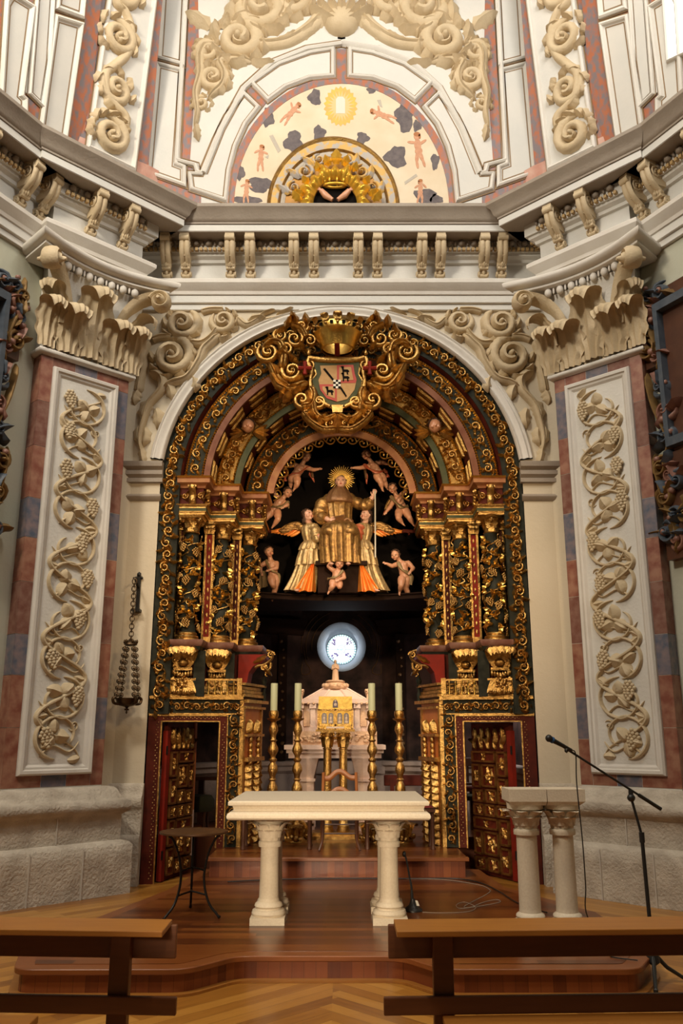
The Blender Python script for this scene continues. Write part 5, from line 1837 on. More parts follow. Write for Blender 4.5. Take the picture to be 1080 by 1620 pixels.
# ============================================================ CARVED FIGURES IN THE NICHE
YS = 12.2
UU = .00251                       # one unit of the measured crop in metres at the figures
def A_(u, v, dy=0.):
    return at(390 + u / 3.6, 690 + v / 3.6, YS + dy)
def remesh(mb, name, mt, parent, voxel=.005, it=3, label=None):
    me = bpy.data.meshes.new(name + '_raw')
    me.from_pydata([tuple(p) for p in mb.v], [], mb.f)
    bm = bmesh.new(); bm.from_mesh(me); bmesh.ops.recalc_face_normals(bm, faces=bm.faces); bm.to_mesh(me); bm.free()
    o = bpy.data.objects.new('tmp', me); COL.objects.link(o)
    r = o.modifiers.new('r', 'REMESH'); r.mode = 'VOXEL'; r.voxel_size = voxel; r.use_smooth_shade = True
    s = o.modifiers.new('s', 'SMOOTH'); s.iterations = it; s.factor = .5
    dg = bpy.context.evaluated_depsgraph_get()
    dg.update()
    m2 = bpy.data.meshes.new_from_object(o.evaluated_get(dg))
    bpy.data.objects.remove(o); bpy.data.meshes.remove(me)
    m2.name = name
    off = Vector((0, 0, 0)); q = parent
    while q is not None:
        off += q.location; q = q.parent
    m2.transform(Matrix.Translation(-off))
    m2.materials.clear(); m2.materials.append(MATS[mt])
    for p in m2.polygons: p.use_smooth = True
    ob = bpy.data.objects.new(name, m2); COL.objects.link(ob)
    ob.parent = parent
    if label: ob['label'] = label
    return ob
def limb(mb, pts, rad, n=12):
    for (p, q, r0, r1) in zip(pts, pts[1:], rad, rad[1:]):
        p, q = Vector(p), Vector(q)
        m = (p + q) / 2
        rm = (r0 + r1) / 2 * 1.04
        mb.tube([p, p + (q - p) * .25, m, p + (q - p) * .75, q], [r0, r0 * .75 + r1 * .25 + r0 * .05, rm, r0 * .25 + r1 * .75, r1], n)
    for p, r in zip(pts, rad):
        mb.ball(p, r, 2)
def frame_of(f, up=(0, 0, 1)):
    f = Vector(f).normalized(); up = Vector(up)
    s = f.cross(up).normalized()          # figure's own right is -s seen from the front
    u = s.cross(f).normalized()
    return f, s, u
def hand(mb, wrist, d, nrm, s):
    """palm, four unequal bent fingers and a thumb from the side of the palm; s = hand length"""
    d = Vector(d).normalized(); nrm = Vector(nrm)
    sd = d.cross(nrm).normalized(); nrm = sd.cross(d).normalized()
    w = Vector(wrist)
    R = Matrix((d, sd, nrm)).transposed()
    mb.ball(w + d * s * .28, (s * .30, s * .22, s * .12), 2, rot=R)
    for k, (L, o) in enumerate(((.40, -.30), (.48, -.10), (.46, .10), (.36, .29))):
        a = w + d * s * .42 + sd * s * o * .62
        b_ = a + (d + sd * o * .35).normalized() * s * L * .55 - nrm * s * .04
        c = b_ + (d * .8 + sd * o * .3 - nrm * .55).normalized() * s * L * .5
        mb.tube([a, b_, c], [s * .075, s * .068, s * .052], 7); mb.ball(c, s * .052, 1); mb.ball(b_, s * .068, 1)
    a = w + d * s * .14 - sd * s * .17
    b_ = a + (d * .6 - sd * .8).normalized() * s * .24
    c = b_ + (d * .95 - sd * .2 - nrm * .3).normalized() * s * .18
    mb.tube([a, b_, c], [s * .085, s * .072, s * .052], 7); mb.ball(c, s * .052, 1)
def foot(mb, ankle, d, s):
    d = Vector(d).normalized(); up = Vector((0, 0, 1))
    sd = d.cross(up)
    if sd.length < .1: sd = Vector((1, 0, 0))
    sd.normalize(); n = sd.cross(d).normalized()
    R = Matrix((d, sd, n)).transposed()
    a = Vector(ankle)
    mb.ball(a + d * s * .30, (s * .52, s * .22, s * .17), 2, rot=R)
    mb.ball(a - d * s * .05, (s * .22, s * .18, s * .2), 2, rot=R)
    for k in range(5):
        mb.ball(a + d * s * (.80 - .05 * k) + sd * s * (k - 2) * .085, s * (.085 - .01 * k), 1)
def head(T, sk, c, r, f, up=(0, 0, 1), child=True, hair='hair_brown', curls=46, seed=1, bald=False, hl=1.):
    """adds a head to the body mesh; hair, eyes and lips become children of T"""
    f, s, u = frame_of(f, up)
    R = Matrix((s, f, u)).transposed()
    c = Vector(c)
    p = lambda x, y, z: c + s * (x * r) + f * (y * r) + u * (z * r)
    sk.ball(c + u * r * .12, (r * .86, r * .96, r * .95), 3, rot=R)
    sk.ball(p(0, .18, -.42), (r * .64, r * .66, r * .58), 2, rot=R)            # jaw
    for e in (-1, 1):
        k = .34 if child else .22
        sk.ball(p(e * .40, .56, -.28), (r * k, r * .3, r * k), 2, rot=R)       # cheek
        sk.ball(p(e * .86, -.02, -.05), (r * .09, r * .17, r * .22), 1, rot=R)  # ear
        sk.ball(p(e * .34, .80, .22), (r * .24, r * .13, r * .09), 2, rot=R)   # brow
    sk.ball(p(0, .93, -.10), (r * .11, r * .20, r * .18), 2, rot=R)            # nose
    sk.tube([p(0, .84, .16), p(0, .98, -.05), p(0, 1.03, -.17)], [r * .07, r * .09, r * .11], 8)
    sk.ball(p(0, .80, -.48), (r * .20, r * .16, r * .10), 2, rot=R)
    sk.ball(p(0, .68, -.80), (r * .20, r * .20, r * .16), 2, rot=R)            # chin
    ey = MB()
    for e in (-1, 1):
        ey.ball(p(e * .34, .845, .06), (r * .14, r * .08, r * .085), 1, rot=R)
    eo = ey.build('eye', 'eye_white', T)
    ey = MB()
    for e in (-1, 1):
        ey.ball(p(e * .34, .895, .055), (r * .08, r * .05, r * .08), 1, rot=R)
        ey.tube([p(e * .18, .90, .15), p(e * .34, .93, .19), p(e * .52, .82, .15)], [r * .03, r * .04, r * .03], 5)
    ey.build('iris', 'hair_brown', eo)
    lp = MB()
    for z, w in ((-.44, .20), (-.52, .17)):
        lp.tube([p(-w, .89, z), p(0, .97, z + .01), p(w, .89, z)], [r * .03, r * .055, r * .03], 6)
    lp.build('lips', 'lip_red', T)
    hb = MB()
    rn = random.Random(seed)
    if not bald:
        hb.ball(p(0, -.14, .24), (r * .95, r * .93, r * .93), 2, rot=R)
    for k in range(curls):
        th = rn.uniform(0, 2 * pi)
        ph = rn.uniform(.0, 2.0)
        x, y, z = math.sin(ph) * math.cos(th), math.sin(ph) * math.sin(th), math.cos(ph)
        if y > .45 and z < .62 or (bald and (z > .40 or y > .15)) or (y > .1 and z < -.1):
            continue
        q = p(x * .93, y * .93 - .06, z * .95 + .16 - (hl - 1) * max(0, -z + .3))
        hb.ball(q, r * rn.uniform(.15, .24) * (.8 if bald else 1), 1)
        if hl > 1 and z < .3:
            for m in range(3):
                hb.ball(q - u * r * .2 * (m + 1), r * rn.uniform(.15, .22), 1)
    remesh(hb, 'hair', hair, T, r * .055, 2)
    return p
mat('eye_white', (.55, .48, .40), .25)
mat('lip_red', (.45, .10, .07), .35)
def sash(mb, pts, w, t=.010):
    P = cat([tuple(p) for p in pts], 5)
    mb.tube(P, [(w * (.8 + .3 * math.sin(i * .9)), t) for i in range(len(P))], 10, flat=(0, -1, .2))
def cloth_fall(mb, top, bot, depth=.02, folds=4, n=26):
    """hanging cloth: two polylines (upper and lower edge), with pleats, closed thickness"""
    def lerp(P, t):
        P = [Vector(p) for p in P]
        x = t * (len(P) - 1); i = min(int(x), len(P) - 2)
        return P[i].lerp(P[i + 1], x - i)
    for sgn in (1, -1):
        def fn(i, j):
            p = lerp(top, i).lerp(lerp(bot, i), j)
            return p + Vector((0, -1, 0)) * (depth * math.cos(i * folds * 2 * pi) * (.3 + .7 * j) + sgn * .006)
        mb.grid(fn, n, 10)
    def edge(i, j):
        p = lerp(top, i).lerp(lerp(bot, i), 1)
        return p + Vector((0, -1, 0)) * (depth * math.cos(i * folds * 2 * pi) + (.006 - .012 * j))
    mb.grid(edge, n, 1)
def wing(T, root, tip, drop, name_mats, L=None, n=7, up=.06):
    root, tip, drop = Vector(root), Vector(tip), Vector(drop)
    span = tip - root
    cov, pri = MB(), MB()
    back = Vector((0, 1, 0))
    for k in range(n):                                   # long feathers
        t = k / (n - 1)
        a = root + span * (.12 + .42 * t) + drop * .10 + Vector((0, 0, 1)) * up * math.sin(pi * t)
        e = root + span * (.40 + .60 * t) + drop * (1 - t * .85)
        d = (e - a); Lf = d.length; d.normalize()
        nrm = Vector((0, -1, .1)); sd = d.cross(nrm).normalized(); nn = sd.cross(d)
        R = Matrix((d, sd, nn)).transposed()
        pri.ball((a + e) / 2 + back * .012 * (k % 2), (Lf / 2, span.length * .052, .010), 2, rot=R)
        pri.tube([a, e], [.005, .003], 5)
    for row in range(3):
        for k in range(n + 2 - row):
            t = k / (n + 1 - row)
            a = root + span * (.0 + .50 * t) + Vector((0, 0, 1)) * up * math.sin(pi * min(1, t + .1)) * (1.25 - row * .3) + drop * (.04 + .10 * row)
            d = (span * .7 + drop * (.75 - .5 * t)).normalized(); Lf = span.length * (.22 - .02 * row)
            nrm = Vector((0, -1, .1)); sd = d.cross(nrm).normalized(); nn = sd.cross(d)
            R = Matrix((d, sd, nn)).transposed()
            cov.ball(a + d * Lf * .4 - back * (.014 + .006 * (2 - row)), (Lf * .55, span.length * .048, .012), 2, rot=R)
    arm = cat([tuple(root), tuple(root + span * .25 + Vector((0, 0, up))), tuple(root + span * .52 + Vector((0, 0, up * .8))), tuple(root + span * .66)], 4)
    cov.tube(arm, [.028 - .0012 * i for i in range(len(arm))], 8)
    w = cov.build('wing', name_mats[0], T, smooth=60)
    pri.build('flight_feather', name_mats[1], w, smooth=60)

def putto(label, J, face, seed, drape=None, wings=(), r=.073, wing_mats=('robe_brown', 'red_cloth')):
    T = thing('cherub_statue', label, 'statue', Vector(J['base']), 'carved cherubs around the saint')
    sk = MB()
    c = Vector(J['head'])
    head(T, sk, c, r, face, seed=seed, curls=60)
    ch, pe = Vector(J['chest']), Vector(J['pelvis'])
    neck = c + (ch - c) * .50
    limb(sk, [c + (ch - c).normalized() * r * .5, neck, ch], [r * .45, r * .45, r * .62])
    m = (ch + pe) / 2
    limb(sk, [ch, m, pe], [r * .98, r * .94, r * .98])
    sk.ball(m + Vector((0, -r * .30, -r * .1)), (r * .86, r * .8, r * .9), 2)
    for e in (-1, 1):
        sk.ball(ch + Vector((e * r * .45, -r * .62, r * .1)), (r * .42, r * .34, r * .36), 2)
    for k in ('arm', 'arm2'):
        if k not in J: continue
        p = [Vector(q) for q in J[k]]
        s0 = p[0]
        limb(sk, [ch.lerp(s0, .55), s0, p[1], p[2]], [r * .60, r * .52, r * .42, r * .28])
        sk.ball(s0.lerp(p[1], .5), r * .50, 2)
        d = (p[2] - p[1]).normalized()
        hand(sk, p[2], d, Vector((0, -1, .4)), r * .95)
    for k in ('leg', 'leg2'):
        if k not in J: continue
        p = [Vector(q) for q in J[k]]
        limb(sk, [p[0], p[0].lerp(p[1], .5), p[1], p[1].lerp(p[2], .4), p[2]], [r * .82, r * .80, r * .56, r * .55, r * .33])
        foot(sk, p[2], J.get(k + '_foot', (p[2] - p[1]).normalized() * .6 + Vector((0, -.6, -.2))), r * 1.25)
    remesh(sk, 'body', 'skin', T, .0052, 4)
    if drape: drape(T)
    for (ro, ti, dr) in wings:
        wing(T, ro, ti, dr, wing_mats, n=6, up=.03)
    return T
def sash_of(mt, paths, w=.028):
    def f(T):
        b = MB()
        for p in paths: sash(b, p, w)
        b.build('drape', mt, T, smooth=70)
    return f
B_ = A_
putto('cherub with red sash and outstretched arm at upper left of the saint', dict(base=B_(270, 300), head=B_(340, 118, -.04), chest=B_(303, 185), pelvis=B_(272, 232), arm=[B_(280, 165), B_(245, 166, -.03), B_(224, 178, -.05)], arm2=[B_(336, 178), B_(380, 192, -.05), B_(408, 188, -.08)],
      leg=[B_(258, 238), B_(252, 258, .06), B_(250, 288, .10)], leg2=[B_(286, 240, -.03), B_(288, 272, -.06), B_(274, 296, -.02)]), (.15, -1, -.25), 1,
      sash_of('red_cloth', [[B_(228, 190, .03), B_(235, 225, -.02), B_(262, 212, -.09), B_(305, 206, -.10), B_(345, 175, -.07), B_(362, 180, .02)], [B_(232, 215, .04), B_(220, 235, .06), B_(218, 258, .06)]]), [(B_(360, 180, .10), B_(388, 262, .12), Vector((-.04, .02, -.03)))])
putto('cherub with red sash pointing at the halo, upper right of the saint', dict(base=B_(765, 300), head=B_(680, 108, -.04), chest=B_(722, 168), pelvis=B_(752, 218), arm=[B_(690, 172), B_(645, 181, -.05), B_(612, 180, -.08)], arm2=[B_(742, 152), B_(778, 150, -.03), B_(806, 160, -.05)],
      leg=[B_(742, 226, -.03), B_(762, 262, -.06), B_(770, 294, -.02)], leg2=[B_(768, 228), B_(785, 262, .06), B_(798, 290, .08)]), (-.2, -1, -.2), 2,
      sash_of('red_cloth', [[B_(668, 160, -.04), B_(700, 188, -.10), B_(748, 204, -.10), B_(790, 192, -.02)], [B_(785, 192, 0), B_(800, 215, .03), B_(806, 235, .03)]]), [(B_(672, 185, .10), B_(682, 272, .12), Vector((.04, .02, -.03))), (B_(760, 140, .08), B_(800, 130, .12), Vector((0, 0, -.10)))])
putto('cherub with raised arm hanging by the left capital', dict(base=B_(120, 520), head=B_(233, 322, -.04), chest=B_(192, 372), pelvis=B_(158, 420), arm=[B_(178, 350), B_(162, 322, -.03), B_(148, 292, -.04)], arm2=[B_(222, 380), B_(232, 392, -.08), B_(212, 402, -.10)],
      leg=[B_(142, 428), B_(118, 460, -.05), B_(92, 488, -.02)], leg2=[B_(174, 432, -.03), B_(180, 470, -.09), B_(154, 508, -.04)]), (.55, -1, -.45), 3,
      sash_of('olive_cloth', [[B_(132, 395, .0), B_(160, 402, -.09), B_(200, 398, -.10), B_(238, 372, -.07), B_(240, 410, -.03)]]))
putto('winged cherub with raised arm hanging by the right capital', dict(base=B_(910, 505), head=B_(832, 298, -.04), chest=B_(862, 358), pelvis=B_(886, 416), arm=[B_(880, 336), B_(902, 314, -.03), B_(912, 282, -.04)], arm2=[B_(838, 366), B_(818, 402, -.06), B_(795, 430, -.08)],
      leg=[B_(868, 428, -.03), B_(862, 464, -.08), B_(884, 492, -.04)], leg2=[B_(904, 424), B_(925, 462, -.06), B_(945, 496, -.02)]), (-.25, -1, -.4), 4,
      sash_of('olive_cloth', [[B_(820, 340, -.04), B_(850, 378, -.10), B_(885, 404, -.10), B_(918, 398, -.02)]]), [(B_(820, 362, .08), B_(772, 450, .12), Vector((.07, 0, -.05)))], wing_mats=('robe_gold', 'red_cloth'))
putto('cherub holding a brown cloth, standing low beside the left columns', dict(base=B_(150, 935), head=B_(127, 660, -.04), chest=B_(140, 728), pelvis=B_(152, 792), arm=[B_(108, 722), B_(76, 742, -.04), B_(84, 776, -.08)], arm2=[B_(170, 724), B_(170, 752, -.07), B_(130, 762, -.10)],
      leg=[B_(140, 806, -.03), B_(148, 845, -.10), B_(160, 868, -.02)], leg2=[B_(166, 806), B_(164, 862, -.02), B_(150, 918, .02)]), (.5, -1, -.05), 5, None)
Tp = [o for o in bpy.data.objects if o.get('label', '').startswith('cherub holding a brown')][0]
b = MB(); cloth_fall(b, [B_(78, 768, -.08), B_(108, 768, -.08)], [B_(66, 872, -.05), B_(120, 855, -.05)], .018, 2); sash(b, [B_(112, 705, -.03), B_(128, 745, -.1), B_(155, 770, -.09), B_(184, 790, -.04), B_(186, 835, -.02)], .022); b.build('drape', 'olive_cloth', Tp, smooth=70)
putto('cherub striding with one arm out, low beside the right columns', dict(base=B_(915, 930), head=B_(848, 678, -.04), chest=B_(888, 735), pelvis=B_(900, 800), arm=[B_(860, 728), B_(828, 740, -.05), B_(796, 726, -.08)], arm2=[B_(920, 722), B_(948, 752, -.02), B_(932, 772, -.06)],
      leg=[B_(884, 812, -.03), B_(880, 850, -.10), B_(872, 882, -.03)], leg2=[B_(912, 812), B_(905, 866, .02), B_(926, 910, .04)]), (-.45, -1, -.3), 6,
      sash_of('olive_cloth', [[B_(862, 716, -.05), B_(886, 760, -.10), B_(930, 785, -.05), B_(942, 800, -.03), B_(938, 848, -.02)], [B_(930, 790, -.04), B_(930, 846, -.02)]]))
putto('small cherub crouching with arm raised over its head, below the robe of the saint', dict(base=B_(510, 890), head=B_(528, 728, -.30), chest=B_(516, 778, -.26), pelvis=B_(508, 822, -.26), arm=[B_(490, 762, -.27), B_(466, 742, -.29), B_(482, 708, -.32)], arm2=[B_(546, 778, -.27), B_(556, 806, -.32), B_(524, 818, -.36)],
      leg=[B_(492, 830, -.28), B_(488, 856, -.34), B_(472, 880, -.28)], leg2=[B_(524, 832, -.26), B_(530, 856, -.34), B_(522, 850, -.20)]), (.1, -1, -.25), 7,
      sash_of('olive_cloth', [[B_(548, 764, -.32), B_(520, 795, -.36), B_(488, 806, -.34), B_(462, 812, -.26)]], .02), r=.068)

def skirt(mb, secs, pleats, ph=0., n=96, rows=26, jag=0.):
    """pleated garment lofted through (centre, rx, ry, amp) sections"""
    S = [(s[0].x, s[0].y, s[0].z, s[1], s[2], s[3]) for s in secs]
    S = cat(S, max(2, rows // (len(secs) - 1)))
    vs, fs = [], []
    for j, (x, y, z, rx, ry, am) in enumerate(S):
        for i in range(n):
            a = 2 * pi * i / n
            w = math.cos(a * pleats + ph + .6 * math.sin(a * 3 + ph)) + .35 * math.cos(a * pleats * 2.3 + ph * 2)
            k = 1 + am * w
            vs.append((x + rx * k * math.cos(a), y + ry * k * math.sin(a), z + jag * math.cos(a * 5) * (j / len(S))))
    for j in range(len(S) - 1):
        for i in range(n):
            fs.append((j * n + i, j * n + (i + 1) % n, (j + 1) * n + (i + 1) % n, (j + 1) * n + i))
    fs.append(tuple(range(n))); fs.append(tuple((len(S) - 1) * n + i for i in range(n)))
    mb.add(vs, fs)
# ---- the saint
SA = thing('saint_statue', 'seated friar saint with rayed halo, gilded brown habit and a thin staff', 'statue', B_(535, 745))
sk = MB()
hc = B_(535, 262, -.08)
p = head(SA, sk, hc, .092, (.05, -1, .0), child=False, bald=True, curls=80, seed=4)
limb(sk, [hc + Vector((0, .01, -.08)), B_(530, 322, -.03), B_(525, 380)], [.046, .05, .09])
limb(sk, [B_(525, 380), B_(525, 440), B_(527, 500)], [.14, .14, .14])
for e in (-1, 1):
    limb(sk, [B_(527 + e * 40, 510), B_(530 + e * 50, 530, -.22), B_(530 + e * 44, 715, -.20)], [.08, .075, .05])
    foot(sk, B_(530 + e * 48, 728, -.34), (0, -1, -.15), .15)
limb(sk, [B_(480, 375), B_(425, 455, -.04), B_(462, 474, -.18)], [.07, .055, .036])
hand(sk, B_(468, 474, -.20), Vector((1, -.25, -.25)), Vector((.1, -1, .3)), .15)
limb(sk, [B_(590, 370), B_(668, 405, -.06), B_(716, 348, -.12)], [.07, .055, .036])
hand(sk, B_(720, 344, -.13), Vector((.3, -.25, .9)), Vector((.2, -1, 0)), .13)
remesh(sk, 'body', 'face_skin', SA, .0062, 3)
hb = MB()
skirt(hb, [(B_(525, 352), .205, .13, .02), (B_(522, 385), .215, .15, .03), (B_(522, 430, -.02), .195, .155, .05), (B_(527, 492, -.02), .18, .16, .05)], 11, .5)
ht = hb.build('habit', 'robe_gold', SA, smooth=70)
hb = MB()
skirt(hb, [(B_(528, 488, -.02), .19, .17, .02), (B_(530, 512, -.16), .245, .24, .03), (B_(530, 545, -.20), .275, .25, .045), (B_(530, 610, -.20), .285, .22, .06), (B_(533, 680, -.19), .275, .20, .075), (B_(535, 728, -.19), .272, .19, .09)], 13, .3)
for e in (-1, 1):
    hb.ball(B_(531 + e * 56, 545, -.30), (.13, .14, .09), 3)
hb.build('habit_skirt', 'robe_gold', SA, smooth=70)
hb = MB()
skirt(hb, [(B_(528, 292, -.03), .085, .08, .02), (B_(527, 312, -.04), .135, .12, .04), (B_(527, 335, -.04), .175, .15, .03), (B_(526, 360, -.05), .205, .17, .02), (B_(525, 378, -.05), .205, .175, .02), (B_(525, 384, -.05), .195, .165, .02)], 7, 1.2)
hb.build('cowl', 'robe_brown', SA, smooth=70)
def sleeve(parent, pts, rad, mt, nm='sleeve', amp=.09):
    mb = MB()
    P = cat([tuple(q) + (r,) for q, r in zip(pts, rad)], 7)
    P3 = [Vector(q[:3]) for q in P]
    n = 20
    vs, fs = [], []
    for i, q in enumerate(P):
        t = (P3[min(i + 1, len(P) - 1)] - P3[max(i - 1, 0)]).normalized()
        x = t.cross(Vector((0, -1, .3))).normalized(); y = x.cross(t)
        for k in range(n):
            a = 2 * pi * k / n
            r = q[3] * (1 + amp * math.sin(i * 1.15 + 1.5 * math.sin(a)) + amp * .5 * math.cos(3 * a + i * .4))
            vs.append(P3[i] + x * r * math.cos(a) + y * r * math.sin(a))
    for i in range(len(P) - 1):
        for k in range(n):
            fs.append((i * n + k, i * n + (k + 1) % n, (i + 1) * n + (k + 1) % n, (i + 1) * n + k))
    fs.append(tuple(range(n))); fs.append(tuple((len(P) - 1) * n + k for k in range(n)))
    mb.add(vs, fs)
    return mb.build(nm, mt, parent, smooth=70)
sleeve(SA, [B_(478, 362), B_(430, 400, -.02), B_(420, 460, -.05), B_(455, 476, -.15)], [.10, .115, .105, .075], 'robe_gold')
sleeve(SA, [B_(585, 362), B_(640, 385, -.04), B_(685, 392, -.08), B_(712, 360, -.11)], [.10, .085, .095, .07], 'robe_gold')
b = MB()
c0 = B_(530, 470, -.27)
u_ = Vector((.96, -.15, .18)); v_ = Vector((.1, -.75, .65)); w_ = u_.cross(v_)
b.hull8([c0 - u_ * .07 - v_ * .05 - w_ * .018, c0 + u_ * .07 - v_ * .05 - w_ * .018, c0 + u_ * .07 + v_ * .05 - w_ * .018, c0 - u_ * .07 + v_ * .05 - w_ * .018], [c0 - u_ * .07 - v_ * .05 + w_ * .018, c0 + u_ * .07 - v_ * .05 + w_ * .018, c0 + u_ * .07 + v_ * .05 + w_ * .018, c0 - u_ * .07 + v_ * .05 + w_ * .018])
b.build('book', 'robe_brown', SA, smooth=0)
b = MB(); sash(b, [B_(540, 480, -.24), B_(575, 470, -.25), B_(600, 492, -.22), B_(560, 500, -.25)], .03, .015); b.build('sleeve_fold', 'robe_brown', SA, smooth=70)
b = MB()
hc2 = B_(540, 240, .04)
for k in range(36):
    a = 2 * pi * k / 36
    o = Vector((math.cos(a), 0, math.sin(a)))
    r1 = .205 if k % 2 == 0 else .185
    sd = Vector((-o.z, 0, o.x))
    b.hull8([hc2 + o * .05 - sd * .007 + Vector((0, -.005, 0)), hc2 + o * .05 + sd * .007 + Vector((0, -.005, 0)), hc2 + o * .05 + sd * .007 + Vector((0, .005, 0)), hc2 + o * .05 - sd * .007 + Vector((0, .005, 0))],
            [hc2 + o * r1 - sd * .004 + Vector((0, -.003, 0)), hc2 + o * r1 + sd * .004 + Vector((0, -.003, 0)), hc2 + o * r1 + sd * .004 + Vector((0, .003, 0)), hc2 + o * r1 - sd * .004 + Vector((0, .003, 0))])
b.tube([hc2 + Vector((math.cos(t) * .115, 0, math.sin(t) * .115)) for t in [2 * pi * i / 40 for i in range(40)]], .008, 6, closed=True)
b.build('halo', 'bright_gold', SA, smooth=0)
b = MB(); b.tube([B_(731, 312, -.17), B_(733, 692, -.17)], .0105, 8); b.build('staff', 'pale_paint', SA)
# ---- the two large angels
def angel(label, fx, mat_skirt, mat_sleeve):
    m = (lambda u: u) if fx > 0 else (lambda u: 1027 - u)
    C = lambda u, v, dy=0: B_(m(u), v, dy)
    T = thing('angel_statue', label, 'statue', C(300, 892))
    sk = MB()
    hc = C(346, 452, -.05)
    head(T, sk, hc, .088, (.75 * fx, -.75, .22), child=True, curls=90, seed=9, hl=1.7)
    limb(sk, [hc + Vector((0, .01, -.07)), C(356, 500), C(368, 540)], [.042, .045, .10])
    limb(sk, [C(368, 540), C(372, 610), C(360, 660)], [.11, .095, .11])
    for e in (-1, 1):
        limb(sk, [C(355 + e * 20, 670), C(340 + e * 25, 770, -.04), C(310 + e * 25, 868, -.02)], [.085, .065, .042])
    foot(sk, C(292, 876, -.14), (-.2 * fx, -1, -.25), .14)
    limb(sk, [C(310, 862, -.02), C(292, 876, -.12)], [.04, .04])
    for dy, v in ((-.10, 0), (.02, 12)):
        limb(sk, [C(385, 535, dy), C(398, 582, dy - .05), C(428, 566 + v, dy - .12)], [.06, .048, .032])
        hand(sk, C(432, 566 + v, dy - .13), Vector((fx, -.1, .15)), Vector((0, -.6, .8)), .12)
    remesh(sk, 'body', 'face_skin', T, .0062, 3)
    b = MB()
    skirt(b, [(C(364, 500), .085, .08, .02), (C(366, 522), .135, .115, .04), (C(370, 560), .145, .13, .05), (C(372, 605), .115, .11, .05)], 9, 1.)
    b.build('bodice', 'robe_pale', T, smooth=70)
    b = MB()
    skirt(b, [(C(372, 596), .115, .11, .02), (C(368, 620), .15, .14, .06), (C(362, 648), .165, .15, .08), (C(361, 655), .150, .14, .08)], 11, .4)
    skirt(b, [(C(362, 640), .145, .14, .03), (C(355, 690), .165, .16, .07), (C(352, 728), .175, .165, .09), (C(351, 740), .18, .17, .10)], 11, 2.)
    b.build('tunic', 'robe_pale', T, smooth=70)
    b = MB()
    skirt(b, [(C(352, 700, .02), .15, .14, .04), (C(335, 780, .02), .175, .16, .09), (C(318, 840, .02), .20, .17, .12), (C(302, 884, .02), .215, .18, .14)], 9, .7, jag=.01)
    b.build('skirt', 'robe_pale', T, smooth=70)
    b = MB()
    cloth_fall(b, [C(372, 725, -.15), C(386, 725, -.13)], [C(276, 872, -.17), C(300, 886, -.22), C(340, 880, -.16), C(365, 888, -.24), C(394, 884, -.14)], .045, 2.5, 36)
    b.build('orange_lining', 'orange_cloth', T, smooth=70)
    b = MB()
    sleeve(T, [C(380, 520, -.08), C(395, 550, -.12), C(402, 582, -.14), C(420, 574, -.18)], [.075, .085, .075, .055], mat_sleeve)
    b.tube([C(412, 560, -.17), C(418, 590, -.17)], [.05, .05], 10); b.build('cuff', 'red_cloth', T)
    wing(T, C(338, 532, .08), C(118, 538, .14), Vector((0, 0, -.10)), ('robe_gold', 'orange_cloth'), n=8, up=.085)
    return T
angel('large angel on the left with orange-lined skirt, lifting the seated saint', 1, 'robe_pale', 'robe_pale')
angel('large angel on the right with orange-lined skirt and red sleeves beside the staff', -1, 'robe_pale', 'red_cloth')
# dark stand and deck that carry the group
T = thing('statue_stand', 'dark wooden stand and gallery deck under the carved group', 'stand', (0, 12.6, 3.55))
b = MB()
poly = [(-1.25, 12.02)] + [(x, 12.02 + .28 * (1 - (x / 1.15) ** 2)) for x in [i * .115 - 1.15 for i in range(21)]] + [(1.25, 12.02), (1.35, 13.35), (-1.35, 13.35)]
b.prism([(x, y, 3.56) for x, y in poly], (0, 0, .035)); b.prism([(x, y + .05, 3.60) for x, y in poly], (0, 0, .03)); b.prism([(x, y + .02, 3.63) for x, y in poly], (0, 0, .02))
b.build('gallery_deck', 'dark_wood', T, smooth=0)
b = MB(); b.box((-.34, 12.12, 3.65), (.34, 12.5, 4.06)); b.box((-.37, 12.0, 4.03), (.37, 12.55, 4.09)); b.box((-.2, 12.3, 4.09), (.2, 12.55, 4.55)); b.build('seat', 'dark_wood', T, smooth=0)
b = MB()
for (a, c) in ((B_(60, 690, .25), B_(110, 712, .06)), (B_(985, 684, .25), B_(915, 710, .06)), (B_(180, 395, .3), B_(185, 395, .05)), (B_(890, 398, .3), B_(880, 395, .05)), (B_(300, 195, .5), B_(295, 195, .05)), (B_(735, 180, .5), B_(735, 185, .05)), (B_(515, 800, .1), B_(513, 802, -.2)), (B_(530, 430, .3), B_(528, 430, .0))):
    b.tube([a, c], .010, 6)
b.build('support_rod', 'iron', T)
b = MB()
for s_ in (-1, 1):
    q = lambda u: 513.5 + s_ * (513.5 - u)
    b.tube([B_(q(40), 545, .05), B_(q(140), 540, .05)], [.022, .03], 8)
    b.tube(cat([tuple(B_(q(120), 545, .03)), tuple(B_(q(100), 556, .03)), tuple(B_(q(108), 562, .03))], 4), .008, 6)
b.build('wing_bracket', 'dark_red', T)
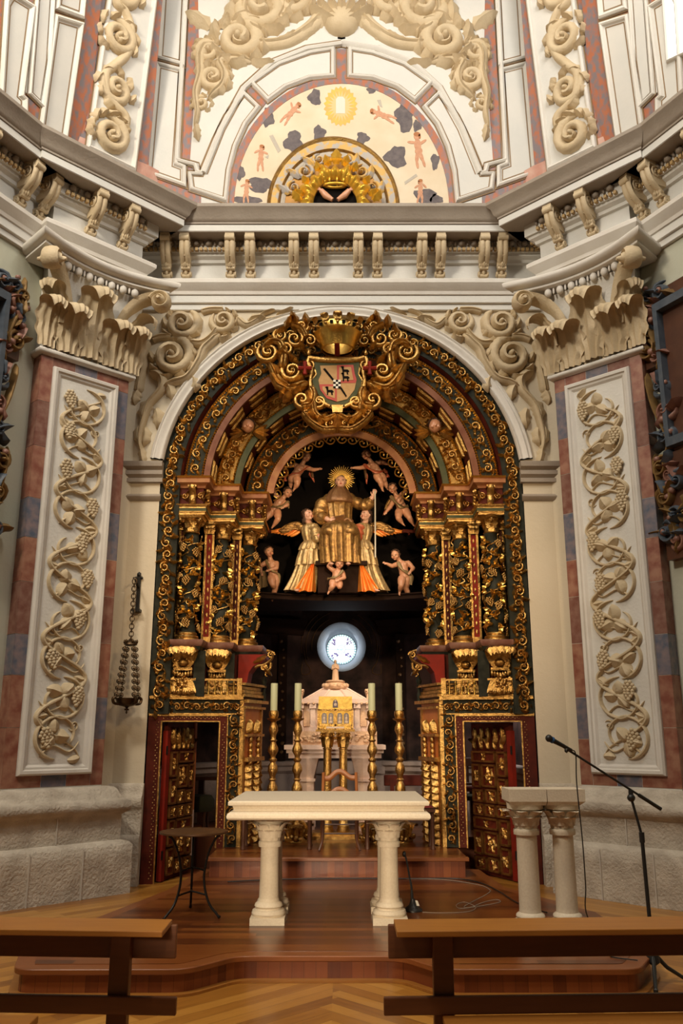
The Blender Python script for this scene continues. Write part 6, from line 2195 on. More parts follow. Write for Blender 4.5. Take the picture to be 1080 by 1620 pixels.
# ============================================================ CHAPEL BEHIND THE ALTARPIECE
HW = 2.55
plan = [(-HW, 11.2), (-HW, 12.9)] + [(-HW * math.cos(a), 12.9 + 2.1 * math.sin(a)) for a in [pi / 2 * i / 9 for i in range(1, 8)]] + [(-.7, 15.0)]
planR = [(-x, y) for x, y in plan[::-1]]
for nm, pl in (('wall_chapel_left', plan), ('wall_chapel_right', planR)):
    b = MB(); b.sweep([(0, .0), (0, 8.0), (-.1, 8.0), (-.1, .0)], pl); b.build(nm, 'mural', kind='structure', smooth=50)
    b = MB(); b.sweep([(-.05, .3), (.10, .3), (.10, 1.05), (.16, 1.10), (.16, 1.16), (.20, 1.19), (.20, 1.25), (-.05, 1.26)], pl); b.build(nm.replace('wall', 'baseboard'), 'chapel_stone', kind='structure', smooth=30)
    b = MB()
    b.sweep([(-.05, 3.35), (.06, 3.35), (.10, 3.42), (.12, 3.50), (.18, 3.55), (.20, 3.60), (-.05, 3.6)], pl)
    b.build(nm.replace('wall_chapel', 'trim_chapel'), 'dark_wood', kind='structure', smooth=30)
# flat middle with the round opening
b = MB()
WZ = 3.16
n = 48
vs, fs = [], []
for i in range(n):
    a = 2 * pi * i / n
    c, s = math.cos(a), math.sin(a)
    vs.append((.42 * c, 15.0, WZ + .42 * s))
    k = min(.705 / abs(c) if abs(c) > 1e-6 else 9, .705 / abs(s) if abs(s) > 1e-6 else 9)
    vs.append((k * c, 15.0, WZ + k * s))
for i in range(n):
    j = (i + 1) % n
    fs.append((2 * i, 2 * j, 2 * j + 1, 2 * i + 1))
b.add(vs, fs)
b.box((-.71, 15.0, 0), (.71, 15.08, WZ - .70)); b.box((-.71, 15.0, WZ + .70), (.71, 15.08, 8.0))
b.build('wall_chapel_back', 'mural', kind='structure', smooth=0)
b = MB(); b.box((-.72, 14.82, .3), (.72, 15.02, 1.05)); b.box((-.72, 14.78, 1.05), (.72, 15.02, 1.25)); b.build('baseboard_chapel_back', 'chapel_stone', kind='structure')
b = MB(); b.sweep([(0, 3.6), (0, 6.6), (-.06, 6.6), (-.06, 3.6)], [(-1.9, 11.75), (-1.9, 12.7), (-1.3, 13.3), (1.3, 13.3), (1.9, 12.7), (1.9, 11.75)]); b.build('wall_niche', 'black_paint', kind='structure', smooth=0)  # added black backing; puts the darkness behind the figures into its colour
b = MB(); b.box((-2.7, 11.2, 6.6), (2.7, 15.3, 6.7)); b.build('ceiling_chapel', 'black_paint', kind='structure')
W1_ = thing('window_1', 'round leaded window glowing white in the dark chapel wall', 'window', (0, 15.3, WZ), kind='structure')
b = MB()
vs, fs = [], []
for (r, y) in ((.425, 14.99), (.40, 15.02), (.272, 15.45), (.272, 15.5)):
    for i in range(n):
        a = 2 * pi * i / n
        vs.append((r * math.cos(a), y, WZ + r * math.sin(a)))
for j in range(3):
    for i in range(n):
        fs.append((j * n + i, j * n + (i + 1) % n, (j + 1) * n + (i + 1) % n, (j + 1) * n + i))
b.add(vs, fs); b.build('window_splay', 'splay', W1_, smooth=60)
mat('bright_glass', (.9, .95, 1), .2, emit=(.86, .96, 1), estr=1.1)
mat('violet_glass', (.3, .2, .5), .2, emit=(.40, .30, .62), estr=.3)
mat('teal_glass', (.2, .5, .5), .2, emit=(.42, .80, .82), estr=.7)
b = MB(); b.prism([(.275 * math.cos(2 * pi * i / n), 15.47, WZ + .275 * math.sin(2 * pi * i / n)) for i in range(n)], (0, .012, 0)); b.build('pane', 'bright_glass', W1_, smooth=0)
b, v, le = MB(), MB(), MB()
def disc(mb, x, z, r, y, m=12):
    mb.prism([(x + r * math.cos(2 * pi * i / m), y, WZ + z + r * math.sin(2 * pi * i / m)) for i in range(m)], (0, .008, 0))
for i in range(36):
    a = 2 * pi * i / 36
    disc(b, .255 * math.cos(a), .255 * math.sin(a), .013, 15.462)
    le.tube([(.236 * math.cos(a) * .98, 15.465, WZ + .236 * math.sin(a) * .98), (.27 * math.cos(a), 15.465, WZ + .27 * math.sin(a))], .0035, 4)
R = random.Random(2)
for q in range(4):
    a0 = pi / 4 + q * pi / 2
    for k in range(13):
        a = a0 + R.uniform(-.24, .24); r = R.uniform(.12, .225)
        disc(v, r * math.cos(a), r * math.sin(a), R.uniform(.007, .016), 15.463, 7)
for k in range(10):
    a = R.uniform(0, 6.3); r = R.uniform(0, .06)
    disc(b, r * math.cos(a), r * math.sin(a), R.uniform(.005, .01), 15.463, 7)
b.build('teal_piece', 'teal_glass', W1_, smooth=0); v.build('violet_piece', 'violet_glass', W1_, smooth=0)
le.tube([(.272 * math.cos(2 * pi * i / n), 15.46, WZ + .272 * math.sin(2 * pi * i / n)) for i in range(n)], .010, 6, closed=True)
le.tube([(.235 * math.cos(2 * pi * i / n), 15.465, WZ + .235 * math.sin(2 * pi * i / n)) for i in range(n)], .0015, 4, closed=True)
for q in range(8):
    a = q * pi / 4
    le.tube([(.07 * math.cos(a), 15.465, WZ + .07 * math.sin(a)), (.235 * math.cos(a), 15.465, WZ + .235 * math.sin(a))], .0015, 4)
le.tube([(.07 * math.cos(2 * pi * i / n), 15.465, WZ + .07 * math.sin(2 * pi * i / n)) for i in range(n)], .0015, 4, closed=True)
mat('lead', (.05, .07, .08), .6)
le.build('leading', 'lead', W1_)
# faint gilded line carving on the back wall round the window
mat('faded_gilt', (.20, .11, .05), .5, .5)
T = thing('painted_window_surround', 'dark painted surround with faint gilt lines about the round window', 'surround', (0, 14.99, WZ - .5))
b = MB()
for r, a0, a1 in ((.52, .1, 1.2), (.52, 2.0, 3.3), (.62, -.3, 1.1), (.62, 1.9, 3.5), (.70, -.2, .8), (.70, 2.2, 3.3)):
    b.tube([(r * math.cos(a0 + (a1 - a0) * i / 20), 14.985, WZ + r * math.sin(a0 + (a1 - a0) * i / 20)) for i in range(21)], .006, 4)
for s_ in (-1, 1):
    b.tube([(s_ * x, 14.985, WZ + z) for x, z in cat([(-.66, .0), (-.62, -.25), (-.54, -.38), (-.55, -.46), (-.68, -.47), (-.68, -.3)], 4)], .006, 4)
b.build('gilt_line', 'faded_gilt', T)
# carved dark panelling either side (kept very dim)
for s_ in (-1, 1):
    T = thing('chapel_panel', ('left' if s_ < 0 else 'right') + ' dark carved wall panel inside the chapel', 'panel', (s_ * 1.35, 14.3, 1.3))
    b = MB()
    for x in (1.0, 1.75):
        y = 12.9 + 2.1 * math.sqrt(max(0, 1 - (x / HW) ** 2)) - .12
        b.box((s_ * x - .07, y - .05, 1.26), (s_ * x + .07, y + .06, 3.35))
    b.build('pilaster_strip', 'dark_wood', T, smooth=0)
    b = MB()
    R = random.Random(5)
    for x in (1.0, 1.75):
        y = 12.9 + 2.1 * math.sqrt(max(0, 1 - (x / HW) ** 2)) - .175
        for k in range(14):
            b.ball((s_ * x + R.uniform(-.03, .03), y, 1.4 + k * .14), R.uniform(.025, .04), 1)
    b.build('carved_drop', 'faded_gilt', T)
# ============================================================ STONE ALTAR
def stone_capital(b, c, r, h, top, n=8):
    """two rows of plain curling leaves on a bell, c: foot centre"""
    c = Vector(c)
    b.lathe([(r * 1.22, -.02), (r * 1.25, .0), (r * 1.22, .022), (r, .03), (r, .05), (r * 1.12, h * .5), (r * 1.35, h * .76), (r * 1.75, h * .80), (r * 1.8, h)], tuple(c), 32)
    for ring in range(2):
        for k in range(n):
            a = 2 * pi * (k + .5 * ring) / n
            o = Vector((math.cos(a), math.sin(a), 0)); s_ = Vector((-math.sin(a), math.cos(a), 0))
            z0, H_, cu = (.03, h * .40, r * .85) if ring == 0 else (h * .24, h * .52, r * 1.4)
            def fn(i, j, o=o, s_=s_, z0=z0, H_=H_, cu=cu, ring=ring):
                e = i * 2 - 1
                w_ = r * .47 * (.72 + .36 * math.sin(pi * j)) * (1 - .5 * (max(0, j - .8) / .2) ** 2)
                out = r * (1.04 + .14 * ring) + cu * j ** 1.8 + r * .12 * (1 - e * e) - r * .04
                return c + o * out + s_ * (e * w_ * (1.15 if ring else 1)) + Vector((0, 0, z0 + H_ * math.sin(min(1, j * 1.06) * pi * .58)))
            b.grid(fn, 6, 8)
AX, AY = -.105, 7.33
T = thing('stone_altar', 'cream stone altar table with moulded slab on capped columns', 'altar', (AX, AY + .65, .171))
b = MB()
x0, x1, y0, y1 = AX - .775, AX + .775, AY + .05, AY + 1.22
prof = [(-.3, 1.012), (.02, 1.012), (.042, 1.018), (.053, 1.03), (.055, 1.046), (.048, 1.064), (.03, 1.078), (.008, 1.084), (.004, 1.10), (.012, 1.122), (.042, 1.128), (.045, 1.134), (.045, 1.155), (.038, 1.163), (-.3, 1.163)]
vs, fs = [], []
m = len(prof)
cs = [(x0, y0, -1, -1), (x1, y0, 1, -1), (x1, y1, 1, 1), (x0, y1, -1, 1)]
for (x, y, sx_, sy_) in cs:
    for o, z in prof:
        vs.append((x + sx_ * o, y + sy_ * o, z))
for i in range(4):
    for k in range(m - 1):
        fs.append((i * m + k, ((i + 1) % 4) * m + k, ((i + 1) % 4) * m + k + 1, i * m + k + 1))
fs.append(tuple(i * m + m - 1 for i in range(4))); fs.append(tuple(i * m for i in (3, 2, 1, 0)))
b.add(vs, fs)
b.build('slab', 'altar_stone', T, smooth=30)
for lx in (-.507, .507):
    for ly in (7.77, 8.24):
        c = Vector((AX + lx, ly, .171))
        b = MB()
        b.lathe([(.083, .15), (.078, .40), (.076, .64)], tuple(c - Vector((0, 0, .01))), 32)
        b.lathe([(.132, .052), (.142, .075), (.134, .10), (.108, .108), (.106, .118), (.118, .13), (.112, .15), (.09, .165), (.084, .19)], tuple(c), 36)
        b.box((c.x - .143, c.y - .143, c.z), (c.x + .143, c.y + .143, c.z + .055))
        cl = b.build('column', 'altar_stone', T, smooth=40)
        b = MB(); stone_capital(b, (c.x, c.y, .171 + .615), .078, .228, 0); b.build('capital', 'altar_stone', cl, smooth=60)
# ---- stone lectern of two colonnettes at the right
LXc, LYc = 1.66, 7.42
T = thing('stone_lectern', 'cream stone stand of twin columns with joined capitals, right of the altar', 'lectern', (LXc, LYc, .171))
b = MB()
for s_ in (-1, 1):
    cx_ = LXc + s_ * .148
    pts = [(cx_ - .16, LYc - .17), (cx_ + .145, LYc - .17), (cx_ + .145, LYc + .16), (cx_ - .16, LYc + .16)] if s_ < 0 else [(cx_ - .145, LYc - .17), (cx_ + .16, LYc - .17), (cx_ + .16, LYc + .16), (cx_ - .145, LYc + .16)]
    b.hull8([(x + (.04 if x < LXc - .2 else -.04 if x > LXc + .2 else 0), y + .03, 1.135) for x, y in pts], [(x, y, 1.165) for x, y in pts])
    b.prism([(x, y, 1.165) for x, y in pts], (0, 0, .095))
b.build('top_slab', 'altar_stone', T, smooth=0)
for s_ in (-1, 1):
    c = Vector((LXc + s_ * .148, LYc, .171))
    b = MB()
    b.lathe([(.086, .16), (.084, .5), (.082, .80)], tuple(c), 32)
    b.lathe([(.13, .05), (.135, .07), (.125, .09), (.105, .10), (.115, .115), (.11, .13), (.088, .145), (.086, .17)], tuple(c), 32)
    b.box((c.x - .135, c.y - .135, c.z), (c.x + .135, c.y + .135, c.z + .055))
    cl = b.build('column', 'altar_stone', T, smooth=40)
    b = MB(); stone_capital(b, (c.x, c.y, .92), .084, .225, 0); b.build('capital', 'altar_stone', cl, smooth=60)

# ============================================================ PEWS SEEN FROM BEHIND
def pew(label, px_in, x_out, rot, xi_ledge, s):
    T = thing('pew', label, 'pew', (xi_ledge, 4.5, 0))
    T.rotation_euler = (0, 0, 0)
    c, sn_ = math.cos(rot), math.sin(rot)
    def W(x, y, z):                       # x along the rail from its inner end, y away from the viewer
        return Vector((xi_ledge + s * x * c, 4.52 + x * sn_ + y, z))
    L = x_out
    def bar(nm, x0_, x1_, y0_, y1_, z0_, z1_, mt, bev=.006, dz=0):
        b = MB()
        vs = [W(x, y, z + (dz if y == y0_ else 0)) for z in (z0_, z1_) for (x, y) in ((x0_, y0_), (x1_, y0_), (x1_, y1_), (x0_, y1_))]
        b.add(vs, [(3, 2, 1, 0), (4, 5, 6, 7), (0, 1, 5, 4), (1, 2, 6, 5), (2, 3, 7, 6), (3, 0, 4, 7)])
        return b.build(nm, mt, T, bevel=bev, smooth=0)
    bar('book_ledge', 0, L, -.10, .15, .768, .795, 'pew_wood', .004, -.006)
    bar('back_board', -.03, L, .115, .145, .62, .775, 'pew_dark')
    bar('lower_rail', -.06, L, .02, .05, .395, .475, 'pew_dark')
    for x in (.235, 1.72):
        bar('post', x - .05, x + .05, .05, .115, .0, .77, 'pew_dark')
    return T, bar
T, bar = pew('left wooden pew seen from behind, in front of the small round table', 265, 2.6, .06, -.85, -1)
bar('kneeler', .52, 2.6, -.52, -.24, .43, .465, 'pew_wood')
T, bar = pew('right wooden pew seen from behind, in front of the stone lectern', 620, 2.6, .045, .262, 1)
bar('kneeler', .22, 2.6, -.20, .02, .36, .395, 'pew_wood')

# ============================================================ ROUND METAL TABLE
tx, ty = -1.31, 8.05
T = thing('round_table', 'small round brown metal table on thin curved black legs', 'table', (tx, ty, .171))
b = MB(); b.lathe([(.0, .675), (.30, .672), (.302, .68), (.30, .688), (.29, .69), (0, .691)], (tx, ty, .171), 48, caps=False)
mat('rusty_top', (.12, .055, .02), .45, .4, col2=(.07, .03, .012), scale=8)
b.build('tabletop', 'rusty_top', T, smooth=50)
for k, a in enumerate((math.radians(-128), math.radians(-28), math.radians(100))):
    b = MB()
    o = Vector((math.cos(a), math.sin(a), 0))
    pts = [(.285, .668), (.24, .64), (.17, .52), (.135, .38), (.13, .30), (.15, .20), (.20, .10), (.275, .035), (.30, .012)]
    b.tube([Vector((tx, ty, .171)) + o * r + Vector((0, 0, z)) for r, z in cat(pts, 4)], .0105, 8)
    b.ball(Vector((tx, ty, .171)) + o * .302 + Vector((0, 0, .014)), .015, 1)
    b.build('leg', 'iron', T)
for z, r in ((.37, .135), (.175, .16)):
    b = MB()
    for a in (math.radians(-128), math.radians(-28), math.radians(100)):
        o = Vector((math.cos(a), math.sin(a), 0))
        b.tube(cat([tuple(Vector((tx, ty, .171 + z)) + o * r), tuple(Vector((tx, ty, .171 + z + .012)) + o * r * .45), (tx, ty, .171 + z + .018)], 4), .008, 6)
    b.build('stretcher', 'iron', T)

# ============================================================ MICROPHONES AND CABLES
mx, my = 2.20, 6.62
T = thing('microphone_stand', 'tall black boom stand holding a microphone, right of the stone lectern', 'microphone stand', (mx, my, 0))
top = at(998, 1262, my)
b = MB(); b.tube([(mx, my, .06), (mx - .01, my, .95)], .0145, 10); b.tube([(mx - .01, my, .93), (mx - .01, my, 1.0)], .02, 10); b.tube([(mx - .01, my, .98), tuple(top)], .010, 10); b.build('pole', 'black_plastic', T)
for a in (-1.9, .2, 2.3):
    b = MB(); b.tube([(mx, my, .20), (mx + math.cos(a) * .10, my + math.sin(a) * .10, .10), (mx + math.cos(a) * .24, my + math.sin(a) * .24, .015)], [.016, .014, .012], 8); b.ball((mx + math.cos(a) * .24, my + math.sin(a) * .24, .016), .018, 1); b.build('leg', 'black_plastic', T)
b = MB(); b.lathe([(.02, .12), (.045, .14), (.035, .22), (.02, .26)], (mx, my, 0), 14); b.build('leg_hub', 'black_plastic', T)
m0, m1 = at(885, 1178, my - .12), at(1045, 1280, my + .05)
b = MB(); b.tube([m0, m1], .0085, 8); b.tube([m0.lerp(m1, .78), m1], .014, 8); b.ball(top, .03, 2); b.tube([top, m0.lerp(m1, .70)], .018, 8); b.build('boom', 'black_plastic', T)
TM = thing('microphone', 'black handheld microphone clipped to the boom stand', 'microphone', at(885, 1178, my - .12))
d_ = (at(866, 1167, my - .16) - at(902, 1186, my - .10)).normalized()
h0 = at(904, 1187, my - .11)
b = MB(); b.tube([h0, h0 + d_ * .05, h0 + d_ * .17], [.011, .013, .019], 12); b.build('handle', 'black_plastic', TM)
mat('blue_ring', (.03, .10, .25), .4)
b = MB(); b.tube([h0 + d_ * .168, h0 + d_ * .182], .0235, 14); b.build('colour_ring', 'blue_ring', TM)
b = MB(); b.ball(h0 + d_ * .205, .027, 2); b.build('grille', 'black_plastic', TM)
b = MB(); b.ball(h0 + d_ * .05 + Vector((0, 0, -.02)), (.016, .016, .022), 1); b.build('clip', 'black_plastic', TM)
b = MB()
b.tube(cat([tuple(h0), tuple(h0 + Vector((.03, .01, -.03))), tuple(at(912, 1240, my - .08)), tuple(at(921, 1330, my - .05)), tuple(at(926, 1400, my + .0)), tuple(at(929, 1450, my + .04)), (1.95, 6.75, .18), (1.9, 6.6, .178), (2.05, 6.5, .178)], 8), .0045, 6)
b.build('microphone_cable', 'black_plastic', None, label='black cable hanging from the boom microphone down to the dais', cat_='cable')
g = atz(653, 1441, .171)
T = thing('gooseneck_microphone', 'black gooseneck microphone standing on the dais beside the altar', 'microphone', tuple(g))
b = MB(); b.lathe([(.085, .0), (.085, .012), (.07, .025), (.035, .05), (.022, .085), (.018, .10)], tuple(g), 24); b.build('base', 'black_plastic', T, smooth=50)
b = MB()
b.tube(cat([(g.x - .005, g.y, g.z + .08), (g.x - .01, g.y, g.z + .20), tuple(at(648, 1390, g.y)), tuple(at(643, 1362, g.y - .02)), tuple(at(639, 1349, g.y - .03))], 6), [.013] * 4 + [.010] * 6 + [.008] * 15, 8)
b.build('gooseneck', 'black_plastic', T)
b = MB(); b.ball(at(639, 1351, g.y - .03), (.018, .018, .026), 2); b.build('microphone_head', 'black_plastic', T)
b = MB(); b.hull8([tuple(g + Vector(v)) for v in ((.03, -.05, .05), (.055, -.05, .05), (.055, -.04, .05), (.03, -.04, .05))], [tuple(g + Vector(v)) for v in ((.02, -.035, .09), (.04, -.035, .09), (.04, -.025, .09), (.02, -.025, .09))]); b.build('plug', 'pale_paint', T, smooth=0)
b = MB()
px = [(668, 1444), (700, 1445), (740, 1443), (752, 1436), (735, 1428), (722, 1432), (728, 1438), (760, 1434), (790, 1428), (785, 1424), (765, 1428), (745, 1436), (735, 1434), (770, 1415), (774, 1408), (755, 1400), (700, 1392), (640, 1391), (600, 1391)]
b.tube([p + Vector((0, 0, .004)) for p in [Vector(q) for q in cat([tuple(atz(u, v, .172)) for u, v in px], 5)]], .0035, 5)
mat('grey_cable', (.28, .22, .17), .5)
b.build('grey_cable', 'grey_cable', None, label='thin grey cable looping over the dais from the gooseneck microphone', cat_='cable')
b = MB()
px = [(360, 1396), (420, 1393), (520, 1391), (640, 1391), (720, 1391), (760, 1398), (790, 1412), (815, 1428), (840, 1438), (865, 1445)]
b.tube([Vector(q) + Vector((0, 0, .007)) for q in cat([tuple(atz(u, v, .172)) for u, v in px], 6)], .006, 6)
b.build('black_cable', 'black_plastic', None, label='black cable along the foot of the upper step running to the right', cat_='cable')

# ============================================================ CANDLESTICKS, CANDLES
def candlestick(px, label, clabel):
    y = 11.45
    x = at(px, 1125, y).x
    z = .378
    T = thing('candlestick', label, 'candlestick', (x, y, z), 'tall gilded candlesticks')
    zt = at(px, 1124, y).z - z          # top of the cup
    b = MB()
    pr = [(.022, .20), (.05, .22), (.03, .25)]
    k = zt / 1.66
    seq = [(.05, .26), (.055, .29), (.035, .32), (.04, .34), (.062, .38), (.065, .42), (.045, .47), (.03, .50), (.05, .52), (.05, .54), (.03, .56), (.038, .58), (.066, .63), (.062, .68), (.04, .73), (.03, .75), (.05, .77), (.032, .79), (.042, .84), (.062, .88), (.056, .94), (.032, .99), (.048, 1.01), (.05, 1.03), (.03, 1.05), (.036, 1.08), (.064, 1.13), (.062, 1.17), (.04, 1.22), (.03, 1.25), (.05, 1.27), (.03, 1.29), (.034, 1.34), (.058, 1.40), (.054, 1.45), (.032, 1.50), (.04, 1.52), (.085, 1.545), (.088, 1.555), (.05, 1.56), (.056, 1.57), (.064, 1.60), (.062, 1.645), (.05, 1.66), (.0, 1.66)]
    b.lathe([(r, h * k) for r, h in pr + seq], (x, y, z), 24, mod=lambda a, i: 1 + .05 * math.cos(a * 8) * (1 if 5 < i < len(seq) - 8 else 0), caps=False)
    b.build('stem', 'gold', T, smooth=50)
    b = MB()
    for kx in range(3):
        a = -pi / 2 + kx * 2 * pi / 3
        o = Vector((math.cos(a), math.sin(a), 0)); s_ = Vector((-math.sin(a), math.cos(a), 0))
        c = Vector((x, y, z))
        b.tube([c + o * r + Vector((0, 0, h)) for r, h in cat([(.03, .24), (.08, .22), (.13, .15), (.12, .08), (.16, .04), (.19, .05), (.185, .075)], 4)], [.035] * 12 + [.028] * 13, 8)
        for q in range(5):
            acanthus_std(b, c + o * .05 + s_ * (q - 2) * .03 + Vector((0, 0, .06)), (o * .3 + Vector((0, 0, 1))).normalized(), o, s_, .17, .07, .07, False)
        for q in range(4):
            b.ball(c + o * (.09 + .02 * q) + s_ * .05 * (-1) ** q + Vector((0, 0, .04 + .03 * (q % 2))), .03, 1)
    b.lathe([(.15, 0), (.15, .02), (.11, .03), (.08, .08), (.05, .16), (.04, .24)], (x, y, z), 24)
    b.build('scroll_foot', 'gold', T, smooth=55)
    zc = z + zt - .004
    C = thing('candle', clabel, 'candle', (x, y, zc), 'altar candles')
    zh = at(px, 1081, y).z
    b = MB(); b.lathe([(.046, 0), (.046, zh - zc - .005), (.043, zh - zc), (.01, zh - zc - .006), (0, zh - zc - .006)], (x, y, zc), 24, caps=False); b.build('wax_body', 'wax', C, smooth=40)
    b = MB(); b.tube([(x, y, zh - .01), (x + .003, y, zh + .012)], .003, 5); b.build('wick', 'black_plastic', C)
candlestick(433, 'outer left gilded candlestick, farthest left of the four behind the altar', 'pale green candle on the outer left candlestick')
candlestick(471, 'inner left gilded candlestick, just left of the gold casket', 'pale green candle on the inner left candlestick')
candlestick(588, 'inner right gilded candlestick, just right of the gold casket', 'pale green candle on the inner right candlestick')
candlestick(631, 'outer right gilded candlestick, farthest right of the four behind the altar', 'pale green candle on the outer right candlestick')

# ============================================================ GOLD COLUMN STAND AND CASKET
gy = 11.85
P0 = at(530, 1325, gy); gz = .378
gx = P0.x
T = thing('twin_column_stand', 'pair of gold columns on a base carrying the gold casket', 'stand', (gx, gy, gz))
zt = at(530, 1154, gy).z
b = MB(); b.box((gx - .34, gy - .2, gz), (gx + .34, gy + .2, gz + .04)); b.box((gx - .30, gy - .17, gz + .04), (gx + .30, gy + .17, gz + .08)); b.build('base', 'gold', T, smooth=0)
for s_ in (-1, 1):
    cx_ = gx + s_ * .105
    b = MB()
    b.lathe([(.085, .08), (.09, .10), (.075, .13), (.08, .15), (.06, .17), (.056, .4), (.053, zt - gz - .26), (.062, zt - gz - .255), (.062, zt - gz - .24), (.05, zt - gz - .235)], (cx_, gy, gz), 24)
    cl = b.build('column', 'gold', T, smooth=50)
    b = MB()
    zc = zt - .24
    b.lathe([(.05, 0), (.055, .08), (.085, .17), (.09, .20)], (cx_, gy, zc), 20)
    for k in range(8):
        a = 2 * pi * k / 8
        o = Vector((math.cos(a), math.sin(a), 0)); s2 = Vector((-math.sin(a), math.cos(a), 0))
        acanthus_std(b, Vector((cx_, gy, zc + .01)) + o * .05, (0, 0, 1), o, s2, .14, .06, .05, False)
    for k in range(4):
        a = pi / 4 + pi / 2 * k
        o = Vector((math.cos(a), math.sin(a), 0))
        c = Vector((cx_, gy, zc + .165)) + o * .095
        b.tube([c + (o * math.cos(q * .6) + Vector((0, 0, math.sin(q * .6)))) * .032 * (1 - q / 20) for q in range(15)], .015, 6)
    b.box((cx_ - .09, gy - .09, zc + .195), (cx_ + .09, gy + .09, zc + .215))
    b.build('capital', 'gold', cl, smooth=50)
b = MB(); b.box((gx - .26, gy - .16, zt - .028), (gx + .26, gy + .16, zt)); b.build('top_slab', 'dark_gold', T, smooth=0)
zk = zt
ztop = at(530, 1102, gy).z
zm = at(530, 1122, gy).z
mat('casket_gold', (.60, .38, .08), .34, 1., col2=(.36, .20, .04), scale=25, bump=.3, bscale=80)
T = thing('gold_casket', 'gold reliquary casket with sloping lid and enamelled figures under arches', 'casket', (gx, gy, zk))
hw = .225
b = MB(); b.box((gx - hw, gy - .13, zk), (gx + hw, gy + .13, zm)); bx = b.build('body', 'casket_gold', T, smooth=0)
b = MB(); b.hull8([(gx - hw, gy - .13, zm), (gx + hw, gy - .13, zm), (gx + hw, gy + .13, zm), (gx - hw, gy + .13, zm)], [(gx - hw, gy - .04, ztop), (gx + hw, gy - .04, ztop), (gx + hw, gy + .04, ztop), (gx - hw, gy + .04, ztop)]); ld = b.build('lid', 'casket_gold', T, smooth=0)
b = MB()
for x in (-hw, 0, hw):
    b.box((gx + x - .014, gy - .142, zk), (gx + x + .014, gy - .12, zm))
for z in (zk + .012, zm - .012, zk + .055):
    b.box((gx - hw, gy - .142, z - .012), (gx + hw, gy - .12, z + .012))
for k in range(13):
    b.ball((gx - hw + .0375 * k, gy - .143, zm - .012), .008, 1)
    b.ball((gx - hw + .0375 * k, gy - .143, zk + .012), .008, 1)
b.build('raised_border', 'gold', bx, smooth=40)
mat('enamel_dark', (.06, .03, .03), .3)
mat('ivory', (.55, .42, .32), .4)
en, iv = MB(), MB()
for k in (-1.55, -.62, .62, 1.55):
    x = gx + k * .095
    zb = zk + .075
    en.prism([(x + .034 * math.cos(a), gy - .139, zb + .105 + .034 * math.sin(a)) for a in [pi * i / 10 for i in range(11)]] + [(x - .034, gy - .139, zb), (x + .034, gy - .139, zb)], (0, -.004, 0))
    iv.ball((x, gy - .147, zb + .105), (.014, .008, .016), 1); iv.ball((x, gy - .146, zb + .06), (.022, .010, .04), 1); iv.ball((x, gy - .146, zb + .02), (.026, .010, .025), 1)
en.build('enamel_arch', 'enamel_dark', bx, smooth=0); iv.build('figure', 'ivory', bx, smooth=60)
b = MB()
lm = lambda x, t, h: Vector((gx + x, gy - .13 + .09 * t, zm + (ztop - zm) * t)) + Vector((0, -.82, .45)) * h
b.prism([lm(.036 * math.cos(a), .35 + .38 * math.sin(a) , .002) for a in [pi * i / 10 for i in range(11)]] + [lm(-.036, .1, .002), lm(.036, .1, .002)], Vector((0, -.82, .45)) * .005)
b.build('enamel_arch', 'enamel_dark', ld, smooth=0)
b = MB(); b.ball(lm(0, .6, .008), (.014, .01, .016), 1); b.ball(lm(0, .3, .008), (.024, .01, .03), 1)
b.build('figure', 'ivory', ld)
b = MB(); b.box((gx - .12, gy - .148, zk + .012), (gx + .12, gy - .14, zk + .036)); b.build('name_plate', 'ivory', bx, smooth=0)

# ============================================================ STONE TABERNACLE
ty_ = 13.0
tc = at(530, 1190, ty_).x
zT = at(530, 1196, ty_).z; zT2 = at(530, 1178, ty_).z
T = thing('stone_tabernacle', 'white and pink stone tabernacle with pyramidal roof on a small stone table', 'tabernacle', (tc, ty_, .378))
b = MB()
for q, (o, z0_, z1_) in enumerate(((0, zT - .02, zT + .05), (.03, zT + .05, zT + .10), (.06, zT + .10, zT2))):
    b.box((tc - .66 - o, ty_ - .40 - o, z0_), (tc + .66 + o, ty_ + .4 + o, z1_))
tb = b.build('table_slab', 'pink_stone', T, smooth=0)
for lx in (-.40, .40):
    for ly in (-.25, .25):
        b = MB()
        x, y = tc + lx, ty_ + ly
        hexa = lambda r, z: [(x + r * math.cos(pi / 6 + k * pi / 3), y + r * math.sin(pi / 6 + k * pi / 3), z) for k in range(6)]
        b.hull8(hexa(.13, .378), hexa(.13, .50)); b.hull8(hexa(.115, .50), hexa(.115, zT - .34)); b.hull8(hexa(.14, zT - .34), hexa(.14, zT - .30)); b.hull8(hexa(.11, zT - .30), hexa(.19, zT - .02))
        b.build('leg', 'pink_stone', tb, smooth=0)
b = MB()           # concave braces under the slab
for s_ in (-1, 1):
    pts = [(tc + s_ * .40, zT - .02)] + [(tc + s_ * (.40 - .22 * (1 - math.cos(a))), zT - .30 + .28 * math.sin(a)) for a in [pi / 2 * i / 8 for i in range(9)]]
    b.prism([(x, ty_ - .30, z) for x, z in pts], (0, .1, 0))
b.build('brace', 'pink_stone', tb, smooth=0)
zb = zT2; z1 = zb + .19
b = MB(); b.box((tc - .60, ty_ - .38, zb), (tc + .60, ty_ + .38, z1))
R = random.Random(4)
for k in range(90):
    x = R.uniform(-.58, .58)
    b.ball((tc + x, ty_ - .385, zb + .04 + .11 * R.random()), (R.uniform(.02, .045), .025, R.uniform(.015, .03)), 1)
b.build('carved_plinth', 'tan_stone', T, smooth=60)
z2 = at(530, 1114, ty_).z
b = MB(); b.box((tc - .50, ty_ - .30, z1), (tc + .50, ty_ + .3, z2)); body = b.build('body', 'pink_stone', T, smooth=0)
b = MB()
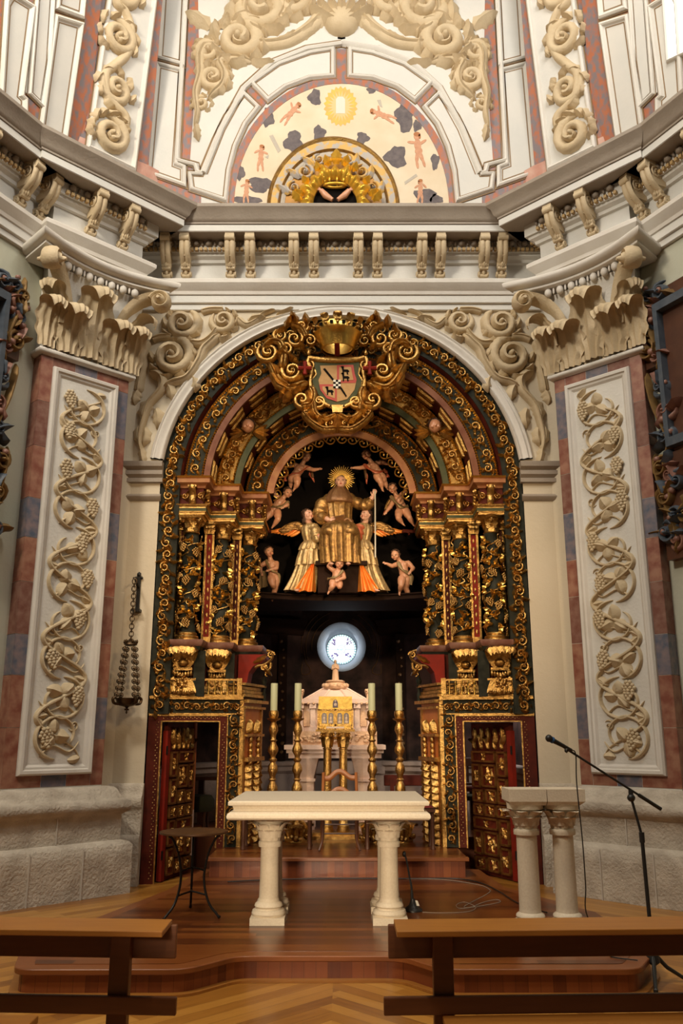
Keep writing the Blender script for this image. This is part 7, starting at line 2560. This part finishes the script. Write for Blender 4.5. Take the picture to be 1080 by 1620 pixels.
for x in (-.50, -.32, .32, .50):
    b.box((tc + x - .035, ty_ - .36, z1), (tc + x + .035, ty_ - .28, z2))
    b.box((tc + x - .05, ty_ - .38, z1), (tc + x + .05, ty_ - .28, z1 + .06)); b.box((tc + x - .05, ty_ - .38, z2 - .07), (tc + x + .05, ty_ - .28, z2))
b.box((tc - .58, ty_ - .39, z2), (tc + .58, ty_ + .36, z2 + .06))
b.build('buttress', 'pink_stone', body, smooth=0)
b = MB()
for x in (-.41, .41, -.15, .15):
    w_ = .045 if abs(x) > .3 else .10
    b.prism([(tc + x + w_ * math.cos(a), ty_ - .305, z2 - .16 + w_ * 1.3 * math.sin(a)) for a in [pi * i / 8 for i in range(9)]] + [(tc + x - w_, ty_ - .305, z1 + .07), (tc + x + w_, ty_ - .305, z1 + .07)], (0, -.012, 0))
b.build('arched_panel', 'tan_stone', body, smooth=0)
b = MB()
for k in range(15):
    b.dome(wall_map(ty_ - .39), (tc - .54 + k * .077, z2 + .0), .022, .02, 6, 2)
b.build('ball_ornament', 'tan_stone', body)
z3 = at(530, 1088, ty_).z
b = MB()
oc = lambda r, z, sq=.62: [(tc + r * math.cos(pi / 8 + k * pi / 4), ty_ + sq * r * math.sin(pi / 8 + k * pi / 4), z) for k in range(8)]
b.hull8(oc(.50, z2 + .06), oc(.16, z3))
b.build('roof', 'pink_stone', T, smooth=0)
b = MB()
for k in range(8):
    a = Vector(oc(.505, z2 + .06)[k]); c = Vector(oc(.165, z3)[k])
    b.tube([a, c], .018, 6)
b.build('roof_rib', 'pink_stone', T)
b = MB(); b.lathe([(.17, 0), (.19, .03), (.15, .05), (.13, .09), (.15, .11), (.11, .13)], (tc, ty_, z3 - .02), 20)
for k in range(10):
    a = 2 * pi * k / 10
    b.ball((tc + .17 * math.cos(a), ty_ + .17 * math.sin(a), z3 + .03), .04, 1)
b.build('crest_base', 'tan_stone', T, smooth=50)
# figures on the tabernacle
def stone_figure(nm, label, x, y, z0_, H, wings, face):
    T = thing(nm, label, 'statue', (x, y, z0_))
    b = MB()
    skirt(b, [(Vector((x, y, z0_)), H * .16, H * .13, .08), (Vector((x, y, z0_ + H * .30)), H * .14, H * .11, .07), (Vector((x, y, z0_ + H * .55)), H * .13, H * .10, .05), (Vector((x, y, z0_ + H * .74)), H * .15, H * .10, .03), (Vector((x, y, z0_ + H * .82)), H * .07, H * .06, .02)], 8, .3, n=40, rows=16)
    bo_ = b.build('robe', 'tan_stone', T, smooth=60)
    b = MB()
    hc_ = Vector((x, y - H * .02, z0_ + H * .91))
    b.ball(hc_, (H * .062, H * .068, H * .085), 2); b.ball(hc_ + Vector((0, -H * .07, -H * .01)), H * .016, 1); b.ball(hc_ + Vector((0, -H * .045, -H * .05)), H * .03, 1)
    b.ball(hc_ + Vector((0, H * .02, H * .02)), (H * .075, H * .07, H * .085), 2)
    limb(b, [(x - H * .13, y, z0_ + H * .72), (x - H * .15, y - H * .06, z0_ + H * .56), (x - H * .03, y - H * .14, z0_ + H * .60)], [H * .05, H * .042, H * .03], 8)
    limb(b, [(x + H * .13, y, z0_ + H * .72), (x + H * .15, y - H * .06, z0_ + H * .56), (x + H * .03, y - H * .14, z0_ + H * .62)], [H * .05, H * .042, H * .03], 8)
    limb(b, [hc_, (x, y, z0_ + H * .76)], [H * .04, H * .06], 8)
    remesh(b, 'body', 'tan_stone', T, H * .014, 2)
    if wings:
        wing(T, (x + wings * H * .05, y + H * .08, z0_ + H * .70), (x + wings * H * .34, y + H * .14, z0_ + H * .86), Vector((wings * H * .05, 0, -H * .45)), ('tan_stone', 'tan_stone'), n=5, up=H * .08)
    return T
zs = z3 + .10
stone_figure('stone_saint', 'small stone saint on top of the tabernacle roof, against the round window', tc, ty_, zs, at(530, 1044, ty_).z - zs, 0, 0)
zs = z2 + .06
hh = at(530, 1091, ty_).z - zs
stone_figure('stone_angel', 'small stone angel on the left corner of the tabernacle', tc - .50, ty_ - .28, zs, hh, 1, 0)
stone_figure('stone_angel', 'small stone angel on the right corner of the tabernacle', tc + .48, ty_ - .28, zs, hh, -1, 0)

# ============================================================ CHAIR AND STOOLS BEHIND THE ALTAR
cx_, cy_, cz_ = at(537, 1340, 10.75).x, 10.75, .378
T = thing('ladder_back_chair', 'light brown wooden chair with curved top rail, behind the altar', 'chair', (cx_, cy_, cz_))
for s_ in (-1, 1):
    b = MB(); b.tube(cat([(cx_ + s_ * .215, cy_ + .22, cz_), (cx_ + s_ * .21, cy_ + .20, cz_ + .45), (cx_ + s_ * .20, cy_ + .25, at(537, 1222, cy_ + .25).z)], 6), .019, 8); b.build('back_post', 'chair_wood', T)
    b = MB(); b.tube(cat([(cx_ + s_ * .235, cy_ - .24, cz_ + .01), (cx_ + s_ * .20, cy_ - .20, cz_ + .12), (cx_ + s_ * .195, cy_ - .19, cz_ + .28), (cx_ + s_ * .215, cy_ - .21, cz_ + .44)], 5), [.014] * 6 + [.018] * 5 + [.024] * 5, 8); b.build('front_leg', 'walnut', T)
zr = at(537, 1222, cy_ + .25).z
for z, am in ((zr - .04, .06), (zr - .24, .05)):
    b = MB()
    P = cat([(cx_ - .21, cy_ + .25, z - .02), (cx_ - .13, cy_ + .255, z - .03), (cx_ - .04, cy_ + .26, z + am * .7), (cx_ + .04, cy_ + .26, z + am * .7), (cx_ + .13, cy_ + .255, z - .02), (cx_ + .21, cy_ + .25, z - .02)], 5)
    b.tube(P, [(.032, .014)] * len(P), 8, flat=(0, -1, 0)); b.build('back_rail', 'chair_wood', T)
b = MB(); b.box((cx_ - .235, cy_ - .23, cz_ + .42), (cx_ + .235, cy_ + .22, cz_ + .46)); b.build('seat', 'walnut', T, bevel=.01)
b = MB()
for z in (.14, .24):
    b.tube([(cx_ - .19, cy_ - .19, cz_ + z + .05), (cx_ + .19, cy_ - .19, cz_ + z + .05)], .009, 6)
b.build('stretcher', 'walnut', T)
for s_, xa, xb, lb in ((-1, 384, 489, 'left velvet-topped wooden bench behind the altar'), (1, 581, 685, 'right velvet-topped wooden bench behind the altar')):
    y = 10.66
    xl, xr = at(xa, 1340, y).x, at(xb, 1340, y).x
    T = thing('velvet_bench', lb, 'bench', ((xl + xr) / 2, y, .378), 'velvet benches behind the altar')
    zt_ = at(680, 1272, y).z
    b = MB(); b.box((xl - .03, y - .04, zt_ - .09), (xr + .03, y + .36, zt_ - .04)); b.build('frame', 'walnut', T, smooth=0)
    b = MB()
    b.grid(lambda i, j: Vector((xl - .03 + (xr - xl + .06) * i, y - .04 + .40 * j, zt_ - .045 + .05 * (1 - abs(2 * i - 1) ** 6) * (1 - abs(2 * j - 1) ** 4))), 16, 10)
    b.box((xl - .03, y - .04, zt_ - .05), (xr + .03, y + .36, zt_ - .043)); b.build('cushion', 'red_velvet', T, smooth=60)
    for lx in (xl, xr):
        for ly in (y, y + .32):
            b = MB(); b.lathe([(.026, 0), (.03, .02), (.02, .04), (.024, .1), (.02, .2), (.024, .3), (.02, zt_ - .378 - .08)], (lx, ly, .378), 12); b.build('leg', 'walnut', T)
# bench against the back, right; and things seen through the side doors
T = thing('red_bench', 'dark red wooden bench back standing inside the chapel at the right', 'bench', (1.15, 13.4, .378))
q0, q1 = at(607, 1226, 13.4), at(662, 1232, 13.4)
b = MB(); b.box((q0.x, 13.38, q1.z - .10), (q1.x + .5, 13.42, q0.z)); b.build('backrest', 'dark_red', T, bevel=.01)
b = MB(); b.box((q0.x, 13.0, .78), (q1.x + .5, 13.40, .82)); b.build('seat', 'dark_red', T)
for x in (q0.x + .12, q1.x + .42):
    b = MB(); b.box((x - .03, 13.36, .378), (x + .03, 13.40, q0.z - .03)); b.build('post', 'dark_red', T)
    b = MB(); b.box((x - .03, 13.02, .378), (x + .03, 13.06, .78)); b.build('leg', 'dark_red', T)
def side_chair(px, py, Y, label, mt, seatmt, flip):
    p = at(px, py, Y)
    x, y, z = p.x, Y, .378
    T = thing('side_chair', label, 'chair', (x, y, z))
    for s_ in (0, 1):
        b = MB(); b.box((x + .40 * s_ - .022, y + .18, z), (x + .40 * s_ + .022, y + .22, z + (1.0 if True else .44))); b.build('back_post', mt, T, bevel=.006)
        b = MB(); b.box((x + .40 * s_ - .022, y - .20, z), (x + .40 * s_ + .022, y - .16, z + .44)); b.build('front_leg', mt, T, bevel=.006)
    b = MB(); b.box((x - .03, y - .22, z + .42), (x + .43, y + .22, z + .49)); b.build('seat', seatmt, T, bevel=.015)
    b = MB(); b.box((x, y + .185, z + .86), (x + .40, y + .215, z + .98)); b.box((x, y + .185, z + .60), (x + .40, y + .215, z + .64)); b.build('back_rail', mt, T, bevel=.006)
    for k in range(3):
        b = MB(); b.box((x + .09 + k * .1, y + .19, z + .63), (x + .12 + k * .1, y + .21, z + .88)); b.build('back_slat', mt, T)
side_chair(712, 1340, 12.6, 'dark carved wooden chair seen through the right door', 'walnut', 'green_velvet', 1)
p = at(748, 1300, 12.9)
T = thing('small_bench', 'low dark red table or bench seen through the right door behind the chair', 'bench', (p.x, 12.9, .378))
b = MB(); b.box((p.x - .22, 12.7, .90), (p.x + .5, 13.1, .95)); b.build('top', 'dark_red', T)
for x in (p.x - .0, p.x + .42):
    b = MB(); b.box((x - .05, 12.75, .378), (x + .05, 12.85, .90)); b.build('leg', 'walnut', T)
p = at(308, 1325, 12.2)
T = thing('green_stool', 'dark green upholstered stool with turned legs seen through the left door', 'stool', (p.x, 12.25, .378))
b = MB(); b.lathe([(.0, .30), (.22, .30), (.24, .34), (.24, .44), (.20, .50), (0, .52)], (p.x, 12.25, .378), 24, caps=False); b.build('seat', 'green_velvet', T, smooth=50)
for k in range(4):
    a = pi / 4 + k * pi / 2
    b = MB(); b.lathe([(.02, 0), (.028, .02), (.018, .05), (.03, .12), (.018, .2), (.028, .30)], (p.x + .18 * math.cos(a), 12.25 + .18 * math.sin(a), .378), 10); b.build('leg', 'walnut', T)
p = at(330, 1262, 13.6)
T = thing('dark_table', 'dark wooden table in the gloom beyond the left door', 'table', (p.x, 13.5, .378))
b = MB(); b.box((p.x - .3, 13.3, 1.02), (p.x + .5, 13.7, 1.07)); b.build('top', 'walnut', T)
for x in (p.x - .1, p.x + .35):
    b = MB(); b.box((x - .04, 13.45, .378), (x + .04, 13.55, 1.02)); b.build('leg', 'walnut', T)

# ============================================================ CARVED DOORS
def carved_door(label, hinge, free, z1, sx, edge_mt):
    h, fr = Vector(hinge), Vector(free)
    U = (fr - h); Lw = U.length; U.normalize()
    N = Vector((U.y, -U.x, 0))
    if N.y > 0: N = -N
    if abs(N.x) > .6 and N.x * sx > 0: pass
    T = thing('carved_door', label, 'door', (h.x, h.y, .01), kind='thing')
    M = lambda u, v, d: h + U * u + N * d + Vector((0, 0, v))
    def pb(mb, u0, u1, z0, z1_, d0, d1):
        c = [M(u, z, d) for d in (d0, d1) for (u, z) in ((u0, z0), (u1, z0), (u1, z1_), (u0, z1_))]
        mb.add(c, [(0, 1, 2, 3), (7, 6, 5, 4), (0, 4, 5, 1), (1, 5, 6, 2), (2, 6, 7, 3), (3, 7, 4, 0)])
    b = MB(); pb(b, 0, Lw, .012, z1, -.045, 0); lf = b.build('leaf', 'dark_red', T, smooth=0)
    b = MB(); pb(b, -.012, .07, .012, z1 - .1, -.05, .012); b.build('red_edge', 'red_paint', lf, smooth=0)
    mat('door_red', (.15, .022, .010), .55, col2=(.07, .012, .006), scale=14, spec=.2); mat('moulding_gold', (.40, .20, .05), .45, .75, col2=(.22, .07, .02), scale=18)
    fr_, gl, dk = MB(), MB(), MB()
    R = random.Random(6)
    def panel(u0, u1, z0, z1_, inner=True):
        w = .022
        for (a, b_, c, d) in ((u0, u1, z0, z0 + w), (u0, u1, z1_ - w, z1_), (u0, u0 + w, z0, z1_), (u1 - w, u1, z0, z1_)):
            pb(fr_, a, b_, c, d, -.01, .035)
        pb(dk, u0 + w, u1 - w, z0 + w, z1_ - w, -.01, .012)
        cu_, cz2 = (u0 + u1) / 2, (z0 + z1_) / 2
        r = min(u1 - u0, z1_ - z0) * .30
        Mp = lambda x, y, d: M(x, y, d + .012)
        gl.scroll(Mp, (cu_, cz2), r, 1.4, R.uniform(0, 6), R.choice((-1, 1)), w=.22, h=.45)
        for k in range(6):
            gl.leaf(Mp, (cu_, cz2), k * 1.05 + R.uniform(-.2, .2), r * 1.45, r * .55, .028, curl=.5, bend=R.uniform(-.5, .5))
    a0, a1 = .09, Lw - .02
    W_ = a1 - a0
    for z0 in (.06, .86):
        H_ = .62
        panel(a0 + W_ * .30, a0 + W_ * .72, z0 + H_ * .30, z0 + H_ * .74)
        panel(a0, a0 + W_ * .26, z0 + H_ * .52, z0 + H_)
        panel(a0 + W_ * .30, a1, z0 + H_ * .78, z0 + H_)
        panel(a0 + W_ * .76, a1, z0 + H_ * .28, z0 + H_ * .74)
        panel(a0, a0 + W_ * .26, z0, z0 + H_ * .48)
        panel(a0 + W_ * .30, a0 + W_ * .62, z0, z0 + H_ * .26)
        panel(a0 + W_ * .66, a1, z0, z0 + H_ * .24)
    for k in range(3):
        panel(a0 + W_ * k / 3 + .005, a0 + W_ * (k + 1) / 3 - .005, .70, .84)
    fr_.build('panel_moulding', 'moulding_gold', lf, smooth=0); gl.build('carving', 'gold', lf, smooth=60); dk.build('panel_field', 'door_red', lf, smooth=0)
    b = MB()
    Mp = lambda x, y, d: M(x, y, d + .005)
    for k in range(5):
        u = a0 + W_ * (k + .5) / 5
        b.rib(Mp, [(u, 1.50), (u + .02, 1.58), (u - .02, 1.66), (u, z1 - .06)], .02, .04)
        b.leaf(Mp, (u, 1.56), R.uniform(.5, 2.5), .14, .06, .05, curl=.5)
        b.scroll(Mp, (u, 1.70), .045, 1.3, R.uniform(0, 6), 1, w=.25, h=.6)
    b.build('crest_carving', 'gold', lf, smooth=60)
    for z in (.3, 1.5):
        b = MB(); b.tube([M(-.01, z - .05, .01), M(-.01, z + .05, .01)], .012, 8); b.build('hinge', 'iron', lf)
    return T, M, pb, Lw
carved_door('right carved red and gold door leaf standing ajar, behind the stone lectern', (2.07, 10.80, 0), (1.70, 11.55, 0), 1.83, 1, 'red_paint')
T, M, pb, Lw = carved_door('left carved red and gold door leaf standing ajar, behind the small round table', (-2.13, 10.80, 0), (-1.93, 11.55, 0), 1.83, -1, 'red_paint')
b = MB(); pb(b, Lw - .01, Lw + .05, .75, 1.83, -.05, .02); b.build('orange_edge', 'orange_red', T, smooth=0)
b = MB(); pb(b, Lw - .01, Lw + .05, .20, .75, -.05, .02); b.build('pale_edge', 'pink_stone', T, smooth=0)

# ============================================================ HANGING LAMP
ly = WY - .34
T = thing('hanging_lamp', 'dark bronze sanctuary lamp hanging on chains from a wall bracket at the left', 'lamp', at(205, 1120, ly))
bk = at(219, 940, WY - .01)
p0, p1 = at(220, 912, WY - .02), at(217, 966, WY - .02)
b = MB()
b.box((p1.x - .022, WY - .035, p1.z), (p1.x + .022, WY, p0.z)); b.box((p1.x - .05, WY - .12, p1.z - .02), (p1.x + .05, WY, p1.z + .012))
b.ball((p0.x, WY - .025, p0.z + .02), (.03, .02, .04), 1)
for s_ in (-1, 1): b.ball((p0.x + s_ * .035, WY - .025, p0.z - .02), (.02, .015, .02), 1)
hk = at(211, 917, ly)
b.tube(cat([(p0.x, WY - .03, p0.z - .14), (p0.x - .01, WY - .16, p0.z - .06), (hk.x, ly, hk.z + .02)], 6), [.022 - .001 * i for i in range(13)], 8)
b.build('wall_bracket', 'iron', T)
cr = at(206, 1018, ly); bowl = at(201, 1110, ly)
hk.x = cr.x = bowl.x
def chain_link(b, p, r, a):
    ca, sa = math.cos(a), math.sin(a)
    b.tube([Vector((p.x + r * .75 * math.cos(t) * ca, p.y + r * .75 * math.cos(t) * sa, p.z + r * math.sin(t))) for t in [2 * pi * i / 12 for i in range(12)]], r * .17, 5, closed=True)
n = 17
for k in range(n):
    b = MB(); chain_link(b, hk.lerp(cr, (k + .5) / n), .036 if k % 2 == 0 else .030, 0 if k % 2 == 0 else pi / 2); b.build('chain_link', 'bronze', T)
b = MB(); b.lathe([(.02, .05), (.03, .04), (.05, .03), (.075, .0), (.08, -.015), (.05, -.03), (.0, -.03)], tuple(cr), 20, caps=False)
for k in range(6):
    a = k * pi / 3; b.ball((cr.x + .075 * math.cos(a), cr.y + .075 * math.sin(a), cr.z + .02), (.015, .015, .03), 1)
b.build('canopy', 'bronze', T, smooth=50)
for k in range(4):
    a = pi / 4 + k * pi / 2
    s0 = cr + Vector((.07 * math.cos(a), .07 * math.sin(a), -.03)); s1 = bowl + Vector((.15 * math.cos(a), .15 * math.sin(a), .04))
    b = MB()
    for q in range(8):
        p = s0.lerp(s1, (q + .5) / 8)
        b.tube([(p.x + .026 * math.cos(t), p.y + .006 * math.sin(2 * t), p.z + .026 * math.sin(t)) for t in [2 * pi * i / 10 for i in range(10)]], .007, 5, closed=True)
        b.ball(p, (.018, .006, .018), 1)
        b.tube([s0.lerp(s1, q / 8), s0.lerp(s1, (q + .3) / 8)], .005, 4); b.tube([s0.lerp(s1, (q + .7) / 8), s0.lerp(s1, (q + 1) / 8)], .005, 4)
    b.build('side_chain', 'bronze', T)
b = MB()
b.lathe([(.0, -.10), (.025, -.10), (.03, -.085), (.012, -.075), (.03, -.06), (.09, -.045), (.125, -.01), (.13, .02), (.14, .03), (.14, .04), (.12, .04), (.11, .0), (.0, -.02)], tuple(bowl), 28, caps=False)
for k in range(4):
    a = pi / 4 + k * pi / 2
    o = Vector((math.cos(a), math.sin(a), 0))
    b.tube(cat([tuple(bowl + o * .09 + Vector((0, 0, -.03))), tuple(bowl + o * .17 + Vector((0, 0, -.02))), tuple(bowl + o * .19 + Vector((0, 0, .03))), tuple(bowl + o * .155 + Vector((0, 0, .05)))], 4), .017, 6)
b.lathe([(.006, -.14), (.012, -.12), (.006, -.10)], tuple(bowl), 10)
b.build('bowl', 'bronze', T, smooth=50)

# ============================================================ CARVED SIDE ALTARPIECES (only their inner edges show)
mat('poly_blue', (.04, .055, .075), .5, col2=(.085, .10, .12), scale=10)
mat('poly_rose', (.28, .14, .10), .5, col2=(.18, .075, .05), scale=10)
mat('poly_gold', (.26, .15, .045), .5, .4, col2=(.15, .085, .03), scale=14)
for sn, sx, lb in (('left', 1, 'carved blue and gold side altarpiece at the left edge of the photo'), ('right', -1, 'carved blue and gold side altarpiece hung high on the right wall')):
    c0 = Vector((-3.67, 9.42)) + Vector((-.448, -.894)) * (-.10 if sx > 0 else -.40); d_ = Vector((-.448, -.894)); n_ = Vector((.894, -.448))
    fl = (lambda p: p) if sx > 0 else MX
    F = lambda u, z, h: fl(Vector((c0.x + d_.x * u + n_.x * h, c0.y + d_.y * u + n_.y * h, z)))
    T = thing('side_altarpiece', lb, 'altarpiece', F(.9, 5.0, 0))
    zs_ = (5.6, 6.95) if sx > 0 else (3.75, 6.95)
    u0 = .40
    def fb(mb, u0_, u1_, z0_, z1_, h0, h1):
        c = [F(u, z, h) for h in (h0, h1) for (u, z) in ((u0_, z0_), (u1_, z0_), (u1_, z1_), (u0_, z1_))]
        mb.add(c, [(0, 1, 2, 3), (7, 6, 5, 4), (0, 4, 5, 1), (1, 5, 6, 2), (2, 6, 7, 3), (3, 7, 4, 0)])
    b = MB(); fb(b, u0 + .02, 1.6, 5.85, 6.75, 0, .10); fb(b, u0 + .22, 1.6, 3.6, 5.85, 0, .10); fb(b, u0 + .10, 1.6, 3.55, 4.75, 0, .12); b.build('backing', 'walnut', T, smooth=0)
    b = MB(); fb(b, u0 + .30, u0 + .36, 4.8, 6.55, .1, .20); fb(b, u0 + .36, 1.6, 6.45, 6.55, .1, .20); fb(b, u0 + .36, 1.6, 4.8, 4.9, .1, .2); b.build('blue_frame', 'poly_blue', T, smooth=0)
    bl, ro, go = MB(), MB(), MB()
    M = lambda u, v, h: F(u, v, h + .10)
    R = random.Random(17)
    for (u, z, r, mb, d) in ((.50, 6.62, .14, go, 1), (.62, 6.70, .12, bl, -1), (.50, 6.35, .11, bl, 1), (.60, 6.42, .09, ro, 1), (.52, 6.05, .14, go, -1), (.64, 5.95, .10, ro, 1), (.66, 5.55, .13, bl, 1), (.70, 5.25, .14, ro, -1), (.66, 4.95, .13, bl, 1), (.56, 4.62, .14, go, 1), (.66, 4.50, .11, ro, -1), (.58, 4.25, .15, go, -1), (.68, 4.05, .12, bl, 1), (.56, 3.85, .15, bl, -1), (.68, 3.75, .12, ro, 1), (.8, 6.7, .13, bl, 1), (.78, 4.4, .14, bl, 1), (.85, 4.0, .14, go, 1)):
        mb.scroll(M, (u, z), r, 1.5, R.uniform(0, 6), d, w=.28, h=.75)
        for k in range(2):
            [bl, ro, go][R.randrange(3)].leaf(M, (u, z), R.uniform(0, 6.3), r * 1.7, r * .9, .12, lobes=2, curl=.7, bend=R.uniform(-.7, .7))
        ro.ball(M(u + R.uniform(-.1, .1), z + R.uniform(-.12, .12), .06), R.uniform(.035, .055), 1)
    for (z0_, z1_) in ((5.75, 6.9), (4.7, 5.8), (3.6, 4.8)):
        go.rib(M, [(u0 + .06, z1_), (u0 + .14, (z0_ + z1_) / 2 + .1), (u0 + .30, z0_ + .2), (u0 + .24, z0_)], .028, .09)
    bl.build('blue_scroll', 'poly_blue', T, smooth=60); ro.build('rose_leaf', 'poly_rose', T, smooth=60); go.build('gilded_leaf', 'poly_gold', T, smooth=60)
# ============================================================ LIGHT AND CAMERA
def lamp(name, kind, loc, energy, col, size=.3, aim=None, spot=None, blend=.5, sy=None):
    l = bpy.data.lights.new(name, kind)
    l.energy = energy; l.color = col
    if kind == 'AREA':
        l.size = size
        if sy: l.shape = 'RECTANGLE'; l.size_y = sy
    else:
        l.shadow_soft_size = size
    if spot:
        l.spot_size = math.radians(spot); l.spot_blend = blend
    o = bpy.data.objects.new(name, l); COL.objects.link(o); o.location = loc
    if aim is not None:
        o.rotation_euler = (Vector(aim) - Vector(loc)).to_track_quat('-Z', 'Y').to_euler()
    return o
W = bpy.data.worlds.new('world'); SC.world = W; W.use_nodes = True
W.node_tree.nodes['Background'].inputs[0].default_value = (.95, .82, .66, 1)
W.node_tree.nodes['Background'].inputs[1].default_value = .052
lamp('window_light', 'AREA', (-5.0, 2.0, 11.0), 640, (1, .90, .74), 1.4, (-1.5, 10.6, 3.5))
lamp('dome_light', 'AREA', (2.5, 4.5, 12.8), 420, (1, .94, .86), 3.0, (0, 10.6, 10.8))
lamp('dome_light', 'AREA', (-2.5, 4.5, 12.8), 250, (1, .94, .86), 3.0, (-1.5, 10.6, 10.8))
lamp('altar_spot', 'SPOT', (1.9, 3.4, 5.6), 800, (1, .72, .42), .2, (0, 11.2, 3.4), 50, .8)
lamp('altar_spot', 'SPOT', (-1.9, 3.4, 5.6), 800, (1, .72, .42), .2, (0, 11.2, 3.4), 50, .8)
lamp('altar_fill', 'SPOT', (-.9, .6, 1.95), 1700, (1, .80, .55), .25, (0, 7.9, .95), 24, .9)  # added fill beside the camera, no real fixture; brightens altar legs and capitals
lamp('statue_fill', 'SPOT', (1.3, 3.4, 4.0), 1500, (1, .76, .48), .1, (0, 12.2, 4.6), 17, .5)  # added fill without a known fixture, brightens the carved group
lamp('chapel_lamp', 'SPOT', (.5, 11.9, 3.35), 95, (1, .78, .55), .1, (-.1, 13.0, 1.6), 70, .8)
lamp('side_window_light', 'AREA', (2.3, 12.6, 2.2), 14, (.95, .90, .85), .6, (1.2, 13.8, .8))
lamp('round_window_light', 'AREA', (0, 15.43, 3.16), 2.6, (.9, .95, 1), .5, (0, 12.5, 1.5))
lamp('floor_fill', 'SPOT', (.3, 2.2, 6.5), 420, (1, .78, .50), .3, (0, 5.4, 0), 60, .9)  # added fill above the pews, no known source; brightens floor and dais
cam = bpy.data.cameras.new('camera')
cam.sensor_fit = 'HORIZONTAL'; cam.sensor_width = 24; cam.lens = FPX / 1080 * 24
co = bpy.data.objects.new('camera', cam); COL.objects.link(co)
co.location = (0, 0, CAMZ); co.rotation_euler = (pi / 2 + TILT, 0, 0)
SC.camera = co
SC.view_settings.view_transform = 'Standard'
SC.view_settings.look = 'None'
SC.view_settings.gamma = 1
SC.view_settings.use_curve_mapping = False
SC.view_settings.exposure = 0
